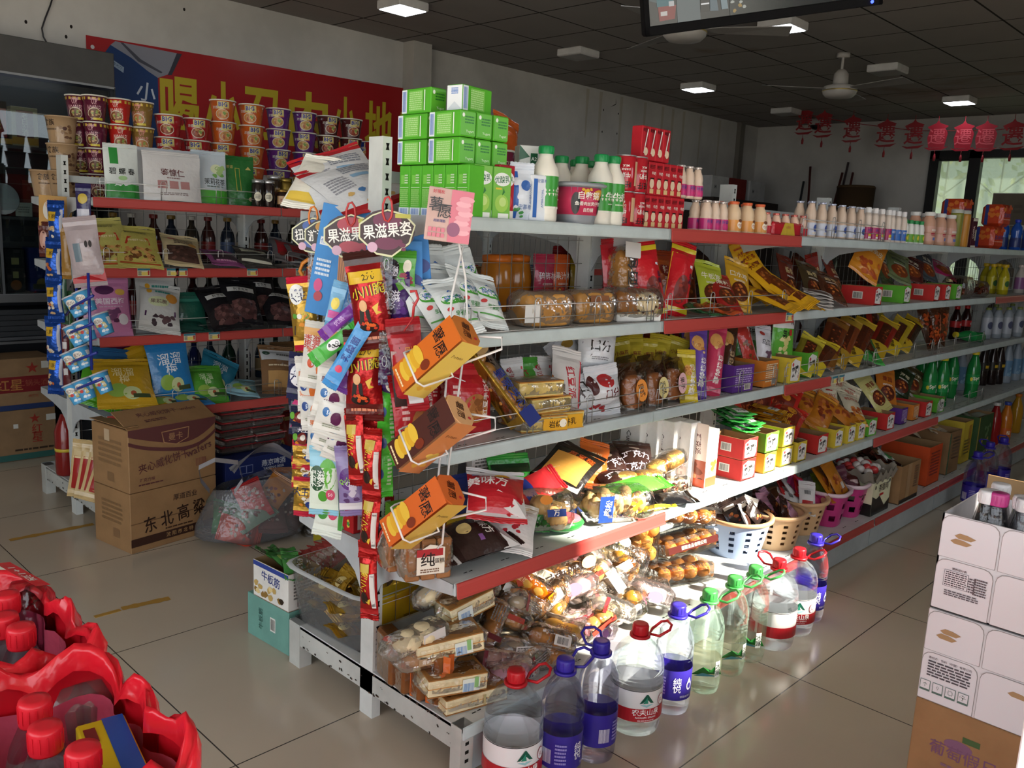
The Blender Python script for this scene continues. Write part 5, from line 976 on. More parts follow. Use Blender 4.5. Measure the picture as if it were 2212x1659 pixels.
for i,(q,rot,dz)in enumerate((((2,-0.08,0.75),(-24,16,8),.13),((2.098,-0.14,0.7),(-30,36,34),.1),((1.902,-0.05,0.75),(-6,20,-20),.12),((2.059,-0.19,0.66),(-10,52,60),.08),((2.165,-0.04,0.72),(10,24,14),.12))):
 bg(*q,.15,.2,.045,rot,'film:#c02a22',RDB,'glossy red meat snack bag, %s of the heap over the display boxes'%ORD[i+1],'snack bag','heap of glossy red bags',dz,seed=183+i,zs=.528)
CRM=lambda w:[('e',0,.16,.05,.03,'#e2d8c0'),('r',.0,.175,.04,.016,'#b8342c'),('t','鸭脖王',0,.14,.026,'#b8482c',.012),('x',0,.06,.07,.06,14,MEAT,.012,3),('r',0,.012,.1,.02,'#c9822c')]
for i,(q,rot,c,dz)in enumerate((((2.507,-0.12,0.7),(-20,20,-16),0,.06),((2.54,-0.16,0.7),(-24,30,10),0,.05),((2.774,-0.1,0.72),(-14,18,6),0,.07),((2.755,-0.16,0.68),(-28,42,34),0,.05),((2.359,-0.14,0.68),(-16,34,24),1,.04),((2.403,-0.19,0.65),(-30,44,40),1,.05),((2.532,-0.2,0.64),(-20,50,-30),1,.05),((2.34,-0.09,0.7),(-10,26,16),1,.06),((2.687,-0.21,0.62),(-16,54,24),0,.05))):
 bg(*q,.11,.2,.04,rot,'film:#d9cfb4' if not c else 'film:#b8701f',CRM(1)if not c else[('x',0,.1,.07,.12,22,MEAT,.014,i),('r',0,.185,.1,.02,'#d89a3a')],('cream' if not c else 'amber')+' duck snack pouch, %s in the heap right of the red bags'%ORD[i+1],'snack bag','cream and amber pouches heap',dz,seed=190+i,zs=.528,bands=((0,.2,'film:#c9862c'),)if not c else())
bg(*(3.256,-0.1,0.75),.17,.2,.04,(-14,16,2),'film:#6a6f74',[('r',.012*(i%2)-.07+.024*(i%6),.12+.012*(i//6),.012,.012,'#33363a',1)for i in range(36)]+[('e',0,.07,.06,.03,'#b8242a'),('t','乖媳妇',0,.07,.034,'#f2e9e2',.02)],'grey checked pouch with red oval at the back of the fourth shelf',zs=.528,dz=.06,seed=200)
for i,(q,rot,c,l)in enumerate((((3.024,-0.17,0.65),(-20,36,-20),'film:#c9c07a','pale yellow pouch with dark window in the red box'),((3.25,-0.15,0.68),(-26,30,14),'film:#c9782a','orange pouch before the checked pouch'),((3.563,-0.12,0.7),(-26,40,40),'film:#26331c','dark green pouch with cream patch leaning right'),((3.734,-0.12,0.7),(-26,46,46),'film:#5e5030','olive brown pouch leaning right behind the last boxes'),((3.67,-0.05,0.78),(-10,20,30),'film:#c9b22c','yellow pouch corner at the back above the dark green pouch'))):
 bg(*q,.13,.21,.035,rot,c,art(.13,.21,('鸭掌','果园','海带','豆干','')[i],'#7a1f18' if i<2 else '#e0d8b8',None,('#5a2418',*MEAT)),l,'snack bag',None,.06,seed=201+i,zs=.528)
gsb=bottle([(.035,0),(.04,.01),(.037,.06),(.04,.08),(.04,.16),(.037,.2),(.018,.26),(.015,.275)],'gloss:#1a7a38','plastic:#d8c82c',.017,.02,(.09,.15,'#1f8a44',[('t','Spr',0,.125,.03,'#e6e6d0',.03,12),('r',.03,.1,.014,.022,'#d8d8d0'),('e',-.03,.12,.008,.012,'#d8c82c')]))
for i,q in enumerate(((3.806,-0.19,0.6),(3.902,-0.225,0.6),(3.952,-0.09,0.6),(4.152,-0.1,0.6),(4.293,-0.13,0.6),(4.284,-0.16,0.6),(4.429,-0.24,0.6))):
 goods('soda_bottle',gsb,RT((q[0],q[1],.529),(0,0,-40)),'green soda bottle with yellow cap, %s of the group on the fourth shelf'%ORD[i+1],'drink bottle','green soda bottles')
ckb=bottle([(.035,0),(.038,.01),(.035,.08),(.037,.16),(.016,.25),(.014,.27)],'gloss:#1e100e','plastic:#22201f',.016,.02,(.1,.16,'#26221f',[('r',0,.13,.06,.02,'#c9a82c')]))
wcb2=bottle([(.035,0),(.038,.01),(.035,.08),(.037,.16),(.016,.25),(.014,.27)],'plastic:#8f9aa6','plastic:#9aa2aa',.016,.02,(.05,.16,'#5f86a8',[('x',0,.1,.07,.09,9,['#8fb0c8'],.012,3)]))
for i,q in enumerate(((4.655,-0.1,0.6),(5.057,-0.12,0.6),(5.159,-0.15,0.6),(5.248,-0.17,0.6),(5.432,-0.05,0.6))):
 goods('soda_bottle',ckb if i else wcb2,RT((q[0],q[1],.529)),('dark bottle with yellow label band, %s of the dim group'%ORD[i])if i else 'pale bottle behind the green soda bottles','drink bottle','dark bottles far along' if i else None)
for i,q in enumerate(((5.362,-0.19,0.6),(5.555,-0.2,0.6),(5.692,-0.22,0.6),(5.94,-0.08,0.6))):
 goods('water_bottle',wcb2,RT((q[0],q[1],.529)),'blue-grey labelled water bottle, %s at the far end of the fourth shelf'%ORD[i+1],'drink bottle','blue-grey labelled bottles')
# ---- bottom shelf of the middle unit ----
zb=.1485
SL=[('r',.035,.024,.05,.036,'#e2ebe0',2),('b',.028,.018,.03,.024,'#3f86c8'),('r',.05,.03,.012,.03,'#8fc07a',1)]
for i,(q,d,rot,dz,lb,l)in enumerate((((0.11,-0.29,0.17),(.19,.1,.045),(-14,0,0),0,[('r',.02,.022,.008,.03,'#b8a878',1)],'bottom cream-layer cake slab at the front corner of the base shelf'),((0.058,-0.275,0.22),(.17,.1,.05),(-20,0,2),.052,SL,'middle cream-layer cake slab with blue bar code at the front corner'),((0.072,-0.23,0.3),(.19,.1,.055),(-24,0,-6),.125,SL,'upper cream-layer cake slab with blue bar code, tilted'),((0.194,-0.17,0.33),(.15,.09,.055),(-8,0,-12),.175,[('r',-.03,.024,.05,.036,'#dfe6e0',2),('b',-.03,.018,.03,.024,'#3f86c8')],'topmost cream-layer cake slab tilted toward the left'))):
 item(wrapped(slab(*d,'bake:#efe2b8','bake:#a8743c'),*d,'wrap:#fbf8f2',lb,1.06,i),*q,rot,l,'cake','cream-layer cake slabs at the corner','cake_slab',(d[0],d[2],d[1]),dz=dz,zs=zb)
for i,q in enumerate(((0.02,-0.06,0.2),(0.018,-0.12,0.2),(0.028,-0.175,0.2),(0.044,-0.225,0.2))):
 fd=MB().box((0,0,.07),(.05,.1,.14),'bake:#a8703f',bev=.006)
 b=MB().box((0,0,.07),(.056,.106,.146),'wrap:#f0e6da',bev=.01);
 pr=[('food',fd),('wrapper',b)]
 if i:e=MB();e.sheet(lambda u,v:(.012*(u-.5),-.054-.018*u,v*.15-.0),2,6,'film:#c9601f');e.sheet(lambda u,v:(.016*(u-.5)+.018,-.054-.002*u,v*.15),2,6,'film:#b8561f');pr.append(('orange_ribbon',e))
 goods('sponge_bar',pr,RT((q[0],q[1],zb+.002),(0,0,-14)),'brown sponge block in film, %s from the post standing on the base shelf'%ORD[i+1],'cake','standing brown sponge blocks')
def pastry(n,crust,seed):
 b=MB()
 for i in range(n):b.blob((-.05*(n-1)/2+i*.05,0,.028),(.04,.045,.028),crust,None,12,7,.12,seed+i)
 return b
TAN,PALE,GOLD='bake:#c58f50','bake:#e8d6ac','bake:#d8a03c'
for i,(q,d,rot,dz,f,wr,lb,l)in enumerate((((-0.014,-0.2,0.35),(.17,.07,.05),(-6,0,-8),.15,PALE,'milk:#efeeea',[('r',.04,.03,.07,.03,'#dcd9d4')],'pale pastry in a milky bag lying on the sponge blocks'),((0.139,-0.1,0.4),(.13,.07,.06),(-30,20,-40),.18,PALE,'milk:#eceae6',[('l',0,.03,.07,.03,4,'#8a8680')],'pale pastry in a milky bag pointing up by the yellow carton'),((0.016,-0.21,0.3),(.16,.08,.05),(-10,0,4),.1,TAN,'milk:#efe9df',[('r',.0,.03,.09,.02,'#b89a78'),('t','青峰百食品',.0,.03,.014,'#f2ece2',.01)],'tan pastry bag with white lettering between slabs and sponge'),((0.271,-0.1,0.38),(.17,.1,.08),(-16,14,-10),.14,TAN,'wrap:#efe6d8',[('t','肉松包',0,.05,.04,'#2a1a12',.012)],'round bread with dark lettering at the left of the bread heap'),((0.279,-0.2,0.3),(.12,.08,.07),(-30,40,-60),.06,TAN,'wrap:#e8dcd2',[('r',-.05,.03,.016,.07,'#5a1420'),('l',.02,.03,.05,.04,5,'#6a6460')],'bread bag with dark red edge standing beside the slabs'),((0.394,-0.14,0.34),(.13,.09,.07),(-20,30,-50),.09,TAN,'wrap:#ece2d6',[('r',.02,.04,.06,.05,'#e6e2dc'),('b',.02,.03,.04,.03,'#333333')],'bread bag with white bar code label in the heap'),((0.268,-0.24,0.24),(.14,.1,.06),(-24,10,12),.0,'bake:#d8c0ae','wrap:#ead8dc',[('r',-.06,.03,.012,.06,'#6a1424')],'pinkish bread bag with dark edge low in the heap'),((0.438,-0.17,0.38),(.2,.07,.06),(-26,14,34),.13,GOLD,'wrap:#efc83a',[('p',[(-.05,.03),(-.02,.06),(.01,.035),(-.02,.005)],'#b8401f'),('t','金牌',-.02,.032,.018,'#f2dca0')],'golden yellow bread roll bag with red diamond'),((0.652,-0.15,0.38),(.2,.1,.08),(-14,10,-10),.12,TAN,'wrap:#f4efe6',[('t','肉松包',0,.05,.044,'#241812',.014),('e',.07,.06,.03,.02,'bake:#d8b07a')],'large bread roll in clear bag with bold dark lettering'),((0.647,-0.08,0.4),(.14,.1,.08),(-10,18,10),.14,'bake:#b8949a','milk:#e2dad8',[('l',0,.045,.09,.05,6,'#6a6664'),('e',-.06,.07,.012,.012,'#b8242a')],'grey-labelled bread bag under the red shelf lip'),((0.806,-0.06,0.42),(.13,.09,.07),(-10,10,8),.16,TAN,'wrap:#eee6dc',[('r',.01,.035,.05,.02,'#c8482c')],'bread bag with small orange label under the shelf lip'),((0.805,-0.2,0.34),(.17,.07,.06),(-20,36,66),.06,PALE,'milk:#ece6e2',[('r',.04,.03,.08,.04,'#e0dcd8'),('r',-.02,.03,.02,.05,'#7a1a22'),('l',.05,.03,.06,.03,5,'#8a8480')],'slim white and maroon bread bag standing on end'),((0.815,-0.14,0.36),(.16,.07,.06),(-10,30,60),.08,PALE,'milk:#ece6e2',[('r',.0,.03,.03,.05,'#7a1a22')],'slim maroon-striped bread bag behind the white one'),((0.383,-0.27,0.24),(.21,.08,.07),(-18,4,8),.0,PALE,'milk:#f0eceb',[('r',-.02,.035,.12,.05,'#e4e0dc'),('l',-.05,.04,.05,.035,5,'#6a6662'),('b',.02,.03,.04,.03,'#222222')],'white-labelled long roll lying at the front of the heap'),((0.613,-0.25,0.28),(.21,.08,.06),(-16,4,-4),.03,'bake:#efe2cf','wrap:#f2eeea',[('r',-.02,.04,.11,.03,'#8a1f2a'),('t','椰丝',-.02,.04,.018,'#efe6de',.01)],'coconut roll bag with maroon print in the heap'),((0.257,-0.3,0.2),(.15,.09,.06),(-10,6,0),.0,'bake:#e0c0cc','wrap:#f0dfe6',[('e',0,.03,.03,.02,'#c98aa0')],'pink-toned round cake bag just behind the first water bottle'),((0.635,-0.3,0.24),(.14,.08,.06),(-14,6,6),.0,'bake:#dcc0c4','wrap:#efe2e8',[('e',0,.03,.03,.02,'#9a6a9a')],'lilac-toned cake bag behind the second water bottle'),((0.417,-0.3,0.18),(.16,.08,.06),(-20,0,0),.0,TAN,'wrap:#f0e8dc',[],'plain tan bread bag behind the purple water bottles'),((0.971,-0.14,0.36),(.18,.1,.1),(-20,30,30),.06,'bake:#eadbb2','wrap:#f6f2e4',[('e',-.02,.08,.024,.02,'#d8c02c'),('t','面包',.04,.02,.022,'#b8862c',.01)],'pale bread bag with yellow sticker in the sunlight'),((0.812,-0.26,0.26),(.17,.1,.08),(-14,10,0),.0,'bake:#e6cfa0','wrap:#f4ece0',[],'pale bread bag behind the big red-capped bottle'),((0.962,-0.26,0.25),(.16,.1,.09),(-10,10,10),.0,'bake:#d9b888','wrap:#f2eae0',[],'tan bread bag behind the purple-capped bottle'))):
 item(wrapped(pastry(max(1,round(d[0]/.075)),f,i),d[0],d[1],d[2],wr,lb,1.1,i+40),*q,rot,l,'bread','heap of bagged breads on the base shelf','bread_bag',(d[0],d[2],d[1]),dz=dz,zs=zb)
FL=[('milk:#efeae4',PALE,[('l',0,.03,.08,.03,4,'#8a8480'),('r',-.05,.03,.014,.05,'#8a2a30')]),('wrap:#f2e9dc',TAN,[('r',.02,.03,.06,.03,'#e2dcd4'),('b',.02,.03,.04,.02,'#333333')]),('wrap:#f4efe4',GOLD,[('t','面包',0,.035,.026,'#8a4a1c')]),('milk:#efe4e6','bake:#e2c8c0',[('e',0,.03,.03,.02,'#b87a90')]),('wrap:#f2ece4','bake:#cf9a58',[('r',0,.03,.1,.016,'#a83a2c')])]
rr=random.Random(11);FM={}
for i in range(26):
 wr,fd,lb_=FL[i%5];x=.34+.075*(i%9)+.02*rr.random();y=(-.3,-.2,-.1)[i//9]+.02*rr.random();d=(.15,.085,.065)
 if i<5:FM[i]=[(a,(b.mesh(a)if isinstance(b,MB)else b))for a,b in wrapped(pastry(2,fd,i),*d,wr,lb_,1.12,i)]
 item(FM[i%5],x,y,.2,(rr.uniform(-50,20),rr.uniform(0,30),rr.uniform(-40,40)),'bagged bread under the red lip, %s from the post, %s row'%(ORD[i%9+1],('front','middle','rear')[i//9]),'bread','loose bagged breads under the red lip','bread_bag',(d[0],d[2],d[1]),dz=.0+.055*(i//9)+.012*(i%3),zs=zb)
pl=MB()
for i in range(9):pl.blob((.035*((i%3)-1),.02*((i%2)-.5),.05+.045*(i//3)),(.03,.028,.028),'bake:#cf9248',None,10,7,.1,i)
b=MB();b.sheet(lambda u,v:(lambda a,k:(.075*k*cos(a),.055*k*sin(a),.01+v*.21))(2*pi*u,(1 if v<.7 else 1-(v-.7)*2.2)*(1+.06*sin(5*u*6.28+v*4))),18,9,'wrap:#f4ede2')
item([('food',pl),('wrapper',b)],*(1.077,-0.16,0.35),(0,0,4),'clear bag of plaited golden buns standing in the sunlight','bread',None,'bun_bag',(.13,.2,.1),dz=.09,zs=zb)
def bun_tray(nx,ny,w,d):
 f=MB()
 for i in range(nx):
  for j in range(ny):f.blob((w*((i+.5)/nx-.5),d*((j+.5)/ny-.5),.035),(w/nx*.54,d/ny*.54,.03),'bake:#c9823c',None,12,7,.05,i+j)
 t=MB().box((0,0,.004),(w*1.06,d*1.06,.008),'wrap:#f2f2ee');lid=MB().box((0,0,.038),(w*1.08,d*1.08,.066),'wrap:#f6f6f2',bev=.012)
 return[('buns',f),('tray',t),('clear_lid',lid)]
tr_=bun_tray(4,2,.24,.15)
for q,rot,dz,l in(((1.282,-0.18,0.25),(-20,4,0),.0,'clear tray of golden buns, lowest at the right of the heap'),((1.305,-0.17,0.33),(-14,12,-4),.08,'clear tray of golden buns in the middle of the tray stack'),((1.306,-0.15,0.4),(-24,20,6),.165,'clear tray of golden buns with orange sticker on top')):
 p=list(tr_)
 if 'sticker' in l:p=p+[('sticker',MB().draw(lambda x,y,z:(x,y,.0715+.0005*z),[('e',-.05,-.02,.035,.028,'#d8742c'),('t','小面包',-.05,-.02,.018,'#f2e6d2',.01)]))]
 elif dz:p=p+[('paper_band',MB().draw(lambda x,y,z:(x,-.0815-.0005*z,y),[('r',.0,.035,.25,.026,'#4a1a16'),('t','蛋糕食品有限公司',.0,.035,.016,'#e0cfb8',.01)]))]
 item(p,*q,rot,l,'bread','clear trays of buns','bun_tray',(.24,.07,.15),dz=dz,zs=zb)
q=(0.14,0.06,0.311);goods('yellow_carton',carton(.26,.06,.17,'card:#d8b01e',[('r',0,.085,.1,.02,'#9a7a14')]),RT((q[0]+.06,.08,zb+.02),(0,0,0)),'yellow carton behind the back wires at the post','carton')
def basket(r0,r1,h,m,rim,apple=True,sq=0,n=36,nv=11):
 b=MB()
 def fn(inner):
  def g(u,v):
   a=2*pi*u;r=r0+(r1-r0)*v-(.003 if inner else 0);k=1/(abs(cos(a))**(2+sq)+abs(sin(a))**(2+sq))**(1/(2+sq))
   return(r*k*cos(a),r*k*sin(a),h*v)
  return g
 sk=lambda i,j:j in(2,4,6,8)and i%3==1 if apple else(j in(2,3,6,7)and(i+j//4)%5 in(1,2))
 b.sheet(fn(0),n*1,nv,m,True,None,False,sk);b.sheet(fn(1),n,nv,m,True,None,True,sk)
 b.lathe([(r0-.004,.0),(r0-.004,.004)],m,n,sq=sq)
 rm=MB();rm.lathe([(r1-.004,h-.004),(r1+.012,h-.002),(r1+.013,h+.012),(r1+.004,h+.014),(r1-.005,h+.01)],rim,n,sq=sq);del rm.f[-2:];del rm.fm[-2:];del rm.fs[-2:]
 return[('basket_body',b.mesh('basket_body')),('rim',rm.mesh('rim'))]
bk1=basket(.105,.14,.15,'plastic:#9fb2d2','plastic:#d8a87a');bk2=basket(.1,.13,.145,'plastic:#e2b98a','plastic:#dfb488');bk3=basket(.07,.098,.155,'plastic:#c23a80','plastic:#e2c8d4',False,1.0)
BKQ=(((1.734,-0.209,0.149)),((1.948,-0.265,0.149)),((2.214,-0.241,0.149)),((2.414,-0.288,0.149)),((2.631,-0.29,0.149)))
for q,p,l in zip(BKQ,(bk1,bk2,bk2,bk3,bk3),('blue perforated basket with peach rim on the base shelf','peach perforated basket right behind the blue one','peach perforated basket full of red and white packets','pink perforated basket nearest the peach ones','pink perforated basket next to the black and cream carton')):
 goods('basket',p,RT((q[0],q[1]+.04,zb+.001),(0,0,8)),l,'basket','plastic baskets on the base shelf')
def fill(q,r,h,n,specs,lab,grp,seed):
 rr=random.Random(seed)
 for i in range(n):
  a=i*2.4;rad=r*sqrt((i+.3)/n);c,dr,w,hh=specs[i%len(specs)]
  bg(q[0]+rad*cos(a),q[1]+rad*sin(a),zb,w,hh,.022,(rr.uniform(-60,30),rr.uniform(20,60),rr.uniform(-40,40)),c,dr,lab%ORD[i+1],'snack packet',grp,h+.012*(n-i)/n,seed=seed+i%4,zs=zb,name='snack_packet')
DK=[('film:#2a1f1c',[('x',0,.04,.04,.04,6,MEAT,.008,1),('r',0,.085,.05,.014,'#d8cfc4')],.07,.1),('film:#cfcac4',[('r',0,.04,.05,.05,'#3a2018'),('t','牛肉',0,.08,.016,'#2a2220',.01)],.07,.1)]
q=BKQ[0];fill((q[0],q[1]+.04),.085,.1,12,DK,'dark and white meat packet, %s in the blue basket','packets in the blue basket',210)
q=BKQ[1];fill((q[0],q[1]+.04),.08,.1,7,[('film:#3a201c',[('x',0,.04,.04,.04,6,MEAT,.008,1)],.06,.09),('film:#cf9ab8',[('t','梅肉',0,.05,.02,'#7a2a5a',.01)],.07,.1)],'brown or pink packet, %s in the rear peach basket','packets in the rear peach basket',220)
q=BKQ[2];fill((q[0],q[1]+.04),.08,.1,10,[('film:#c02a2e',[('r',0,.05,.05,.04,'#e6e0da'),('x',0,.02,.04,.02,4,['#4a8a3a'],.007,1)],.075,.12),('film:#dcdadc',[('r',0,.03,.05,.04,'#b8242a'),('b',0,.09,.03,.02,'#222222')],.075,.13),('film:#d24a8a',[('e',0,.06,.02,.02,'#f0d0e0')],.08,.12)],'red white or pink packet, %s in the full peach basket','packets in the full peach basket',230)
q=BKQ[3];fill((q[0],q[1]+.04),.05,.12,5,[('film:#b8741f',[('x',0,.07,.07,.08,14,MEAT,.012,1),('r',.02,.05,.03,.03,'#cfcac4')],.12,.17),('film:#6a7a2c',[('t','豆',0,.05,.03,'#d8c88a',.01)],.08,.1)],'amber or olive pouch, %s in the nearer pink basket','pouches in the nearer pink basket',240)
q=BKQ[4];fill((q[0],q[1]+.04),.055,.11,8,[('film:#4a201c',[('r',0,.04,.04,.02,'#b89a9a')],.06,.09),('film:#6a3a4a',[],.06,.09)],'dark red candy packet, %s in the farther pink basket','packets in the farther pink basket',250)
def open_box(x,y,w,d,h,m,fr,le,lab,yaw=0,hb=None):return goods('open_carton',tray_box(w,d,h,m,fr,le,hb),RT((x,y,zb+.001),(0,0,yaw)),lab,'carton','open cartons on the base shelf')
q=((2.76,-0.355,0.149));open_box(q[0]+.02,q[1]+.12,.22,.26,.17,'card:#d8d6b4',[('p',[(-.11,.0),(.11,.0),(.11,.06),(.05,.03),(-.02,.09),(-.06,.08),(-.11,.1)],'#1c1b18'),('t','茶香鸡',.02,.13,.04,'#3a2a1c',.012),('r',.0,.095,.05,.012,'#c22a24',2),('e',-.08,.14,.008,.01,'#1c1b18'),('e',.09,.15,.008,.01,'#1c1b18')],[('r',0,.03,.26,.06,'#1c1b18',2)],'cream and black printed carton holding an egg tray')
eg=MB();eg.sheet(lambda u,v:((u-.5)*.25,(v-.5)*.27,.02+.018*sin(u*22)*sin(v*24)),26,26,'matte:#8a8276')
for s in(-1,1):
 eg.sheet(lambda u,v:((u-.5)*.25,s*(.135+.02*v),.02+.05*v+.012*sin(u*25)),20,3,'matte:#8a8276');eg.sheet(lambda u,v:(s*(.125+.02*v),(u-.5)*.27,.02+.05*v+.012*sin(u*25)),20,3,'matte:#8a8276')
o=Vector((q[0]+.02,q[1]+.12,zb+.15));goods('egg_tray',[('egg_tray',eg)],RT(o),'grey paper egg tray with wrapped eggs in the cream carton','egg tray')
for i in range(22):
 a=i*2.4;rad=.1*sqrt((i+.5)/22);e=MB()if i<4 else None
 if i<4:
  e.blob((0,0,.022),(.024,.02,.02),('film:#d6cdc8','film:#c03a3a')[i%2],None,10,7,.08,i);e.draw(lambda x,y,l:(x,y,.0425+.0003*l),[('e',0,0,.008,.008,('#c03a3a','#e6deda')[i%2])])
  e.add([(.022,0,.022),(.04,.012,.03),(.04,-.012,.018)],[(0,1,2)],('film:#d6cdc8','film:#c03a3a')[i%2]);egm=PC.setdefault('egg%d'%i,e.mesh('wrapped_egg'))
 put('wrapped_egg',PC['egg%d'%(i%4)],None,RT((o.x+rad*cos(a),o.y+rad*sin(a),o.z+.03+.035*(1-rad/.1)),(20*sin(i),15*cos(i),57*i)))
 tag(bpy.context.scene.collection.objects[-1],'red and white wrapped egg snack lying in the grey egg tray','snack packet','wrapped eggs in the egg tray')
BRN='card:#9a7650'
for q,w,d,h,m,fr,l in((((3.114,-0.37,0.149)),.26,.28,.2,BRN,[('r',-.02,.1,.05,.2,'#a8875e',1),('l',.08,.12,.06,.12,9,'#6a4c30'),('r',0,.012,.25,.02,'#2a2622',2)],'brown open carton with taped front next to the cream one'),(((3.563,-0.35,0.149)),.2,.26,.22,'card:#c2481c',[('l',0,.12,.14,.14,8,'#8a2f10')],'orange-red open carton with fine print'),(((3.92,-0.328,0.149)),.2,.28,.25,'card:#8a6a48',[('r',-.09,.12,.02,.25,'#3f6a44',1),('l',.02,.15,.12,.14,7,'#5f452c')],'brown carton with green corner edge'),(((4.256,-0.297,0.149)),.16,.28,.26,'card:#c9b03a',[('r',.04,.15,.05,.16,'#b8862c',1),('l',0,.1,.1,.1,5,'#7a6a2c')],'yellow printed carton behind the corner-edged one'),(((4.518,-0.311,0.149)),.3,.3,.27,'card:#36542e',[('x',.0,.14,.2,.12,8,['#b89a3a','#4f7a3c'],.02,2),('r',-.14,.14,.02,.26,'#b8a23a',1)],'dark green carton farthest along the base shelf')):
 open_box(q[0],q[1]+.13,w,d,h,m,fr,[('l',0,h*.5,d*.6,h*.4,5,'#6a4c30')],l,0)
def heap(q,r,z,n,c,lab,grp,seed):
 rr=random.Random(seed);bgs=[pouch(.07,.09,.025,cc,dr,seed=seed%3+k)for k,(cc,dr)in enumerate(c)]
 for i in range(n):
  a=i*2.4;rad=r*sqrt((i+.4)/n)
  goods('snack_packet',bgs[i%len(bgs)],T_((q[0]+rad*cos(a),q[1]+.13+rad*sin(a),z+.035*(1-rad/r)),rr.uniform(-90,90),rr.uniform(40,85),rr.uniform(-60,60)),lab%ORD[i+1],'snack packet',grp)
q=((3.114,-0.37,0.149));heap(q,.1,.3,12,[('film:#4a2018',[('r',0,.05,.04,.02,'#8a4a3a')]),('film:#3a1a16',[]),('film:#cfd2cc',[('e',0,.05,.02,.02,'#3f8a4a')])],'dark brown wrapped snack, %s on top in the taped brown carton','snacks in the taped brown carton',300)
q=((3.92,-0.328,0.149));heap(q,.1,.36,10,[('film:#c9c2b4',[('e',0,.045,.02,.02,'#a86a3a')]),('film:#b8a890',[('e',0,.045,.025,.02,'#c9a06a')])],'pale wrapped snack, %s in the green-cornered carton','snacks in the green-cornered carton',310)
q=((4.518,-0.311,0.149));heap(q,.12,.38,9,[('film:#8f9a80',[('e',0,.045,.02,.02,'#4f6a44')]),('film:#a8aa98',[])],'grey-green wrapped snack, %s in the dark green carton','snacks in the dark green carton',320)
jb=[(.036,0),(.042,.01),(.042,.16),(.036,.2),(.018,.25),(.016,.27)]
for q,c,cp,l in((((4.988,-0.28,0.149)),'gloss:#9a1a1c','plastic:#d8d4ce','red juice bottle with white cap past the green carton'),(((5.091,-0.321,0.149)),'gloss:#c2701c','plastic:#3a4a9a','orange juice bottle with blue cap past the green carton'),(((5.559,-0.269,0.149)),'gloss:#b8861f','plastic:#c2701c','amber juice bottle far along the base shelf')):
 goods('juice_bottle',bottle(jb,c,cp,.017,.022,(.05,.11,'#c9601f',[('t','橙',0,.08,.03,'#f2e2c8',.02)])if 'orange' in l else None),RT((q[0],q[1]+.02,zb+.001),(0,0,-40)),l,'drink bottle')
# ---- row of water bottles on the floor ----
def waterprof(r,h,n=3):
 p=[(r*.55,0),(r*.9,.004),(r*.97,.02),(r,.04)]
 for z in(.16,.172,.184):p+=[(r,z-.004),(r*.965,z),(r,z+.004)]
 return p+[(r*.99,h*.66),(r*.9,h*.75),(r*.7,h*.83),(r*.42,h*.885),(.024,h*.91),(.021,h*.93),(.021,h*.95)]
NF=lambda r:(.055,.15,'#e4e4e4',[('r',0,.075,2*pi*r*.98,.04,'#b0202a',40),('r',0,.149,2*pi*r*.98,.002,'#222222',40),('p',[(-.022,.112),(.022,.112),(.002,.14),(-.002,.14)],'#1d5a48'),('p',[(-.012,.112),(.004,.112),(0,.132)],'#2f8a70'),('p',[(-.02,.108),(.02,.108),(.0,.1)],'#8fc0c4'),('e',.052,.115,.013,.017,'#b0202a'),('e',.052,.115,.0115,.0155,'#ececec'),('t','5L',.052,.114,.016,'#b0202a',.01),('t','农夫山泉',0,.085,.021,'#f2f0ee',.014),('t','NONGFU SPRING',0,.069,.008,'#f2f0ee',.015),('l',0,.06,.05,.005,1,'#e0c8c8')])
PU=lambda r:(.055,.15,'#33278a',[('t','纯\n悦',.0,.105,.027,'#ecebf4',.006),('e',.042,.1,.011,.015,'#d9d8ea'),('p',[(.031,.105),(.042,.126),(.053,.105)],'#d9d8ea'),('e',.042,.1,.007,.009,'#33278a'),('l',-.05,.1,.03,.06,6,'#8a82c4'),('t','轻盈纯净水',.03,.068,.008,'#c9c6e2',.006),('b',-.09,.09,.03,.04,'#d9d8ea')])
GL=lambda r:(.06,.12,None,[('p',[(-.06,.062),(-.02,.1),(.0,.085),(.03,.11),(.06,.062)],'#2f8a3a'),('p',[(-.05,.062),(-.02,.08),(.04,.062)],'#4fa0b8'),('r',.03,.09,.02,.055,'#e6ece4',2),('t','冰\n露',.03,.09,.022,'#152a18',.01)])
def wb(r,h,body,cap,lb,hm):return bottle(waterprof(r,h),body,cap,.026,.0235,lb,30,handle=hm)
NFB=wb(.077,.31,'water:#fafcfe','plastic:#b81c26',NF(.078),'plastic:#b81c26')
PUB=wb(.057,.33,'water:#f6f5fd','plastic:#352a9a',PU(.058),'plastic:#352a9a')
GRB=wb(.056,.325,'water:#f4fbf5','plastic:#3f9a48',GL(.057),'plastic:#4fa858')
WBL=((.095,-.478,.31,NFB,'large water bottle with red cap, nearest the camera',-22),(0.209,-0.545,0.15,PUB,'purple-labelled water bottle next to the nearest red-capped one',0),(0.358,-0.545,0.15,PUB,'purple-labelled water bottle showing its bar code, third in the row',60),(0.561,-0.53,0.15,NFB,'large water bottle with red cap between two purple-labelled ones',-30),(0.723,-0.55,0.15,PUB,'purple-labelled water bottle standing in the sunlight, fifth in the row',-42),(0.902,-0.55,0.15,GRB,'green-capped water bottle, nearest of the three green ones',-40),(1.065,-0.545,0.15,GRB,'green-capped water bottle, middle of the three green ones',-30),(1.204,-0.545,0.15,GRB,'green-capped water bottle, farthest of the three green ones',-60),(1.367,-0.55,0.15,NFB,'large red-capped water bottle with turned label, right of the green ones',70),(1.531,-0.545,0.15,NFB,'large red-capped water bottle, second right of the green ones',-50),(1.675,-0.54,0.15,PUB,'purple-labelled water bottle, farthest of the sunlit row',-36))
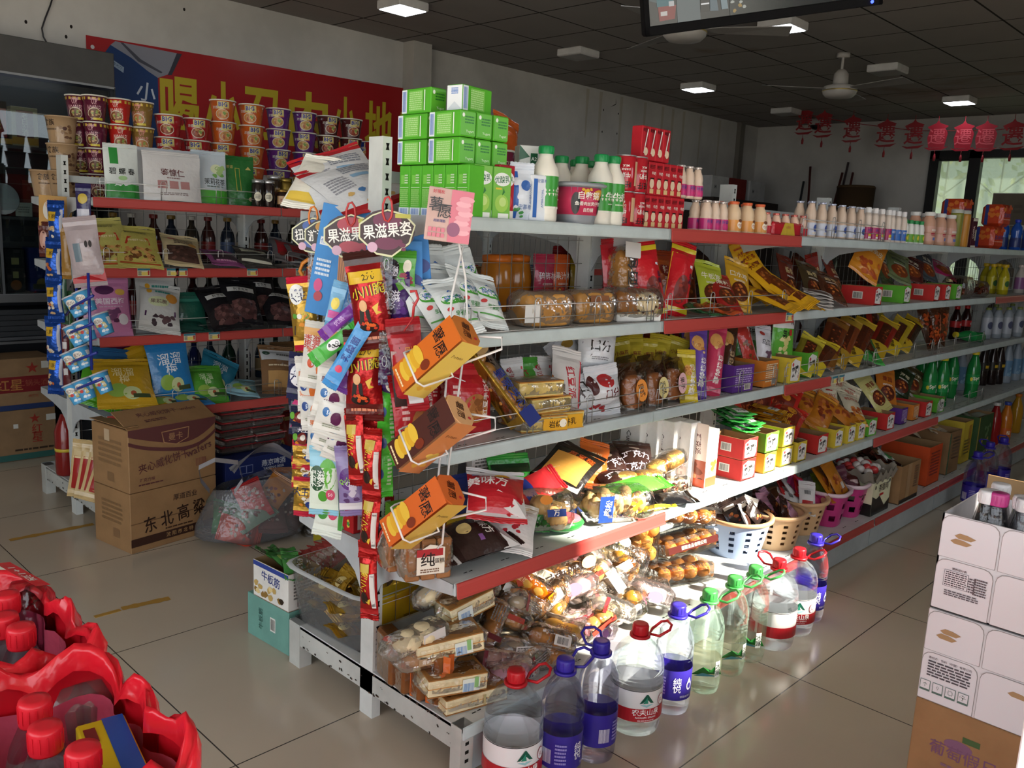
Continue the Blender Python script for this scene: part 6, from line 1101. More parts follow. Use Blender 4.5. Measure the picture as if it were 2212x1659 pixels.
for x,y,z,b,l,yw in WBL:goods('water_bottle',b,RT((x,y,.001),(0,0,yw)),l,'water bottle','row of big water bottles')
for q,l,yw in((((3.749,-0.512,0)),'purple-labelled water bottle on the floor far along, front one',-30),(((4.3,-0.498,0)),'purple-labelled water bottle on the floor far along, rear one',20),(((4.083,-0.482,0)),'purple-labelled water bottle on the floor far along, squeezed between two',40)):
 goods('water_bottle',PUB,RT(q,(0,0,yw),1.0),l,'water bottle','row of big water bottles')
# ---- hanging display on the end of the middle unit ----
EY=-52
def hang(c,w,h,t,base,draw,label,group=None,yaw=EY,roll=0,bands=(),seed=0,cat='snack bag',name='snack_bag',sealm=None,lean=0):
 return goods(name,pouch(w,h,t,base,draw,bands,seed=seed,sealm=sealm),T_(c,yaw,lean,roll,h/2),label,cat,group)
wpn=MB()
for i in range(4):wpn.tube([(-.02,.30-i*.075,1.425),(-.02,.30-i*.075,.62)],.0028,'paint:#dfe0e0',6)
for z in(1.425,1.33,1.235,1.14,1.045,.95,.855,.76,.665):wpn.tube([(-.022,.305,z),(-.022,.07,z)],.002,'paint:#dfe0e0',5)
for y in(.30,.075):wpn.tube([(-.02,y,1.425),(-.012,y,1.44),(.004,y,1.435)],.0025,'paint:#dfe0e0',5)
tag(wpn.obj('hanging_grid'),'white wire grid panel hooked on the shelf end behind the hanging snacks','display grid')
def header(c,w,title,m1,tint,lab,ring):
 f_=lambda x,y,l:(x,-.0006*l,y)
 b=MB();b.draw(lambda x,y,l:(x,.0008*l,y),[('e',0,0,w*.54,w*.42,m1)])
 b.draw(f_,[('p',[(-w*.55,w*.12),(-w*.3,w*.3),(.0,w*.42),(w*.35,w*.34),(w*.55,w*.14),(w*.45,-w*.22),(.1*w,-w*.5),(-w*.2,-w*.46),(-w*.55,-w*.16)],'#cfd0a8'),('p',[(-w*.52,w*.1),(-w*.28,w*.28),(.0,w*.39),(w*.33,w*.31),(w*.52,w*.12),(w*.42,-w*.2),(.1*w,-w*.46),(-w*.2,-w*.42),(-w*.52,-w*.14)],m1),('e',0,w*.2,w*.28,w*.16,tint),('e',0,-w*.24,w*.24,w*.12,tint),('t',title,0,w*.02,w*.3,'#eeece6',.03,8,w*.94),('e',-w*.28,-w*.32,w*.1,w*.1,'#c9a2b8'),('x',w*.26,-w*.26,w*.16,w*.16,6,[tint],w*.06,1),('r',w*.3,w*.3,w*.3,w*.08,'#b8b34a')])
 st=MB();st.box((0,.003,-.2),(.03,.001,.36),'wrap:#e6e8ec')
 for z in(-.08,-.16,-.24,-.32):st.tube([(.006*cos(a*.7),.0015,z+.014*sin(a*.7))for a in range(10)],.001,'plastic:#d8dade',4)
 rg=MB().tube([(.012*cos(a*.7),-.002,w*.42+.03*sin(a*.7))for a in range(9)],.003,ring,6,closed=True)
 goods('header_card',[('card',b),('hanging_strip',st),('ring',rg)],T_(c,EY+8),lab,'hanging display','snack header cards on the shelf end')
header((-0.1,-0.156,1.409),.125,'果滋果姿','#3a2226','#6a2a48','hanging header card with purple fruit, in front of the shelf post','plastic:#c03a3a')
header((-0.1,-0.005,1.394),.125,'果滋果姿','#3a2226','#a83a4a','hanging header card with red fruit, left of the post','plastic:#c03a3a')
header((-0.07,0.151,1.389),.105,'游游大王','#24201f','#b8862c','dark hanging header card between two others','plastic:#b8a48a')
header((-0.09,0.183,1.39),.105,'扭扭大王','#1c1a1f','#3a5aa0','dark hanging header card farthest left with orange ring','plastic:#d8792c')
GD=[('e',-.014,.14,.022,.028,'#e6e6e2'),('t','大王',-.012,.132,.028,'#1c2250',.02,8),('t','游游',-.006,.155,.014,'#2c3a80',.01),('e',.01,.095,.018,.014,'#d8b02c'),('x',-.01,.07,.045,.03,7,['#e0902c','#e6e0d2','#5a9a3c'],.009,2),('p',[(-.035,.03),(.036,.02),(.036,.045),(-.03,.055)],'#2a2018'),('e',.02,.05,.012,.014,'#24408a')]
for c,r,l in(((-0.1,0.209,1.171),-8,'gold candy bag with red ends, front one at the far left of the hanging rows'),((-0.07,0.24,1.092),2,'gold candy bag with red ends, behind and below the front gold one')):
 hang(c,.082,.17,.035,'foil:#b08a34',GD,l,roll=r,seed=1,sealm='film:#b81f3a')
NB=[('e',0,.035,.016,.018,'#7a2a24'),('p',[(-.03,.005),(.03,.0),(.03,.018),(-.02,.02)],'#c93a7a'),('e',-.022,.04,.009,.01,'#6aa83a'),('e',-.016,.02,.006,.009,'#e08a2c'),('e',.004,.04,.008,.008,'#e6e0d2'),('t','大王',.0,.06,.016,'#e6e4ee',.02)]
hang((-0.1,0.225,0.991),.08,.1,.03,'film:#23264a',[('t','大王',.0,.05,.034,'#1c2250',.02),('e',0,.055,.032,.034,'#e2e2e6'),('t','大王',.002,.052,.034,'#1c2250',.02)],'dark blue candy bag with white lettering under the gold bags',seed=2,roll=4)
for i,(c)in enumerate(((-0.09,0.236,0.937),(-0.09,0.245,0.869),(-0.09,0.23,0.809))):
 hang(c,.066,.068,.026,'film:#1f2340',NB,'small midnight blue candy bag, %s from the top of its strip'%ORD[i+1],'midnight blue candy bags',seed=3+i)
for i,c in enumerate(((-0.09,0.222,0.762),(-0.09,0.227,0.708),(-0.09,0.217,0.641))):
 hang(c,.072,(.055,.06,.09)[i],.026,'foil:#b08a34',[('x',0,.03,.05,.03,6,['#e0902c','#e6e0d2'],.008,2),('e',.014,.02,.011,.012,'#24408a')]+([('t','大王',-.01,.06,.026,'#1c2250',.02)]if i==2 else[]),'gold candy bag with red edge, %s in the lower strip'%ORD[i+1],'lower gold candy bags',seed=6+i,sealm='film:#b81f3a')
FR=lambda a,b:[('t','果滋',-.02,.09,.016,a,.013),('e',.012,.042,.015,.019,a),('e',-.02,.055,.011,.013,b),('l',.0,.016,.05,.012,2,'#9aa08a'),('x',.012,.045,.02,.03,8,[a],.006,3),('t','50',-.01,.055,.016,'#d8e6f2',.02)]
for i,(c,w,h,r,a,b_)in enumerate((((-0.11,0.117,1.065),.1,.15,6,'#d8702c','#c9502c'),((-0.1,0.173,0.979),.085,.12,-4,'#d8702c','#2f4a8a'),((-0.12,0.039,0.982),.1,.12,8,'#5a1f4a','#2f6aa8'),((-0.12,0.03,0.926),.1,.11,12,'#5a1f4a','#2f6aa8'),((-0.1,0.163,0.915),.08,.1,-6,'#d8702c','#2f4a8a'),((-0.11,0.057,0.871),.09,.1,16,'#5a1f4a','#2f4a8a'),((-0.1,0.12,0.837),.085,.1,2,'#d8702c','#2f6aa8'),((-0.1,0.034,0.846),.07,.09,20,'#5a1f4a','#2f6aa8'))):
 hang(c,w,h,.028,'film:#dcdad2',([('t','果滋\n果姿',-.024,.115,.026,'#c23a24',.02),('r',0,.14,.1,.02,'#d8a05a')]if i==0 else[])+FR(a,b_),'white fruit candy bag with %s print, %s of the overlapping white bags'%('orange' if 'd8702c' in a else 'purple berry',ORD[i+1]),'white fruit candy bags',roll=r,seed=10+i)
for c,w,h,r,m,d_,l in(((-0.14,-0.026,1.182),.032,.11,48,'film:#7a3a9a',[('t','优酪',0,.05,.016,'#c9a2dc',.01,90)],'thin purple twist sachet slanting across the strips'),((-0.15,-0.011,1.116),.042,.12,52,'film:#4fb04a',[('e',0,.06,.014,.02,'#ececec'),('x',0,.06,.02,.03,5,['#1c1c1c'],.006,2)],'green sachet with black and white print slanting across'),((-0.16,-0.087,1.103),.042,.17,30,'film:#4a94cf',[('t','乳酸菌',.0,.1,.024,'#2a3f8a',.012,90),('e',0,.04,.01,.01,'#d84a6a')],'light blue sachet hanging at a slant'),((-0.13,0.014,1.214),.04,.09,12,'film:#7fb4d8',[('e',0,.05,.012,.016,'#e6d05a'),('r',0,.02,.03,.02,'#d86aa8')],'small pale blue sachet with yellow print'),((-0.13,-0.065,1.056),.05,.1,18,'film:#6a3a8a',[('e',0,.05,.014,.02,'#b88ad0')],'purple sachet behind the light blue one')):
 hang(c,w,h,.016,m,d_,l,roll=r,seed=20)
ic=MB();ic.box((0,0,.15),(.15,.003,.3),'card:#4a90d2',bev=.001)
ic.draw(lambda x,y,l:(x,-.0016-.0005*l,y),[('e',.012,.25,.028,.032,'#e2c456'),('p',[(-.015,.235),(.039,.235),(.027,.04),(.007,.04)],'#b8743a'),*[('p',[(-.013+.01*i,.23),(-.009+.01*i,.23),(.011+.003*i,.05),(.009+.003*i,.05)],'#8a4f24')for i in range(5)],('r',-.035,.2,.06,.022,'#dfe6ee',2),('t','使用前请',-.035,.2,.014,'#3a6ab0',.01),('e',-.05,.08,.012,.018,'#c93a7a'),('e',-.045,.05,.012,.014,'#a8243a'),('l',-.045,.13,.04,.05,4,'#cfe0f0')])
goods('display_card',[('display_card',ic)],T_((-0.05,0.112,1.315),EY,0,10,.15),'tall blue display card printed with an ice cream cone','display card')
for c,l,r in(((-0.02,-0.116,1.34),'rounded blue display card, upper one right of the post',-6),((-0.05,-0.125,1.306),'rounded blue display card, lower one right of the post',-2)):
 oc=MB();oc.box((0,0,.06),(.14,.003,.16),'card:#4a8ed4',bev=.0015);oc.draw(lambda x,y,z:(x,-.0016-.0005*z,y),[('e',.03,.04,.04,.022,'#1c3a8a'),('t','EO',.035,.04,.022,'#e2e6ee',.02),('t','双9',-.035,.1,.024,'#c93a5a',.02)])
 goods('display_card',[('display_card',oc)],T_(c,EY+10,0,r,.06),l,'display card','blue display cards by the post')
RC=[('r',0,.165,.09,.03,'#d8b02c'),('t','2元',.01,.165,.022,'#26201a',.01,6),('t','小川脆',.006,.13,.03,'#1f1a10',.05,8),('t','小川脆',.004,.13,.03,'#d8c02c',.015,8),('e',-.012,.095,.011,.014,'#d8a878'),('p',[(-.03,.05),(.004,.05),(.002,.085),(-.024,.085)],'#1e1916'),('e',-.006,.04,.026,.014,'#1c1613'),('x',-.006,.045,.04,.016,9,['#c23a1f','#d8602c'],.006,1),('p',[(.012,.09),(.03,.1),(.024,.08),(.034,.075),(.02,.07)],'#e0b83c'),('l',.0,.012,.07,.012,1,'#d88a6a')]
for c,w,h,r,yw,l in(((-0.12,-0.117,1.237),.1,.21,-10,EY,'large red crunchy snack bag, upper of the two big ones on the shelf end'),((-0.11,-0.084,1.042),.1,.2,-3,EY,'large red crunchy snack bag, lower of the two big ones on the shelf end')):
 hang(c,w,h,.05,'foil:#a81f22',RC,l,roll=r,yaw=yw,seed=30,bands=((0,.16,'film:#5e1a18'),(.93,1,'film:#3a1a18')))
RS=[('t','小川脆',-.006,.1,.024,'#d8c02c',.03,80),('e',-.008,.05,.012,.018,'#2a1a14'),('p',[(-.004,.04),(.012,.05),(.006,.03)],'#e0b83c'),('r',.018,.07,.012,.1,'#dcd8d2'),('b',.018,.07,.01,.09,'#333333'),('r',-.004,.135,.03,.024,'#c9b04a')]
for i,(c,h,r)in enumerate((((-0.09,-0.048,0.966),.1,8),((-0.12,-0.069,0.851),.17,-6),((-0.1,-0.113,0.811),.16,0),((-0.08,-0.088,0.871),.1,3),((-0.09,-0.096,0.647),.17,3),((-0.07,-0.067,0.47),.19,-3))):
 hang(c,.056,h,.034,'foil:#b3201f',RS if h>.12 else RS[1:3],'narrow red crunchy snack bag, %s down the twisted strips'%ORD[i+1],'twisted red snack strips',roll=r,yaw=EY-14,seed=32+i)
PG=[('e',-.01,.1,.022,.036,'#2f1a3a'),('t','果滋\n果姿',-.01,.1,.026,'#e6e2ea',.016),('x',.016,.07,.03,.06,12,['#3f1f62','#5a2a80'],.009,1),('p',[(.0,.14),(.022,.155),(.03,.13),(.012,.12)],'#5f9a3c'),('e',.01,.035,.012,.016,'#e2dcc8'),('t','50',.01,.035,.014,'#2f1a3a',.01)]
hang((-0.05,-0.144,1.3),.085,.09,.02,'film:#4f9a34',[('e',-.018,.06,.02,.026,'#2a1f24'),('t','果滋\n果姿',-.018,.06,.018,'#e6e2ea',.016),('e',.022,.07,.011,.016,'#e2dcc8'),('x',.02,.04,.03,.02,6,['#8a1f3a'],.008,1)],'green fruit candy bag at the top of the purple grape strip',seed=40)
for i,(c,h,r)in enumerate((((-0.06,-0.147,1.217),.15,-3),((-0.07,-0.15,1.111),.14,-2),((-0.06,-0.121,1.034),.1,0),((-0.08,0.024,0.938),.13,-10),((-0.06,0,0.882),.16,-4))):
 hang(c,.075 if i<3 else .04,h,.034,'film:#3f2060' if i!=4 else 'film:#b8aec6',PG if i<3 else PG[2:4],'purple grape candy bag, %s of the purple strip bags'%ORD[i+1],'purple grape candy bags',roll=r,seed=41+i)
hang((-0.1,-0.016,0.744),.07,.16,.03,'film:#8a7aa8',[('e',0,.09,.026,.03,'#5a2a7a'),('t','Q小糖',0,.085,.02,'#8ad03a',.02,6,.055),('x',0,.05,.05,.07,10,['#5a3a6a','#c9c2d2'],.01,2),('r',0,.012,.07,.02,'#d8d6da')],'lilac plum candy bag hanging low beside the red strips',roll=-6,seed=47)
hang((-0.12,0.075,0.726),.085,.16,.026,'film:#8fc4d8',[('r',0,.06,.084,.12,'#d8e4d4'),('e',.012,.1,.026,.045,'#5fae3c'),('e',-.018,.09,.024,.036,'#1f4a2a'),('t','果滋\n果姿',-.018,.09,.026,'#eef2ea',.016),('e',.0,.04,.014,.016,'#4f9a34'),('e',.022,.045,.013,.016,'#c94a6a'),('t','50',.022,.045,.014,'#f0e6ea',.01)],'green pear candy bag hanging low at the left, front one',seed=48)
hang((-0.1,0.076,0.631),.085,.11,.026,'film:#d8e0d6',[('e',-.018,.06,.018,.024,'#3f8a34'),('e',.014,.06,.014,.02,'#c94a6a'),('t','50',.014,.06,.016,'#f0e6ea',.01),('r',.036,.06,.012,.1,'#4f9a44')],'pale green pear candy bag behind the front pear bag',roll=8,seed=49)
hang((-0.05,-0.026,0.606),.03,.26,.01,'film:#1f4a8a',[],'narrow dark blue strip beside the lowest red bags',seed=50)
for i,c in enumerate(((-0.06,-0.118,0.96),(-0.06,-0.123,0.869),(-0.06,-0.113,0.798))):
 hang(c,.05,(.12,.1,.13)[i],.028,'film:#4fc03a',[('l',.012,.06,.014,.09,8,'#c9e6bc'),('e',-.014,.05,.008,.014,'#24508a')],'bright green candy bag on edge, %s in the strip right of the post'%ORD[i+1],'green strip right of the post',yaw=-20,seed=51+i)
hang((-0.08,-0.223,1.086),.085,.2,.05,'film:#a8222a',[('p',[(-.042,.0),(-.012,.0),(-.012,.15),(-.042,.15)],'#231c1c'),('b',-.03,.075,.016,.13,'#dcd8d4'),('r',.01,.07,.036,.045,'#e2dedc'),('l',.01,.07,.03,.04,5,'#5a5656'),('r',.01,.1,.036,.012,'#b8242a'),('t','网片香',.022,.14,.02,'#e0902c',.02,0,.04),('r',.012,.02,.036,.03,'#e2dedc'),('r',-.01,.19,.07,.02,'film:#7a1a20')],'dark red crisp bag showing its back panel, hung on a red hook',roll=-8,yaw=-44,seed=55,cat='snack bag')
hk=MB().tube([(0,0,0),(.002,0,.03),(.012,0,.05),(.006,0,.068),(-.008,0,.066)],.0035,'plastic:#c23a3a',6);hk.tube([(0,0,.002),(-.02,0,-.03)],.002,'plastic:#c23a3a',5)
tag(hk.obj('red_hook',None,T_((-0.09,-0.25,1.204),-45)),'small red plastic hook above the dark red crisp bag','hook')
for i,(a,b_)in enumerate((((-0.05,0.264,1.319),(-0.06,0.255,1.248)),((-0.05,0.212,1.27),(-0.05,0.236,1.32)))):
 a,b_=Vector(a),Vector(b_);m=(a+b_)/2+Vector((-.01,.03,0))
 tag(MB().tube([a,(a+m)/2+Vector((0,.01,.004)),m,(m+b_)/2+Vector((0,-.004,-.004)),b_],.006,'plastic:#d8842c').obj('orange_strap'),'orange plastic strap curling behind the header cards, %s one'%('long','short')[i],'strap')
sg=MB();sg.box((0,0,0),(.105,.004,.118),'card:#c9a8a0',bev=.0015)
sg.draw(lambda x,y,l:(x,-.0022-.0005*l,y),[('r',.026,0,.052,.116,'#d06f80',2),*[('e',.032+.004*sin(i*2),-.034+i*.0105,.018,.007,('#e2a2ac','#dc949f')[i%2])for i in range(8)],('e',.012,-.03,.015,.016,'#8a4a6a'),('t','薯',-.034,.022,.034,'#1f1a1a',.004),('t','愿',-.012,.008,.034,'#1f1a1a',.004),('t','好丽友',-.03,.05,.009,'#c22a3a',.01),('t','超脆薄脆',-.022,-.014,.007,'#3a3f7a',.006),*[('r',-.042+.01*(i%4),-.034-.012*(i//4),.008,.009,'#d06f80',1)for i in range(8)]])
fw=MB();WH='paint:#e2dfdc';P_=lambda*a:Vector(a)
fw.tube([(-.03,-.302,1.44),(-.035,-.33,1.455),(-0.043,-0.372,1.413)],.003,WH,6);fw.tube([(-0.046,-0.372,1.386),(-0.076,-0.372,1.27),(-0.079,-0.365,1.04),(-0.089,-0.36,0.814),(-0.109,-0.36,0.76)],.003,WH,6);fw.tube([(-0.061,-0.372,1.396),(-0.035,-0.372,1.312),(-0.016,-0.365,1.202),(-0.055,-0.36,0.866),(-0.068,-0.36,0.663),(-0.074,-0.35,0.65)],.003,WH,6)
ax=(R0*.70+U0*.58-F*.42).normalized();n1=(-F*.8-R0*.5+U0*.2);n1=(n1-ax*n1.dot(ax)).normalized();sd=ax.cross(n1)
CHB=lambda m,m2:([('r',0,.1,.07,.198,m,4),('t','薯',-.017,.152,.034,'#1f1613',.008),('t','愿',.016,.14,.036,'#1f1613',.008),*[('e',-.004-.002*i,.03+.013*i,.026,.012,('#e0b83c','#d8a62c')[i%2])for i in range(5)],('e',.02,.088,.012,.014,'#7a2f14'),('l',0,.01,.05,.008,1,'#f0d8a8')],[('r',0,.1,.07,.198,m2,4),('x',0,.05,.04,.06,6,['#d8a83c','#e2c25a'],.012,2),('t','Potato',0,.15,.014,'#5a3a1c',.0,0)])
for i,(c,m,m2,cap,l)in enumerate((((-0.141,-0.4,1.136),'#d0691f','#dcc058','card:#d07a34','orange octagonal chip box in the top wire pocket'),((-0.15,-0.4,0.957),'#4a2219','#c9824a','card:#dca876','dark brown octagonal chip box in the middle wire pocket'),((-0.168,-0.4,0.775),'#cf6220','#d8b450','card:#d0662a','orange octagonal chip box in the bottom wire pocket'))):
 fr,le=CHB(m,m2);c=Vector(c)
 T=Matrix(((sd.x,-n1.x,ax.x,c.x),(sd.y,-n1.y,ax.y,c.y),(sd.z,-n1.z,ax.z,c.z),(0,0,0,1)))@Matrix.Translation((0,0,-.1))
 goods('chip_box',carton(.078,.07,.2,cap,fr,[],[('t','薯愿',0,.0,.026,'#3a1a10',.004,-20),('e',.02,.02,.004,.005,'#c22a3a')],le,oct_=.016),T,l,'chip box','chip boxes in the wire holder')
 for zz in(-.03,):
  p=[]
  for u,w in((-.042,-.038),(.042,-.038),(.05,-.02),(.05,.03),(-.05,.03),(-.05,-.02)):p.append(T@Vector((u,w,.1+zz-(.02 if w<0 else-.03))))
  fw.tube(p,.0028,WH,6,closed=True)
 fw.tube([T@Vector((-.05,.03,.1)),T@Vector((-.02,.05,.17)),T@Vector((.05,.04,.25)),T@Vector((.075,.035,.24)),T@Vector((.03,.04,.12))],.0028,WH,6)
goods('chip_holder',[('sign',sg),('wire_frame',fw.mesh('wire_frame'))],RT((0,0,0)),'white wire chip holder with pink and beige sign','display rack')
bpy.data.objects['sign'].matrix_local=T_((-0.09,-0.37,1.451),-28,0,5)
# ---- back of the middle unit: rear shelf goods seen from the left aisle and through the wires ----
for i,(c,rot,l)in enumerate(((((0.048,0.26,1.549)),(-50,52,-34),'large clear and white pouch with red border, upper one on the rear top shelf'),(((0.04,0.18,1.529)),(-46,60,-40),'large clear and white pouch with red border, lower one on the rear top shelf'))):
 goods('snack_bag',pouch(.22,.27,.04,'film:#dfe0e2',[('l',.04,.2,.1,.05,4,'#8a8f9a'),('l',-.05,.13,.07,.08,6,'#9a9aa2'),('r',.03,.15,.06,.02,'#8fb8d8'),('x',0,.05,.14,.05,7,['#d8b06a','#4a7ab0','#c9b07a'],.012,i)],bands=((0,.06,'film:#b81f2a'),(.9,1,'film:#b81f2a')),seed=60+i,sealm='film:#b81f2a'),T_(c,rot[0],rot[1],rot[2],.135),l,'snack bag')
bg(*(-0.01,0.3,1.5),.13,.17,.03,(-48,40,10),'film:#e0dccf',[('r',0,.02,.12,.03,'#d8b84a')],'small white pouch with golden edge behind the red-bordered pouches',zs=1.452,seed=63)
q=((0.06,0.307,0.529));goods('snack_box',carton(.15,.2,.09,'card:#b81f24',[('r',.0,.045,.12,.07,'#dcdad8'),('l',0,.05,.1,.05,6,'#6a6662')],[('t','Q梦糖',.0,.05,.035,'#e0a02c',.02,10),('x',.04,.02,.08,.03,6,['#3f9a4a','#e0902c','#e6d24a'],.008,2),('x',-.06,.06,.05,.04,6,['#2a1a16','#c9a07a'],.01,3)]),RT((.085,.22,.5295)),'red candy box with white information panel on the rear fourth shelf','snack box')
for i,px in enumerate((887,912,940,965,992)):
 q=(0.296,0.12,1.25);x=q[0]+(i-2)*.062
 goods('spicy_stick_pack',carton(.045,.03,.16,'film:#b01f22',[('r',0,.08,.022,.12,'#d8c9a0'),('l',0,.08,.018,.1,6,'#8a3a24'),('e',0,.13,.01,.012,'#2a2018')],bev=.006),RT((x,.14,1.1625),(0,0,4*i-8)),'red packet with cream panel behind the wires, %s from the left'%ORD[i+1],'snack pack','red packets behind the wires')
for i,(px,c,tc,t,l)in enumerate((((0.789,0.13,1.22),'film:#c23a56','#f0e2e6','碎碎冰','pink pouch seen through the wires behind the loaves'),((0.869,0.13,1.22),'film:#d8622c','#f4e6d8','果汁冰','orange pouch seen through the wires next to the pink one'),((0.99,0.14,1.2),'film:#c9a82c','#8a2a1a','玉米','yellow pouch seen through the wires near the upright'))):
 bg(*px,.1,.17,.05,(-4,0,0),c,art(.1,.17,t,tc,None,('#a83a2c','#e2c25a','#d84a3a')),l,zs=1.161,seed=70+i)
jar=[('jar_body',MB().lathe([(.05,0),(.056,.01),(.058,.1),(.05,.15),(.046,.16)],'gloss:#b8701c',18)),('lid',MB().lathe([(.048,.16),(.05,.163),(.05,.18),(.02,.184)],'plastic:#d8701f',18))]
for i,(px,z)in enumerate((((0.583,0.15,1.2),0),((0.721,0.2,1.2),0),((0.597,0.16,1.2),0.0))):
 if i<2:goods('honey_jar',jar,RT((px[0],px[1],1.163)),'amber jar behind the wires, %s of two'%ORD[i+1],'jar','amber jars behind the wires')
for i in range(14):
 px=(0.586,0.12,1.35);c=('film:#3a5a9a','film:#c9b48a','film:#b82a2a','film:#2f8a34','film:#cfd0d2','film:#2f8a34')[i%6]
 goods('candy_bag',pouch(.09,.12,.04,c,[('x',0,.06,.07,.08,8,['#d8c84a','#e6e0da','#b8302c'],.01,i)],seed=75+i%3),T_((px[0]+(i%7)*.085,.3+.05*(i//7),1.163),10*sin(i*2),12,5*cos(i)),'candy bag on the rear second shelf, %s of the mixed row'%ORD[i+1],'snack bag','mixed candy bags on the rear shelf')
DC=('film:#7a1f22','film:#2a3a5a','film:#4a2a1c','film:#5a5a5e','film:#8a3a1c','film:#24402c')
RLB=('second','third','fourth')
for s,z in enumerate((1.161,.866,.528)):
 for i in range(9):
  x=.95+i*.45 if s==0 else .12+i*.48
  goods('rear_pouch',pouch(.16,.2,.05,DC[(i+s)%6],art(.16,.2,'香','#d8c9a0',None,('#5a2418',*MEAT)),seed=80+(i+s)%3),T_((x,.2+.03*(i%2),z+.003),180+12*sin(i*3+s),10,4*sin(i)),'dark pouch facing the left aisle, %s along the rear %s shelf'%(ORD[i+1],RLB[s]),'snack bag','pouches facing the left aisle')
for s,(y,x)in enumerate(((.12,1.1),(.09,1.21),(.15,1.4),(.1,1.62),(.14,1.75))):
 goods('instant_bowl',noodle_cup(.045,.06,.09,('film:#1f4a34','film:#24503a','film:#1f4a34','film:#2a3a7a','film:#2a3a7a')[s],(),'wrap:#dfe6e2'),RT((x*.9-.2,y+.06,1.453+.075)),'dark instant bowl behind the white milk bottles, %s from the left'%ORD[s+1],'food tub','bowls behind the milk bottles')
 goods('instant_bowl',noodle_cup(.045,.06,.075,'film:#3a2420',()),RT((x*.9-.2,y+.06,1.453)),'brown instant bowl under a dark bowl, %s from the left'%ORD[s+1],'food tub','brown bowls under the dark ones')
for i,(px,c,h)in enumerate((((0.625,0.2,1.6),'film:#7a2440',.11),((0.745,0.25,1.6),'film:#7a2440',.11))):
 goods('noodle_cup',noodle_cup(.036,.047,h,c,[('t','CUP',0,.07,.02,'#d8c2b0',.01)]),RT((px[0],px[1],1.453)),'maroon noodle cup behind the green cartons, %s one'%ORD[i+1],'noodle cup','maroon cups behind the green cartons')
 goods('noodle_cup',noodle_cup(.036,.047,h,c,[('t','CUP',0,.07,.02,'#d8c2b0',.01)]),RT((px[0],px[1],1.453+h+.004)),'maroon noodle cup stacked behind the green cartons, %s one'%ORD[i+1],'noodle cup','maroon cups behind the green cartons')
bg(*(0.744,0.3,1.7),.12,.1,.05,(0,20,20),'film:#b8561f',[],'orange bag lying over the stacked cups behind the cartons',zs=1.452,dz=.23,seed=90)
for i,(q,c,l)in enumerate((((2.107,0.22,1.5),'film:#5a2440','maroon noodle cup far along the rear top shelf'),((2.45,0.22,1.5),'film:#6a2440','maroon noodle cup, farther one on the rear top shelf'),((2.604,0.24,1.5),'film:#6a2438','maroon noodle cup, farthest on the rear top shelf'))):
 goods('noodle_cup',noodle_cup(.04,.052,.1,c,()),RT((q[0],q[1],1.453)),l,'noodle cup')
goods('tissue_pack',carton(.09,.06,.12,'card:#dfe2da',[('r',0,.11,.088,.02,'#6fae3a',2),('b',.02,.06,.03,.03,'#333333')]),RT(((2.657,0.2,1.5)[0],.2,1.453)),'white and green pack on the rear top shelf','pack')
# ---- base shelf, rear end: tub of golden sweets, snack boxes ----
tub=MB()
def tubf(inner):
 def g(u,v):
  a=2*pi*u;s=.004*inner;k=1/(abs(cos(a))**6+abs(sin(a))**6)**(1/6)
  return((.125+.02*v-s)*k*cos(a),(.185+.025*v-s)*k*sin(a),.19*v+s*(1-v))
 return g
tub.sheet(tubf(0),40,6,'milk:#e6e7e6');tub.box((0,0,.002),(.24,.36,.004),'wrap:#d5d6d6')
rimm=MB();rimm.sheet(lambda u,v:(lambda a,k:((.145+.014*v)*k*cos(a),(.21+.014*v)*k*sin(a),.19-.006*v*v))(2*pi*u,1/(abs(cos(2*pi*u))**6+abs(sin(2*pi*u))**6)**(1/6)),40,3,'plastic:#c2c4c2')
TQ=Vector((.15,.275,.1495));goods('plastic_tub',[('tub_body',tub),('rim',rimm)],RT(TQ,(0,0,3)),'translucent plastic tub of golden sweets on the base shelf','tub')
gsw=[pouch(.075,.085,.03,'foil:#c0952f',dr,seed=95+k)for k,dr in enumerate(([('e',0,.05,.018,.02,'#e6cf8a'),('t','牛轧',0,.05,.014,'#3a2410',.01)],[('r',0,.03,.04,.03,'#a8842c')],[('e',0,.04,.02,.02,'#3a2a1c'),('r',0,.06,.03,.016,'#d8cfc0')]))]
for i in range(34):
 a=i*2.4;rad=sqrt((i%17+.4)/17);rr=random.Random(i)
 goods('golden_sweet',gsw[i%3],T_((TQ.x+.09*rad*cos(a),TQ.y+.15*rad*sin(a),TQ.z+.02+(.075 if i>=17 else 0)+.02*rr.random()),rr.uniform(-180,180),rr.uniform(30,85),rr.uniform(-60,60)),'gold foil wrapped sweet heaped in the translucent tub','sweet','golden sweets in the tub')
goods('beef_snack_box',tray_box(.13,.2,.13,'card:#d9d6cf',[('l',0,.07,.09,.07,6,'#6a6662'),('b',.0,.022,.06,.024,'#333333')],[('t','牛板筋',.0,.085,.036,'#2a3a7a',.012,-4),('x',.0,.035,.17,.04,12,['#b89a5a','#2a2018','#8a6a34','#d8c28a'],.014,4),('r',0,.12,.2,.016,'#2a3f8a')]),RT((.07,.58,.155),(0,0,4)),'white snack box with blue lettering and cattle picture on a teal carton','snack box')
for i in range(5):bg(.05+.03*(i%2),.52+.03*i,.2,.06,.09,.02,(20*i,60,20),'film:#3f7a3a',[('e',0,.05,.016,.02,'#9ac05a')],'green packet, %s in the white beef snack box'%ORD[i+1],'snack packet','green packets in the white box',.095,zs=.165,seed=98,name='snack_packet')
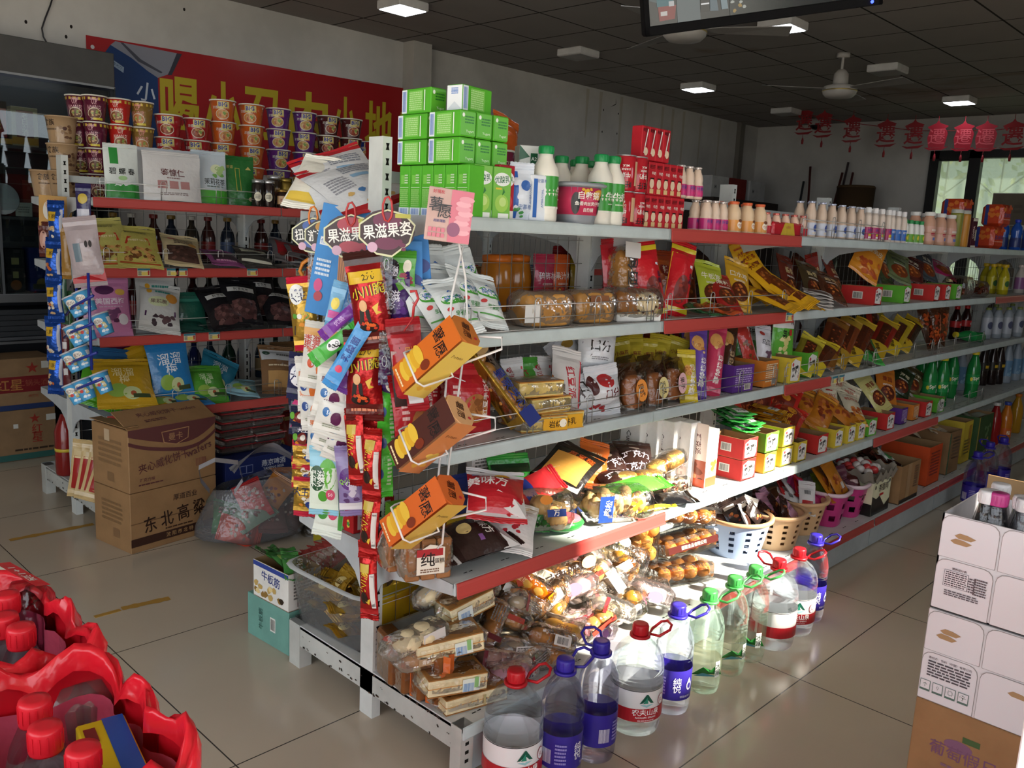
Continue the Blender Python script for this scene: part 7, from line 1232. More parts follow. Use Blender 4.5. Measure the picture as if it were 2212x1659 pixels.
goods('teal_carton',carton(.14,.24,.153,'card:#6a9a8e',[('l',0,.08,.08,.06,4,'#2a4a44')],[('r',.03,.08,.03,.05,'#d8d8d0',2),('b',.03,.08,.024,.04,'#333333'),('t','牛板筋',-.04,.08,.026,'#1f4a44',.0,90)]),RT((.075,.6,0),(0,0,4)),'teal carton on the floor under the white beef snack box','carton')
goods('red_snack_tray',tray_box(.2,.14,.09,'card:#c9b08a',[('l',0,.04,.15,.04,3,'#a83a2c')]),RT((.24,.62,.15),(0,0,30)),'low carton of red packets behind the translucent tub','snack box')
for i in range(6):bg(.17+.03*i,.6+.012*i,.2,.09,.1,.025,(30,70,10*i),'film:#c2504a',[('e',0,.05,.02,.02,'#e0c0b0')],'red packet, %s in the low carton behind the tub'%ORD[i+1],'snack packet','red packets in the low carton',.05,zs=.16,seed=99,name='snack_packet')
# ---- left shelf unit ----
zt=1.477
YB=2.02
def lb(x,y,z,w,h,t,rot,base,draw,label,group=None,dz=0,bands=(),kind='pillow',seed=0,zs=None,sealm=None):
 return bg(x,y,z,w,h,t,rot,base,draw,label,'snack bag',group,dz,'snack_pouch',zs if zs is not None else max(q for q in(1.477,1.183,.886,.552)if q<=z+.02),bands,kind,seed,sealm)
TEA=(((0.132,2.03,1.5),.14,.215,'film:#d6dcd8',[('r',0,.03,.138,.058,'#2f8a34'),('e',0,.062,.07,.012,'#d6dcd8'),('r',-.03,.18,.034,.07,'#2f8a3c'),('t','碧 螺 春',0,.115,.03,'#1f2420',.01,0,.11),('e',.0,.085,.018,.01,'#9fc48a')],'white and green tea pouch nearest the left post'),((0.343,2,1.5),.25,.2,'film:#d2d0cf',[('t','鉴慷仁',0,.125,.036,'#5a2424',.008),('l',0,.1,.06,.008,1,'#8a6a68'),*[('r',-.05+.05*i,.07,.04,.034,'#b0807e',2)for i in range(3)],('l',0,.03,.12,.014,2,'#8a7a78')],'wide plain white pouch with small dark red lettering'),((0.338,2.07,1.5),.25,.215,'film:#cfd3d8',[],'wide white pouch standing behind the lettered white one'),((0.538,2.04,1.5),.16,.225,'film:#c9d4dc',[('r',0,.03,.158,.06,'#4fa83a'),('e',.03,.16,.026,.022,'#dfe6c0'),('x',.035,.145,.06,.05,8,['#7aae5a','#a8c882'],.014,2),('t','茉莉花茶',.02,.1,.032,'#2a302c',.006,0,.1),('l',.02,.078,.08,.008,1,'#5a6a60')],'pale blue and green jasmine tea pouch'),((0.693,2.05,1.5),.15,.215,'film:#2c6e34',[('r',-.01,.12,.022,.11,'#c9b04a'),('r',-.01,.12,.018,.106,'#2c6e34'),('t','茶道',-.045,.18,.016,'#c9b86a',.0),('p',[(.03,.17),(.045,.185),(.06,.17)],'#c9b86a'),('e',.05,.03,.012,.01,'#c9c0a0')],'dark green tea pouch with gold emblem'))
for i,(q,w,h,c,d,l)in enumerate(TEA):lb(*q,w,h,.05,(-8,6,0),c,d,l,seed=i,kind='stand')
def jarp(r,h,body,lid,lm=None):return[('jar_body',MB().lathe([(r*.9,0),(r,.006),(r,h*.8),(r*.9,h*.86),(r*.86,h*.88)],body,20)),('lid',MB().lathe([(r*.9,h*.88),(r*.95,h*.89),(r*.95,h),(r*.4,h+.002)],lid,20))]+([('label',(lambda b:b.draw(cyl(lambda z:r+.0008),lm))(MB()).mesh('label'))]if lm else[])
LBW=[('e',0,.05,.018,.022,'#d6cfb8'),('l',0,.05,.022,.02,3,'#5a5448')]
for q,p,l in(((0.76,1.99,1.5),jarp(.03,.13,'gloss:#26201c','steel:#c9c9c9',LBW),'dark glass jar with silver lid and cream label, left one'),((0.815,1.985,1.5),jarp(.03,.13,'gloss:#2a1f1e','steel:#c9c9c9',LBW),'dark glass jar with silver lid and cream label, right one'),((0.889,2.06,1.5),jarp(.036,.16,'gloss:#3a2c20','steel:#c0c0c0',[('r',0,.07,.06,.06,'#a8865a'),('t','红枣',0,.07,.024,'#a8482c',.01)]),'tall jar with kraft label behind the two dark jars'),((0.888,1.98,1.5),jarp(.032,.09,'gloss:#2c1c16','steel:#b8924a',[('r',0,.04,.055,.04,'#b8946a'),('t','洛神',0,.04,.016,'#8a2a1c',.01)]),'short jar with gold lid and kraft label'),((0.945,2.05,1.5),jarp(.035,.15,'steel:#8a7434','steel:#9a8440'),'gold tin half hidden behind the short jar'),((1.011,2.01,1.5),jarp(.042,.16,'steel:#9a8438','steel:#a8924a',[('t','茉莉花茶',.01,.1,.014,'#2a2410',.01,90),('e',0,.05,.008,.008,'#6a5a24')]),'large gold tea tin with dark vertical lettering')):
 goods('tea_jar',p,RT((q[0],q[1],zt+.001),(0,0,-30)),l,'jar')
lb(*(1.116,2.02,1.5),.14,.15,.04,(-10,8,0),'film:#3a3f8a',[('r',0,.12,.138,.05,'#b8a07a'),('t','妙芙',.0,.06,.045,'#c9c2e0',.02)],'blue-violet cake packet right of the gold tin',seed=8)
NUT=lambda w,h:[('p',[(-w*.4,h*.42),(w*.4,h*.42),(w*.36,h*.08),(-w*.36,h*.08)],'#a8743c'),('x',0,h*.25,w*.66,h*.3,40,['#b8844a','#8a5a2c','#c99a5c','#6a4424'],w*.06,3),('p',[(-w*.3,h*.5),(w*.3,h*.5),(w*.26,h*.68),(-w*.22,h*.7)],'#b83a24'),('t','SWEET NUT',0,h*.6,h*.07,'#e6d8b0',.02,0,w*.5),('l',0,h*.85,w*.5,h*.06,2,'#5a5430'),('r',0,h*.03,w*.9,h*.04,'#b8562c')]
for q,w,h,rot,c,d,l in(((0.063,2.03,1.25),.17,.24,(-8,40,-4),'film:#b8b062',NUT(.17,.24),'yellow nut pouch leaning nearest the left post, second shelf'),((0.178,2,1.25),.19,.22,(-4,46,6),'film:#b8ae5a',NUT(.19,.22),'yellow nut pouch leaning, right one of the pair on the second shelf'),((0.379,2,1.22),.17,.22,(-2,58,14),'film:#c9b890',[('r',0,.07,.14,.11,'#4a342e'),('x',0,.07,.12,.1,40,['#5a4038','#382622','#6a4a40'],.009,2),('e',-.04,.19,.018,.012,'#a82c2c'),('l',.01,.16,.09,.04,3,'#4a3a2c'),('e',.05,.14,.02,.012,'#b8843c')],'cream pouch with dark grain window leaning on the second shelf'),((0.578,2,1.2),.16,.18,(10,72,18),'film:#8a4a7a',[('r',0,.08,.12,.1,'#3a2430'),('l',0,.03,.1,.02,1,'#d89ac0')],'purple-pink pouch lying flat on the second shelf'),((0.742,2,1.2),.18,.18,(4,68,20),'film:#3a3834',[('r',0,.13,.13,.05,'#b8b8a0'),('l',0,.13,.1,.03,2,'#2c2c2c'),('r',0,.02,.15,.02,'#d8d8c8')],'dark pouch with pale label lying on the second shelf')):
 lb(*q,w,h,.035,rot,c,d,l,seed=10+len(l)%5)
for i,(q,rot)in enumerate((((0.961,2.05,1.22),(10,60,30)),((1.012,2,1.2),(20,70,40)),((1.129,2.02,1.2),(-10,66,20)))):
 lb(*q,.18,.22,.03,rot,'film:#6a6668',[('r',-.02,.13,.09,.16,'#a8222a'),('e',.03,.15,.02,.02,'#c9c4c0'),('x',0,.05,.12,.06,8,['#3a2a28','#7a2a24'],.02,i)],'silver and red dried food pouch, %s of the heap in the second bay'%ORD[i+1],'silver and red pouches',.02*i,seed=15+i)
for q,w,h,rot,c,d,l in(((0.049,1.99,0.95),.17,.25,(-8,16,0),'film:#b8769e',[('p',[(-.085,.03),(.085,.03),(.085,.2),(-.085,.17)],'#5a2450'),('e',-.02,.2,.04,.02,'#4a2248'),('e',.045,.19,.022,.014,'#c9a04a'),('t','美国西梅',.0,.15,.032,'#dcd0da',.012),('l',0,.125,.1,.008,1,'#b89ab0'),('e',.05,.07,.022,.024,'#d2ccd2'),('x',-.01,.08,.08,.06,8,['#4a1f42','#6a3a60'],.016,2)],'pink and purple prune pouch at the left end, third shelf'),((0.056,2.07,1),.19,.27,(-4,8,0),'film:#b07a98',[('x',0,.23,.16,.04,8,['#4a7a3a','#3a5f30'],.02,1)],'pink pouch with leaf print behind the prune pouch'),((0.282,2.07,1),.18,.25,(-4,12,4),'film:#c2c4c4',[('e',-.04,.2,.012,.012,'#d8a02c'),('l',.02,.2,.08,.02,1,'#3a8a80'),('e',.05,.16,.03,.03,'#c98a3a'),('e',.0,.14,.05,.032,'#c9d2a8'),('t','果蔬脆',.0,.14,.028,'#5a2a3c',.008),('x',.06,.08,.06,.08,8,['#3a2c3a','#5a4a50'],.014,1)],'white dried fruit pouch at the back of the third shelf'),((0.272,2,0.95),.18,.24,(-4,40,14),'film:#c4c6c4',[('e',-.05,.2,.012,.012,'#d8a02c'),('l',.01,.2,.07,.02,1,'#3a8a80'),('e',.05,.17,.028,.028,'#c98a3a'),('e',-.01,.14,.048,.03,'#c9d2a8'),('t','果蔬脆',-.01,.14,.026,'#5a2a3c',.008),('p',[(-.07,.06),(.07,.07),(.07,.1),(-.07,.085)],'#4a2450'),('x',0,.04,.12,.05,12,['#3a2c34','#5a4448'],.014,2)],'white dried fruit pouch leaning in front, third shelf'),((0.441,2.05,0.95),.15,.16,(0,12,0),'film:#1f5a4c',[('r',0,.14,.14,.014,'#3f8a78')],'dark teal packet behind the black raisin bags')):
 lb(*q,w,h,.045,rot,c,d,l,seed=20+len(l)%5)
lb(*(0.396,1.99,0.9),.16,.14,.03,(6,76,10),'film:#1c4a40',[],'teal packet lying flat before the black raisin bags',seed=22)
BLK=[('r',0,.17,.14,.028,'#c2c2c0'),('t','阿莱克莱',0,.17,.02,'#1a1a1a',.01),('e',.0,.06,.07,.05,'#4a2f30'),('x',0,.06,.12,.08,40,['#5a3a3a','#3c2626','#6a4a48'],.012,2)]
for i,(q,rot,dz)in enumerate((((0.569,1.99,0.95),(-6,46,-6),0),((0.665,1.99,0.95),(-2,40,8),.02),((0.873,2,0.93),(4,50,10),0),((0.799,2.05,0.98),(0,30,4),.03))):
 lb(*q,.19,.24,.07,rot,'film:#17161a',BLK,'black glossy raisin bag, %s on the third shelf'%ORD[i+1],'black raisin bags',dz,seed=25+i)
PLM=lambda tc,w,h:[('t','溜溜\n梅',.0,h*.62,h*.22,tc,.004),('e',-w*.14,h*.3,w*.18,h*.14,'#8aae4a'),('e',w*.1,h*.24,w*.16,h*.13,'#c2cf9a'),('e',w*.12,h*.23,w*.05,h*.05,'#a8583a'),('r',w*.26,h*.18,w*.3,h*.08,'#3a4a2c')]
for q,w,h,rot,c,tc,l,dz in(((0.073,1.93,0.6),.25,.23,(-4,44,4),'film:#c29a22','#e6d8a0','yellow plum pouch at the front left of the lowest shelf',.03),((0.291,1.95,0.65),.19,.26,(-4,14,-4),'film:#2a7ab8','#dfe8ee','bright blue plum pouch standing on the lowest shelf',.03),((0.232,2.05,0.65),.17,.25,(-6,12,-16),'film:#c2961f','#2a2410','yellow plum pouch behind the blue one',0),((0.076,2.05,0.65),.2,.24,(0,16,10),'film:#2a5a86','#8ab0c8','dark blue plum pouch at the back left, lowest shelf',0),((0.009,2,0.6),.2,.2,(6,40,30),'film:#4f9a24','#c9e0a0','lime pouch under the yellow plum pouch',0),((0.132,2.1,0.7),.18,.25,(0,6,0),'film:#7a1f4a','#b86a90','maroon pouch farthest back at the left, lowest shelf',0),((0.463,1.95,0.62),.19,.17,(4,36,4),'film:#4f9a34','#cfe6b8','green plum pouch right of the bright blue one',0),((0.552,2.02,0.65),.19,.2,(8,36,36),'film:#2a7a9a','#cfe2ea','blue-green pouch slanting behind the green plum pouch',0),((0.651,1.97,0.58),.16,.17,(20,72,40),'film:#8ab4c2','#2a6a5a','pale blue pouch lying flat near the middle',0),((0.35,1.93,0.57),.2,.18,(0,78,4),'film:#2a74b0','#dfe8ee','blue pouch lying flat under the standing blue one',0),((0.231,1.93,0.57),.2,.18,(4,80,-4),'film:#c29a22','#e6d8a0','yellow pouch lying flat under the front plum pouches',0)):
 lb(*q,w,h,.045,rot,c,PLM(tc,w,h),l,None,dz,seed=30+len(l)%7)
for i,(q,rot)in enumerate((((0.855,1.97,0.65),(-4,30,8)),((0.968,1.98,0.62),(-4,36,-6)),((0.97,2.05,0.68),(0,18,0)))):
 lb(*q,.19,.23,.06,rot,'film:#7a5a3c',[('r',0,.19,.18,.06,'#b8bcc0'),('e',-.06,.2,.02,.012,'#2a4a3a'),('l',.03,.19,.08,.02,1,'#5a5a5a'),('r',0,.06,.13,.08,'#b8905a'),('l',0,.13,.12,.014,1,'#d8c8a8')],'brown wafer bag with grey top, %s in the second bay, lowest shelf'%ORD[i+1],'brown wafer bags',seed=40+i)
for s,z in enumerate((1.183,.886,.552)):
 for i in range(22):
  c=(('gloss:#2a241c','gloss:#3a1a16','gloss:#1c2430'),('gloss:#3a1416','gloss:#1f1a18','gloss:#2a2a2a'),('gloss:#16245a','gloss:#2a3a4a','gloss:#1c3a2c'))[s][i%3]
  goods('liquor_bottle',bottle([(.034,0),(.037,.006),(.037,.13),(.03,.16),(.014,.19),(.013,.22)],c,('plastic:#b8b4ac','plastic:#7a1f1c','plastic:#8a6a2c')[(i+s)%3],.016,.02,(.04,.11,('#a8926a','#8a2420','#4a5a7a')[(i+s)%3],())),RT((.05+i*.098,2.44+.02*(i%2),z+.001)),'dark liquor bottle behind the wires, %s shelf, place %s'%(('second','third','lowest')[s],(ORD[i+1]if i<14 else 'far along')+' from the post'),'bottle','liquor bottles on the far side (%s shelf)'%('second','third','lowest')[s])
CUPD=lambda tc,a:[('r',0,.1,.28,.012,'#c9a83a',12),('t','CUP\nNOODLES',0,.072,.034,tc,.02,0,.06),('t','合味道',0,.098,.012,tc,.01),('e',0,.034,.03,.026,'#d8c9b0'),('e',0,.033,.027,.023,a),('x',0,.033,.04,.03,12,['#b88a4a','#6a3a24','#8aa04a','#c9a86a'],.006,3),('r',.014,.01,.04,.01,'#d8c23a')]
BIGD=lambda acc:[('r',.012,.078,.06,.036,'#d0c27a'),('t','BIG',.01,.082,.03,'#23308a',.05),('t','大食桶',.026,.062,.01,'#b8242a',.01),('e',.006,.034,.034,.026,'#d8cfbc'),('e',.006,.034,.031,.023,acc),('x',.006,.034,.045,.03,14,['#b8904a','#a8482c','#7a9a4a','#d8b87a'],.007,2),('t','浓香',-.03,.066,.016,'#d8d0c4',.01)]
def cups(px,ps,x,y,n,lab,ptch):
 for k in range(n):goods('noodle_cup',ps,RT((x,y,zt+.001+k*ptch),(0,0,-32+14*sin(px+k*2))),'%s, %s from the bottom of its column'%(lab,ORD[k+1]),'noodle cup',lab+'s')
MAR=noodle_cup(.041,.054,.115,'film:#5e1c34',CUPD('#d8a0a8','#6a3a24'));REDC=noodle_cup(.041,.054,.115,'film:#b8261f',CUPD('#e6c0b0','#8a4a24'));GLD=noodle_cup(.041,.054,.115,'film:#8a6a34',CUPD('#d88a7a','#b8703a'))
BG={c:noodle_cup(.05,.065,.104,m,BIGD(a))for c,m,a in(('red','film:#a81f24','#8a3a1c'),('orange','film:#c25a1f','#c9884a'),('purple','film:#5a2470','#b8904a'),('brown','film:#4a1a1c','#8a3a24'),('blue','film:#26408a','#b8904a'))}
BRN_=noodle_cup(.052,.066,.118,'film:#a88a68',[('t','食族',-.03,.09,.03,'#3a2c22',.012),('l',-.02,.06,.06,.012,1,'#6a5440'),('x',.04,.05,.05,.05,10,['#6a4a34','#4a2a20','#8a6a4a'],.01,2)],'card:#b89a78')
for i,(q,n)in enumerate((((0.158,2.58,1.9),4),((0.205,2.5,1.9),4),((0.216,2.66,1.9),4))):cups(i,MAR,q[0],q[1],n,'maroon noodle cup of the %s maroon column'%('left','front','rear')[i],.1195)
cups(4,REDC,*(0.317,2.5,1.9)[:2],4,'bright red noodle cup',.1195);cups(5,GLD,*(0.425,2.5,1.9)[:2],4,'gold-brown noodle cup',.1195)
for i,(q,c,n,lab)in enumerate((((0.556,2.5,1.9),'red',4,'left red BIG noodle bowl'),((0.705,2.5,1.9),'red',4,'right red BIG noodle bowl'),((0.847,2.5,1.9),'orange',5,'left orange BIG noodle bowl'),((1.011,2.5,1.9),'orange',5,'right orange BIG noodle bowl'),((1.172,2.5,1.9),'purple',5,'left purple BIG noodle bowl'),((1.336,2.5,1.9),'purple',5,'right purple BIG noodle bowl'),((1.492,2.5,1.9),'brown',5,'left dark brown BIG noodle bowl'),((1.635,2.48,1.9),'brown',5,'right dark brown BIG noodle bowl'),((1.789,2.56,1.9),'blue',4,'blue BIG noodle bowl'),((1.821,2.5,1.9),'red',4,'red BIG noodle bowl farthest along'))):
 cups(6+i,BG[c],q[0],q[1],n,lab,.1085)
cups(20,BRN_,*(0.054,2.5,1.8)[:2],3,'large tan noodle bowl by the left post',.121)
for i,px in enumerate(((0.009,2.6,1.5),(0.045,2.58,1.5))):goods('noodle_cup',BRN_,RT((px[0],px[1],zt+.001)),'tan noodle bowl standing alone at the far left, %s one'%('outer','inner')[i],'noodle cup','tan noodle bowls at the far left')
q=(1.524,2.66,2);goods('cup_stack',[('cup_stack',MB().lathe([(.055,0),(.06,.02),(.058,.1),(.05,.17),(.02,.175)],'wrap:#dcdcdc',20))],RT((q[0],q[1],zt+.001+.35)),'upturned clear plastic bowl stack behind the brown bowls','food tub')
q2=q;goods('storage_carton',carton(.16,.12,.348,'card:#7a6248'),RT((q[0],q[1]+.0,zt+.001)),'brown carton hidden under the clear bowls','carton')
SEED=[('r',0,.1,.09,.15,'#9a2420'),('r',0,.19,.1,.03,'#c9b284'),('e',.01,.165,.012,.014,'#c9a86a'),('r',0,.17,.1,.008,'#d8c494')]
for i,(q,rot)in enumerate((((-0.042,2.12,0.2),(-40,6,6)),((-0.023,2.07,0.2),(-36,10,8)),((-0.012,2.02,0.2),(-34,10,12)),((-0.004,1.97,0.2),(-34,12,16)))):
 bg(*q,.12,.23,.035,rot,'film:#c2a878',SEED,'red and cream seed packet standing by the post, %s in line'%ORD[i+1],'snack bag','red and cream seed packets by the post',zs=.1485,seed=50+i)
for i,(q)in enumerate(((0.859,2,0.25),(1.013,2.05,0.25))):
 bg(*q,.17,.26,.05,(-4,16,-10+4*i),'film:#8a1f1c',[('r',.01,.13,.05,.2,'#c2a86a'),('t','香\n瓜\n子',.01,.15,.04,'#2a1a14',.012),('e',.03,.04,.024,.024,'#c2a86a'),('r',0,.235,.16,.02,'#c2a86a')],'dark red melon seed bag with cream panel, %s one'%('front','rear')[i],'snack bag','dark red melon seed bags',zs=.1485,seed=55+i)
gb2=MB();gb2.lathe([(.045,0),(.05,.01),(.05,.22),(.03,.27),(.02,.3)],'gloss:#7a1c1a',18);gb2.lathe([(.051,.12),(.051,.135)],'#c9b03a',18)
goods('red_bottle',[('red_bottle',gb2)],RT(((0.011,2.5,0.25)[0],2.5,.15)),'large dark red bottle with yellow ring beyond the left post','bottle')
TR=[('tray',MB().box((0,0,.016),(.17,.12,.032),'milk:#ddd6d2',bev=.008)),('food',MB().box((0,0,.018),(.15,.1,.02),'bake:#5a2f24',bev=.004)),('lid',MB().box((0,0,.036),(.18,.13,.006),'film:#b8383c',bev=.003).draw(plane((0,0,.0392),(1,0,0),(0,1,0)),[('r',0,0,.15,.1,'#d2cec8',2),('x',0,0,.1,.07,9,['#8a6a4a','#5f7a3a','#b8502c'],.014,2)]))]
TR=[(a,b.mesh(a))for a,b in TR]
for c,(px,n)in enumerate(((((0.58,1.93,0.497)),5),(((0.741,1.93,0.49)),5))):
 for k in range(n):goods('food_tray',TR,RT((px[0]+.01*sin(k*2),1.93+.01*cos(k*3),.302+k*.0405),(0,0,4*sin(k))),'clear lidded tray with red rim, %s from the bottom of the %s pile'%(ORD[k+1],('left','right')[c]),'food tray','trays with red rims')
BE=[('r',0,.035,.16,.006,'#c9ccd2',2),('t','燕京啤酒',.06,.105,.034,'#d8dce6',.014),('t','YANJING BEER',.06,.075,.018,'#d8dce6',.012),('r',-.09,.09,.07,.04,'#8a94b8',2),('r',-.107,.09,.03,.034,'#1f2c66',2),('r',-.073,.09,.03,.034,'#1f2c66',2)]
for k in range(2):goods('beer_carton',carton(.4,.26,.145,'card:#1f2c66',BE),RT((.66,1.92-.0,.0+.15*k+.002),(0,0,3)),'dark blue beer carton, %s one behind the carrier bag'%('lower','upper')[k],'carton','dark blue beer cartons')
KR='card:#94714c';MRN='#5e3434'
CX=RT((.163,1.83,0),(0,0,9))
f1=[('r',0,.128,.419,.004,'#6a4c30',2),('t','厚道百业',.05,.205,.03,'#3a241a',.01),('t','东 北 高 粱',.0,.125,.075,'#2c1a12',.016,6,.3),('l',.02,.075,.14,.012,1,'#4a3020'),('r',0,.045,.42,.036,'#3a221a',3),('t','沈 阳 市 北 特',.02,.045,.022,'#a8865a',.01)]
l1=[('l',0,.16,.16,.1,5,'#7a5c3c'),('r',.03,.07,.05,.04,'#7f5f40',2)]
goods('cardboard_carton',carton(.42,.28,.262,KR,f1,l1),CX,'brown carton with bold black lettering on the floor under the wafer carton','carton')
arc=lambda t0,w0:[(-.21+.42*i/14,t0+w0*(4*((i/14-.5)**2))+.012*sin(i*.45))for i in range(15)]
top_=arc(.185,.06);low=[(x,z-.022-.004*sin(i*.6))for i,(x,z)in enumerate(top_)]
f2=[('p',[(-.21,.272),(.21,.272)]+top_[::-1],MRN)]+[('p',[low[i],low[i+1],(low[i+1][0],low[i+1][1]-.016),(low[i][0],low[i][1]-.016)],MRN)for i in range(14)]+[('p',[(-.06,.245),(.075,.25),(.07,.2),(.01,.178),(-.05,.195)],'#a8805a'),('p',[(-.056,.241),(.071,.246),(.066,.202),(.01,.182),(-.046,.198)],MRN),('t','曼卡',.008,.217,.036,'#a8805a',.004),('t','夹心威化饼干',-.05,.115,.045,MRN,.006,8,.24),('t','wafers',.12,.14,.05,MRN,.006,14),('t','巧克力味',-.13,.05,.018,MRN,.008),('l',-.11,.03,.12,.01,1,MRN),('r',.13,.08,.05,.036,'#7a3f3c',2),('b',.13,.08,.046,.036,KR)]
b=MB();b.box((0,0,.136),(.42,.28,.272),KR,bev=.003);b.draw(plane((0,-.14,0),(1,0,0),(0,0,1)),f2);b.draw(plane((-.21,0,0),(0,-1,0),(0,0,1)),[('l',.0,.16,.18,.12,5,'#7f6040'),('r',-.02,.23,.04,.05,'#b8a082',2),('r',.0,.05,.05,.04,'#7f6040',2)])
fl=MB();TF=Matrix.Translation((0,-.138,.272))@Matrix.Rotation(radians(25),4,'X')
fl.box((0,.068,.002),(.42,.136,.004),KR,TF);fl.draw(lambda x,y,l:tuple(TF@Vector((x,y,.0042+.0005*l))),[('t','夹心威化饼干',-.03,.085,.032,MRN,.006,0,.2),('t','wafers',.12,.085,.03,MRN,.006),('l',-.06,.04,.1,.02,2,MRN)])
fl2=MB();fl2.box((-.19,0,.285),(.06,.27,.003),KR,Matrix.Rotation(0,4,'X'))
goods('cardboard_carton',[('carton_body',b),('flap',fl),('side_flap',fl2)],Matrix.Translation((0,0,.264))@CX,'brown wafer carton with maroon wave print and raised flap','carton')
cb=MB()
def bagf(u,v):
 a=2*pi*u;k=1+.1*noise.noise((cos(a)*1.6,sin(a)*1.6,v*2))+.05*noise.noise((cos(a)*5,sin(a)*5,v*6));e=(1-.30*v*v)*(min(1,v*5+.55))
 return(.26*cos(a)*k*e,.19*sin(a)*k*e,.265*v*(1+.16*cos(a+.6))+.012*noise.noise((u*9,v*4,1)))
cb.sheet(bagf,44,16,'milk:#eeeff2');cb.add([bagf(i/20,0)for i in range(20)],[tuple(range(20))],'milk:#eeeff2')
h1=MB();ring=[(-.22,-.08,.24),(-.26,-.1,.30),(-.27,-.11,.36),(-.2,-.1,.385),(-.1,-.09,.36),(-.08,-.09,.28),(-.12,-.1,.23)]
for i in range(len(ring)-1):
 p,q=Vector(ring[i]),Vector(ring[i+1]);h1.add([p,q,q+Vector((.012,.05,.006)),p+Vector((.012,.05,.006))],[(0,1,2,3)],'film:#c9cad0',True)
sk=MB();sk.sheet(lambda u,v:(-.1+.34*u,-.02+.1*v-.04*u,.3+.13*sin(pi*min(1,u*1.1))*(1-.5*v)+.012*noise.noise((u*7,v*5,3))),14,6,'film:#8f9098')
CBT=Matrix.Translation((.5,1.56,.004))@Matrix.Rotation(radians(-14),4,'Z')
goods('carrier_bag',[('bag_wall',cb),('handle_loop',h1),('folded_rim',sk)],CBT,'crumpled clear carrier bag full of packets on the floor','carrier bag')
for i,(p,c,rot,l)in enumerate((((-.14,-.02,.03),'film:#2f7a3c',(20,50,30),'green packet at the bottom left inside the carrier bag'),((-.1,-.07,.08),'film:#7f9a84',(-20,60,50),'grey-green packet inside the carrier bag'),((.0,-.06,.1),'film:#a8282a',(-30,30,-30),'red packet standing inside the carrier bag'),((.04,.02,.12),'film:#c27a2c',(-10,40,40),'orange packet inside the carrier bag'),((-.02,-.1,.02),'film:#c23a22',(10,40,-60),'red-orange narrow packet low in the carrier bag'),((.12,-.04,.03),'film:#5a3430',(-30,56,20),'brown bean packet at the right inside the carrier bag'),((.12,.05,.08),'film:#2a2a30',(0,40,60),'black packet at the back inside the carrier bag'),((.05,-.1,.04),'film:#7a4a44',(0,66,10),'reddish bean packet low inside the carrier bag'))):
 goods('snack_bag',pouch(.13,.16,.05,c,[('x',0,.08,.08,.09,16,['#b8a89a','#5a2a24','#8a4a3c'],.01,i)],seed=60+i),CBT@T_(p,*rot),l,'snack bag')
nb=MB()
for i in range(40):nb.blob((.09*sin(i*2.4)*sqrt(i/40),.08*cos(i*2.4)*sqrt(i/40),.05+.05*(i%4)/2),(.022,.016,.012),'bake:#7a5a3a',None,7,5,.2,i)
b=MB();b.sheet(lambda u,v:(lambda a,k:(.13*cos(a)*k,.11*sin(a)*k,.26*v))(2*pi*u,(1-.35*v*v)*(1+.08*sin(6*u*6.28+5*v))),22,8,'wrap:#d0ccc0');b2_=MB().sheet(lambda u,v:(-.13+.26*u,-.1-.02*sin(u*3),.0+.05*v),10,2,'film:#b8a82c')
goods('nut_bag',[('nuts',nb),('wrapper',b),('yellow_base',b2_)],RT((.78,1.42,.004)),'clear and yellow bag of brown nuts on the floor behind the carrier bag','snack bag')
for a,b_,l in(((-0.353,2.136,0),(-0.007,2.127,0),'long ochre tape strip on the floor by the left rack leg'),((-0.256,1.171,0),(-0.087,1.149,0),'worn ochre tape strip on the floor, nearer one')):
 a,b_=Vector(a),Vector(b_);d=(b_-a).normalized();n=Vector((-d.y,d.x,0))*.022;K=14;vs=[]
 for i in range(K+1):p=a.lerp(b_,i/K);w=.8+.3*noise.noise((i*.9,a.x,0));vs+=[p-n*w+Vector((0,0,.0012)),p+n*w*.9+Vector((0,0,.0012))]
 tag(MB().add(vs,[(2*i,2*i+2,2*i+3,2*i+1)for i in range(K)],'matte:#a8803a').obj('floor_tape'),l,'tape')
p=Vector((-0.308,1.164,0));tag(MB().box((p.x,p.y,.0008),(.09,.02,.0016),'matte:#a8803a').obj('floor_tape'),'small scrap of ochre tape on the floor beside the worn strip','tape')
HX=-.09
for i,c in enumerate(((-0.09,2.182,1.357),(-0.09,2.238,1.197),(-0.09,2.244,1.028),(-0.09,2.28,0.848),(-0.09,2.271,0.697))):
 hang(c,.075,.17,.04,'foil:#1f4fa8',[('r',-.012,.12,.036,.04,'#c9a02c'),('t','川脆',-.012,.12,.02,'#2a2410',.02),('x',-.016,.05,.03,.05,8,['#c9a878','#b8602c','#d8cfc0'],.009,i),('r',.028,.09,.012,.12,'#b8b8c0')],'shiny blue snack bag, %s from the top of the strip at the left rack end'%ORD[i+1],'blue snack strip on the left rack',yaw=-48,seed=70+i,roll=3*sin(i*2))
cd=MB();cd.box((0,0,0),(.14,.003,.17),'card:#c09454',bev=.001);cd.draw(lambda x,y,l:(x,-.0016-.0005*l,y),[('e',-.03,.02,.022,.04,'#cfc8bc'),('e',-.03,.045,.012,.014,'#c9a284'),('e',.0,.055,.014,.014,'#b8482c'),('e',.01,.02,.02,.02,'#c9562c'),('r',-.01,-.01,.04,.02,'#2a1c16')])
goods('display_card',[('display_card',cd)],T_((-0.06,2.281,1.395),-42,0,2),'tan display card tied to the left rack post','display card')
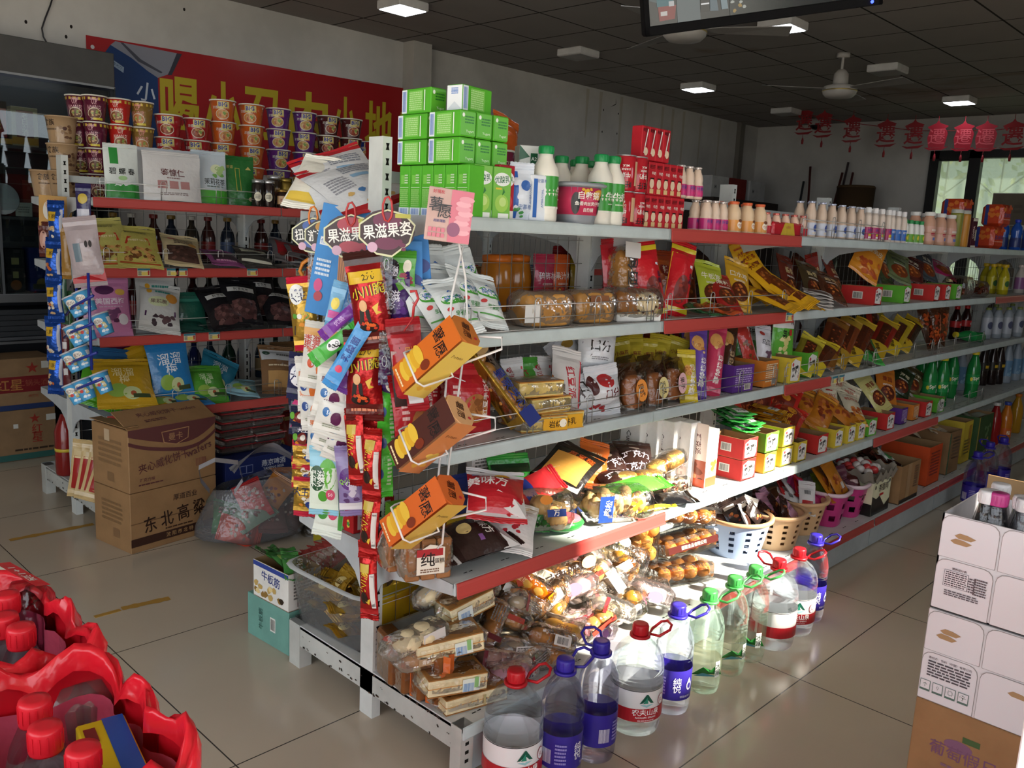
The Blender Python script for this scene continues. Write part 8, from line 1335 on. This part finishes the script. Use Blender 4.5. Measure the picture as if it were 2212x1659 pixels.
for c,w,h,m,d,l in(((-0.1,2.313,1.288),.05,.12,'film:#5a2a24',[('e',0,.06,.018,.04,'#c99a8a')],'small brown-red packet hanging left of the blue strip'),((-0.07,2.144,1.243),.04,.2,'film:#9a7234',[],'narrow tan packet hanging right of the blue strip'),((-0.06,2.222,1.046),.03,.22,'film:#3a5a44',[],'dark green strip right of the blue bags, upper one'),((-0.06,2.228,0.775),.035,.3,'film:#5a1f24',[('r',0,.2,.02,.03,'#c9c4c4'),('r',0,.08,.02,.03,'#c9c4c4')],'dark red strip right of the blue bags'),((-0.04,2.228,0.879),.03,.34,'film:#2f5a34',[],'dark green strip behind the dark red one'),((-0.12,1.771,1.429),.06,.16,'film:#2a2450',[('e',0,.12,.02,.02,'#b8a03a'),('r',0,.05,.05,.06,'#b8b8c4')],'violet and silver packet hanging by the top price strip')):
 hang(c,w,h,.02,m,d,l,yaw=-44,seed=76)
hang((-0.13,1.747,1.262),.13,.24,.06,'film:#a89a9c',[('p',[(-.065,.0),(.065,.0),(.065,.05),(.0,.03),(-.065,.02)],'#a8242a'),('e',.02,.15,.006,.014,'#2a2424'),('e',.035,.15,.006,.014,'#2a2424'),('r',-.02,.12,.03,.07,'#6a7a84'),('t','雪饼',.0,.02,.018,'#e0c8c4',.01)],'pale pouch with red foot hanging off the left rack',yaw=-40,roll=-8,seed=78)
CUPB=noodle_cup(.026,.036,.085,'film:#4a9ac9',[('e',0,.058,.02,.014,'#e2dcd0'),('t','优乐',0,.058,.016,'#5a2a20',.02),('x',0,.03,.04,.03,7,['#dfe6ea','#c23a34','#c9b86a'],.008,2),('r',.045,.05,.02,.03,'#d8dade')],'film:#b8b8bc')
for s,c in enumerate(((-0.14,1.766,1.059),(-0.14,1.779,0.94),(-0.14,1.823,0.826),(-0.14,1.764,0.71))):
 for k in range(2+(s==3)+(s==1)):
  T=T_(c,-48,0,-24)@Matrix.Translation((-.03+.062*k-.02*(s==3),-.03*(k%2),-.045))
  goods('jelly_cup',CUPB,T,'light blue jelly cup in the %s hanging bundle, %s cup'%(('top','second','third','bottom')[s],ORD[k+1]),'cup','light blue jelly cups in ribbons')
rb_=MB()
for x0,x1 in(((-0.16,1.637,1.187),(-0.16,1.639,0.807)),((-0.1,1.943,1.148),(-0.1,1.956,0.755))):rb_.tube([x0,x1],.006,'film:#26348a',5)
for s,(a,b_)in enumerate((((-0.13,1.948,0.994),(-0.17,1.533,1.111)),((-0.13,1.981,0.896),(-0.17,1.544,1.004)),((-0.13,1.974,0.775),(-0.17,1.518,0.897)),((-0.13,1.962,0.657),(-0.17,1.472,0.804)))):rb_.tube([Vector(a)+Vector((-.02,-.02,0)),(Vector(a)+Vector(b_))/2+Vector((-.045,-.03,0)),Vector(b_)+Vector((-.02,-.02,0))],.006,'film:#26348a',5)
tag(rb_.obj('blue_ribbon'),'blue ribbon tying the bundles of jelly cups','ribbon')
# ---- dark display cabinet against the back wall, cartons before it ----
KX,KW,KY=.085,1.36,3.86
cbn=MB();DK_='paint:#2b2c30'
for c,d in(((KX,KY,.06),(KW,.32,.12)),((KX,KY+.15,1.2),(KW,.02,2.3)),((KX-KW/2+.012,KY,1.2),(.024,.32,2.3)),((KX+KW/2-.012,KY,1.2),(.024,.32,2.3)),((KX,KY,2.34),(KW,.32,.04))):cbn.box(c,d,DK_)
shv=[MB().box((KX,KY,z),(KW-.05,.28,.018),'paint:#4a4c50').mesh('shelf_panel')for z in(1.76,1.36,.92,.66,.45)]
hdr=MB().box((KX,KY-.155,2.26),(KW,.03,.2),'paint:#4c4a46',bev=.004);hdr.box((KX,KY-.172,2.158),(KW,.006,.012),'steel:#9a9a98')
rail=MB().box((KX,KY-.158,.9),(KW,.02,.05),'steel:#8f9296',bev=.003);rail.box((KX,KY-.158,.64),(KW,.012,.014),'steel:#8f9296')
gl=[('glass_door',MB().box((KX+s*KW/4,KY-.15+.006*s,1.53),(KW/2-.01,.005,1.22),'pane:#e6eeee').mesh('glass_door'),[('door_edge',MB().box((KX+s*.02,KY-.158,1.53),(.012,.012,1.22),'steel:#7f8488').mesh('door_edge'))])for s in(-1,1)]
lk=MB().tube([(KX+KW/2-.004,KY-.175,2.16),(KX+KW/2-.002,KY-.176,2.03)],.003,'matte:#3a3a3a',4);lk.lathe([(.001,-.003),(.03,-.003),(.03,.003),(.001,.003)],'plastic:#b8b2a8',18,Matrix.Translation((KX+KW/2,KY-.176,2.0))@Matrix.Rotation(radians(90),4,'X'))
goods('display_cabinet',[('cabinet_frame',cbn),('header_panel',hdr),('rail',rail)]+[('shelf_panel',m)for m in shv]+gl+[('hanging_tag',lk),('added_fill_strip',MB().box((KX,KY-.09,2.21),(1.1,.02,.012),'glow:#dfeaff'))],RT((0,0,0)),'tall dark glass-door display cabinet against the back wall','display cabinet')  # glow strip behind the header is added to brighten the cabinet interior
GBX=[('r',0,.12,.11,.16,'#8a2420'),('e',0,.12,.05,.07,'#a8302a'),('l',0,.12,.05,.08,4,'#c99a3c'),('r',0,.02,.16,.03,'#b8862c')]
for x,z,w,h,c,d,l in((.13,1.77,.12,.24,'card:#2a1a16',GBX,'dark gift box with red and gold panel inside the cabinet'),(.28,1.77,.14,.22,'card:#a8987a',[('r',0,.125,.09,.15,'#6a2024'),('t','老\n白\n汾\n酒',0,.125,.036,'#b8a48a',.01),('r',0,.03,.138,.04,'#b8862c')],'cream gift box with maroon lettered panel inside the cabinet'),(.3,1.37,.26,.24,'card:#5a1c1a',[('r',0,.12,.1,.18,'#7a2a22'),('r',0,.2,.012,.06,'#9a7a3a')],'dark red gift case on the middle cabinet shelf'),(.33,1.37-.44,.13,.26,'card:#16265e',[('t','梅',0,.16,.08,'#8a8a9a',.004),('e',0,.05,.03,.03,'#7a6a3a'),('r',0,.03,.1,.03,'#3a3a24')],'deep blue gift box on the lower cabinet shelf'),(.19,.93,.1,.25,'card:#17171a',[('r',0,.18,.04,.04,'#8a8458'),('r',0,.1,.03,.04,'#8a8458'),('e',0,.04,.03,.03,'#7a4a2a')],'black gift box beside the deep blue one'),(.06,.93,.1,.25,'card:#1c1a1c',[('e',0,.05,.03,.03,'#6a4a2a')],'black gift box at the left on the lower cabinet shelf'),(-.1,1.77,.14,.22,'card:#3a1a18',GBX,'dark gift box at the cabinet left, partly out of view'),(.55,1.37,.12,.2,'card:#2a3a5a',[],'dim blue box at the right of the middle cabinet shelf'),(.5,.93,.12,.22,'card:#2a2420',[],'dim brown box at the right of the lower cabinet shelf')):
 goods('gift_box',carton(w,.12,h,c,d),RT((x,KY-.03,z+.001)),l,'gift box')
pl_=MB().lathe([(.001,0),(.06,.004),(.09,.012),(.088,.014),(.001,.008)],'plastic:#b8bcc2',26)
goods('white_plate',[('white_plate',pl_)],Matrix.Translation((.13,KY-.12,1.465))@Matrix.Rotation(radians(82),4,'X'),'round white plate standing at the cabinet glass','plate')
goods('price_card',carton(.09,.003,.08,'card:#a8aca4',[('l',0,.04,.06,.04,3,'#6a6a68')]),RT((.24,KY-.13,1.371)),'small pale card leaning inside the cabinet','card')
for i in range(5):goods('dark_tray',carton(.5-.03*(i%2),.24,.03,'card:#2f3236'),RT((.2+.02*sin(i*2),KY-.0,.671+.032*i),(0,0,3*sin(i*3))),'dark flat package in the lower cabinet bay, %s from the bottom'%ORD[i+1],'package','dark flat packages in the cabinet')
SX=-.05
RSF=lambda top:[('r',0,.145,.6,.09,'#6e1f22',3),('t','红星',.08,.145,.07,'#9a6a3a',.012),('t','二锅头酒',.2,.15,.04,'#8a4a3a',.004),('p',[(.2+.035*(1 if i%2==0 else .4)*sin(pi*i/5),.235+.035*(1 if i%2==0 else .4)*cos(pi*i/5))for i in range(10)],'#8a3026'),('r',.27,.25,.045,.04,'#b8b8b0',2),('t','绵柔型',.2,.075,.018,'#8a4a34',.01),('r',0,.015,.61,.03,'#26345a',3)]if top else[('p',[(.2+.03*(1 if i%2==0 else .4)*sin(pi*i/5),.235+.03*(1 if i%2==0 else .4)*cos(pi*i/5))for i in range(10)],'#8a3026'),('t','红\n星',.21,.15,.06,'#8a3026',.008),('r',.285,.235,.05,.035,'#b8b8b0',2),('r',.1,.2,.025,.025,'#c2c2ba',2),('l',.2,.06,.22,.02,1,'#3a2c22'),('r',0,.02,.61,.035,'#2f5a54',3)]
for k in range(2):goods('liquor_carton',carton(.62,.26,.292,'card:#7f6446',RSF(k)),RT((SX-.0,3.555,.002+.294*k)),('lower brown liquor carton with red star and teal base before the cabinet','upper brown liquor carton with broad red band before the cabinet')[k],'carton','liquor cartons before the cabinet')
# ---- red shrink-wrapped bottle packs in the foreground ----
RF='film:#dd1c2c'
def capbottle(h,r,capm,cr,body='water:#f4f2f4',lab='#e4dfe2'):return bottle([(r*.85,0),(r,.008),(r,h*.3),(r*.94,h*.34),(r,h*.38),(r,h*.6),(r*.8,h*.74),(cr*.9,h*.86),(cr*.86,h-.03)],body,capm,.024,cr,(h*.3,h*.58,lab,[('r',0,h*.44,.06,.02,'#c22030')]),20)
RCB=capbottle(.225,.033,'plastic:#d8202e',.0165)
def redpack(w,d,h,hole,seed,txt=None):
 b=MB();n=72
 def rim(a,k):
  c,s=cos(a),sin(a);q=(abs(c)**7+abs(s)**7)**(-1/7)
  lump=.012*abs(sin(a*5+seed))+.008*noise.noise((c*3,s*3,seed))
  return Vector(((w/2*k+lump)*q*c,(d/2*k+lump)*q*s,0))
 def fn(u,v):
  a=2*pi*u
  wob=noise.noise((cos(a)*4,sin(a)*4,v*5+seed))
  if v<.5:t=v/.5;p=rim(a,1-.03*sin(pi*t));z=h*t+.012*wob*t
  else:
   t=(v-.5)/.5;p=rim(a,1-.13*t)*(1-.02*wob);z=h+.03*sin(pi*t*.8)*(1+wob)-.02*t
  return(p.x,p.y,z+(.014*abs(sin(a*5+seed))if v>.3 else 0))
 b.sheet(fn,n,14,RF)
 hole_=MB()
 if hole:
  def fi(u,v):
   a=2*pi*u;p=rim(a,.87-.05*v);return(p.x,p.y,h-.02-(h-.05)*v+.006*noise.noise((cos(a)*5,sin(a)*5,v*4)))
  hole_.sheet(fi,n,6,'film:#c9506a',flip=True)
  hole_.add([tuple(rim(2*pi*i/n,.85)+Vector((0,0,.02)))for i in range(n)],[tuple(range(n))],'film:#c9aab4')
 else:
  hole_.sheet(lambda u,v:(lambda p:(p.x,p.y,h+.012+.02*noise.noise((p.x*22,p.y*22,seed))*v))(rim(2*pi*u,.87*(1-v))),48,6,RF)
 if txt:b.draw(lambda x,y,l:(w/2*.86+.004-.0,0,0)if 0 else(x,y,h+.045+.0006*l),txt)
 return[('film_wrap',b),('inner_film' if hole else 'top_film',hole_)]
for i,(cx,cy,sd,l)in enumerate(((-1.175,-.965,1,'torn open red bottle pack nearest the camera at the lower left'),(-1.165,-.665,2,'torn open red bottle pack behind the nearest one, at the lower left'))):
 for k in range(3):
  goods('bottle_pack',redpack(.27,.28,.215,0,sd+k),RT((cx,cy,.002+.222*k)),'closed red bottle pack, %s from the floor under the %s open pack'%(ORD[k+1],('near','far')[i]),'drink pack','closed red packs under the open ones')
 goods('bottle_pack',redpack(.28,.285,.2,1,sd,()),RT((cx,cy,.672)),l,'drink pack','torn open red bottle packs')
for i,q in enumerate(((-1.135,-0.91,0.9),(-1.143,-0.969,0.9),(-1.128,-1.031,0.9))):
 goods('capped_bottle',RCB,RT((q[0],q[1],.9-.219+.006),(0,0,-50)),'clear bottle with red cap inside the nearest red pack, %s from the left'%ORD[i+1],'drink bottle','red-capped bottles in the nearest pack')
for i,q in enumerate(((-1.078,-0.607,0.9),(-1.099,-0.674,0.9),(-1.093,-0.72,0.9))):
 goods('capped_bottle',RCB,RT((q[0],q[1],.9-.219+.006),(0,0,-50)),'clear bottle with red cap inside the farther red pack, %s one'%('upper','left','right')[i],'drink bottle','red-capped bottles in the farther pack')
for i,q in enumerate(((-1.035,-0.551,0.88),(-1.023,-0.575,0.86))):goods('bare_bottle',[('bare_bottle',MB().lathe([(.03,0),(.033,.01),(.033,.14),(.02,.18),(.012,.2)],'wrap:#e9dde4',18))],RT((q[0]-.01,q[1],.695)),'clear capless bottle top in the farther red pack, %s one'%('left','right')[i],'drink bottle','capless bottles in the farther pack')
for i,q in enumerate(((-1.078,-0.841,0.86),(-1.058,-0.845,0.86))):goods('empty_bottle',[('bottle_body',MB().lathe([(.034,0),(.036,.01),(.036,.1),(.034,.104),(.036,.108),(.036,.14),(.02,.165)],'milk:#f0e2e8',20)),('label',MB().lathe([(.0366,.04),(.0366,.1)],'#dcc6ce',24))],RT((q[0]+.01,q[1]+.03,.695)),'clear bottle with pale label at the far side of the nearest red pack, %s one'%('left','right')[i],'drink bottle','pale-labelled bottles in the nearest pack')
q=Vector((-1.068,-0.922,0.84));goods('snack_pack',carton(.05,.12,.1,'card:#d8bf1f',[('r',0,.05,.04,.05,'#b8342c')],[],[('r',.012,0,.022,.118,'#1f50b0',2),('r',-.014,.03,.012,.03,'#7a1f1c',2)]),Matrix.Translation((-1.085,-.985,.765))@Matrix.Rotation(radians(-10),4,'Z'),'blue and yellow packet lying inside the nearest red pack','snack pack')
q=Vector((-1.001,-0.656,0.92));tx=MB();tx.draw(plane((0,0,0),(.55,-.83,0),(.83,.55,0)),[('t','1+1送',0,0,.018,'#e9dcdc',.012),('r',0,0,.075,.028,RF,2)][::-1])
goods('film_scrap',[('film_scrap',tx)],RT((-1.055,-.6,.925),(4,24,-4)),'printed flap of red film on the farther red pack','film')
q=Vector((-1.046,-0.487,0.9));goods('capped_bottle',capbottle(.225,.033,'plastic:#e4e2d8',.019),RT((q.x,q.y+.02,.67)),'white-capped bottle behind the farther red pack','drink bottle')
goods('bottle_crate',carton(.12,.1,.668,'card:#a8c24a'),RT((q.x,q.y+.02,.001)),'lime green carton under the white-capped bottle','carton')
# ---- white cartons of bottles at the right ----
def flapbox(top,prt,h):
 b=MB();w,d=.3,.4;W_='card:#d9d6da';bm=.0015
 if top:
  for c,dd in(((-w/2+.002,0,h/2),(.004,d,h)),((w/2-.002,0,h/2),(.004,d,h)),((0,d/2-.002,h/2),(w,.004,h)),((0,-d/2+.002,h/2),(w,.004,h)),((0,0,.002),(w,d,.004))):b.box(c,dd,W_)
 else:b.box((0,0,h/2),(w,d,h),W_,bev=.002)
 fn=plane((-w/2,0,0),(0,-1,0),(0,0,1))
 def rr_(x0,x1,z0,z1,r,side):
  p=[]
  for cx,cz,a0 in((x1-r,z1-r,0),(x0+r,z1-r,90),(x0+r,z0+r,180),(x1-r,z0+r,270)):
   rad=r if(a0<180)==(side>0)else .002;ccx=cx+(r-rad)*(1 if cx>(x0+x1)/2 else-1);ccz=cz+(r-rad)*(1 if cz>(z0+z1)/2 else-1)
   p+=[(ccx+rad*cos(radians(a0+t)),ccz+rad*sin(radians(a0+t)))for t in(0,30,60,90)]
  return p
 its=[];hm=h*.55
 for x0,x1 in((-d/2,-d/2+.118),(-d/2+.121,d/2)):
  for z0,z1,sd in((hm+.001,h-.001,1),(.002,hm-.002,1)):
   its+=[('p',rr_(x0+.001,x1,z0,z1,.02,sd),'#8f8c8c'),('p',rr_(x0+.002,x1-.0015,z0+.001,z1-.0015,.02,sd),'#d6d3d8')]
 for x,z in((-d/2+.052,h*.8),(-d/2+.045,h*.74),(d/2-.2,h*.4)):its.append(('p',[(x-.022,z),(x-.012,z+.007),(x+.004,z+.006),(x+.022,z+.001),(x+.012,z-.006),(x-.014,z-.005)],'#a1835f'))
 its+=prt
 b.draw(fn,its)
 return[('carton_body',b)]+([('inside_flap',MB().box((.146,.0,h+.012),(.004,.39,.05),'card:#a3835c'))]if top else[])
WY_=-1.28-.2
p1=[('l',-.142,.075,.055,.035,6,'#55545a'),('r',-.155,.078,.05,.038,'#6a6a70',2),('r',-.155,.078,.048,.036,'#d6d3d8',2),('l',-.155,.078,.044,.034,7,'#4a4a50'),('t','营养成分表',-.15,.102,.006,'#33333a',.01),('l',-.105,.075,.026,.04,7,'#4a4a50'),('l',-.14,.045,.07,.014,3,'#55545a')]
p2=[('t','委托方：饮料（中国）有限公司',-.14,.105,.0065,'#3a3a40',.0,0,.1),('l',-.14,.08,.09,.04,6,'#4a4a50')]+[z for i in range(4)for z in(('r',-.185+.027*i,.036,.022,.026,'#4f6a62',2),('r',-.185+.027*i,.038,.0195,.02,'#d6d3d8',2),('t','↑⚲☀☂'[i],-.185+.027*i,.038,.014,'#4f6a62',.0))]
goods('bottle_carton',flapbox(0,p2,.218),RT((.74,WY_,.412)),'white carton with printed handling symbols on the brown carton','carton')
goods('bottle_carton',flapbox(1,p1,.222),RT((.745,WY_,.632)),'open white carton of bottles on top of the stack at the right','carton')
goods('brown_carton',carton(.3,.4,.41,'card:#946f4a',[],[('e',-.1,.33,.03,.014,'#7a5570'),('t','葡萄假日',-.09,.31,.036,'#6f4a66',.006),('r',-.075,.352,.036,.014,'#3f5a34',2),('l',-.085,.275,.09,.012,1,'#7a5a6a'),('l',-.12,.21,.1,.05,7,'#6f5064')]),RT((.74,WY_,.001)),'brown carton with purple lettering under the white cartons','carton')
WCB=capbottle(.285,.031,'plastic:#dcdadd',.0195,'wrap:#e6e6e8','#d2d6d4');PCB=capbottle(.285,.031,'plastic:#b0397c',.0185,'wrap:#e4e2e6','#cfd2cc')
CQ=((0.551,-1.371,0.9),(0.473,-1.377,0.9),(0.717,-1.357,0.905),(0.639,-1.358,0.905),(0.567,-1.355,0.905),(0.492,-1.428,0.9),(0.577,-1.428,0.9),(0.459,-1.432,0.895),(0.644,-1.419,0.9))
for i,q in enumerate(CQ):
 goods('capped_bottle',PCB if i<2 else WCB,RT((max(q[0],.632),q[1],.638),(0,0,-50)),'clear bottle with %s cap in the open white carton, %s one'%('magenta' if i<2 else 'white',ORD[i+1 if i<2 else i-1]),'drink bottle','magenta-capped bottles' if i<2 else 'white-capped bottles in the open carton')
for k in range(3):goods('white_carton',carton(.28,.3,.29,'card:#dedce0'),RT((.06,-1.765,.001+.294*k)),'plain white carton at the right picture edge, %s from the floor'%ORD[k+1],'carton','plain white cartons at the right edge')
# ---- far corner of the shop ----
for i,(a,b_)in enumerate((((8.9,3.149,2.373),(8.72,2.95,0)),((8.95,2.759,2.3),(8.7,3.02,0)),((8.95,2.70,2.42),(8.7,2.86,0)),((8.95,2.63,2.3),(8.68,2.72,0)),((8.95,3.24,2.2),(8.7,3.3,0)))):
 a,b_=Vector(a),Vector(b_);d=(b_-a).normalized()
 pl=MB().tube([a,b_],.014,('paint:#5a2a24','paint:#5a2c26','steel:#8a7a7c','paint:#5a2c28','paint:#3a3a3c')[i],7);hd=MB().box((0,0,.03),(.1,.3,.06),('matte:#4a3a30','matte:#6a6a68')[i%2],Matrix.Translation((b_.x,b_.y,0)))
 goods('broom',[('handle',pl),('head',hd)],RT((0,0,0)),'long-handled broom leaning on the far wall, %s from the left'%ORD[(i+1)%5+1],'broom','brooms against the far wall')
bk=MB().lathe([(.17,0),(.2,.3),(.21,.62)],'matte:#4a3826',16);bk.lathe([(.2,.6),(.215,.62),(.2,.64)],'matte:#5a4630',16)
goods('wicker_bin',[('wicker_bin',bk)],RT((8.6,2.42,1.48)),'brown wicker bin standing by the brooms','bin');goods('dark_crate',carton(.5,.5,1.478,'card:#33291f'),RT((8.6,2.42,.001)),'tall dark crate under the wicker bin','crate')
for i,(x,z,c,l)in enumerate(((7.35,1.9,'card:#c2c0bc','white carton on the far stack by the back wall'),(7.75,1.9,'card:#7a241f','red carton on the far stack by the back wall'),(8.2,1.9,'card:#b8b8b6','pale carton at the right of the far stack'))):
 goods('far_carton',carton(.36,.3,.24,c,[('t','M',-.1,.12,.06,'#5a5a5a',.01)]),RT((x,3.6,z+.001)),l,'carton')
goods('far_crates',carton(1.5,.5,1.9,'card:#3a302a'),RT((7.85,3.62,.001)),'dark tall cartons supporting the far stack at the back wall','carton')
for k in range(3):goods('window_carton',carton(.5,.9,.3,'card:#6f6454',[],[('l',0,.15,.5,.1,2,'#5a5044'),('r',0,.297,.89,.006,'#c9c4ba',2)]),RT((8.25,.35,1.105+.301*k)),'grey-brown carton stacked before the far window, %s from the bottom'%ORD[k+1],'carton','cartons before the far window')
goods('window_table',[('top',MB().box((0,0,1.08),(.6,1.0,.04),'card:#4a4038')),*[('leg',MB().box((sx*.26,sy*.46,.53),(.05,.05,1.06),'card:#4a4038'))for sx in(-1,1)for sy in(-1,1)]],RT((8.25,.35,0)),'dark stand carrying the cartons before the far window','table')
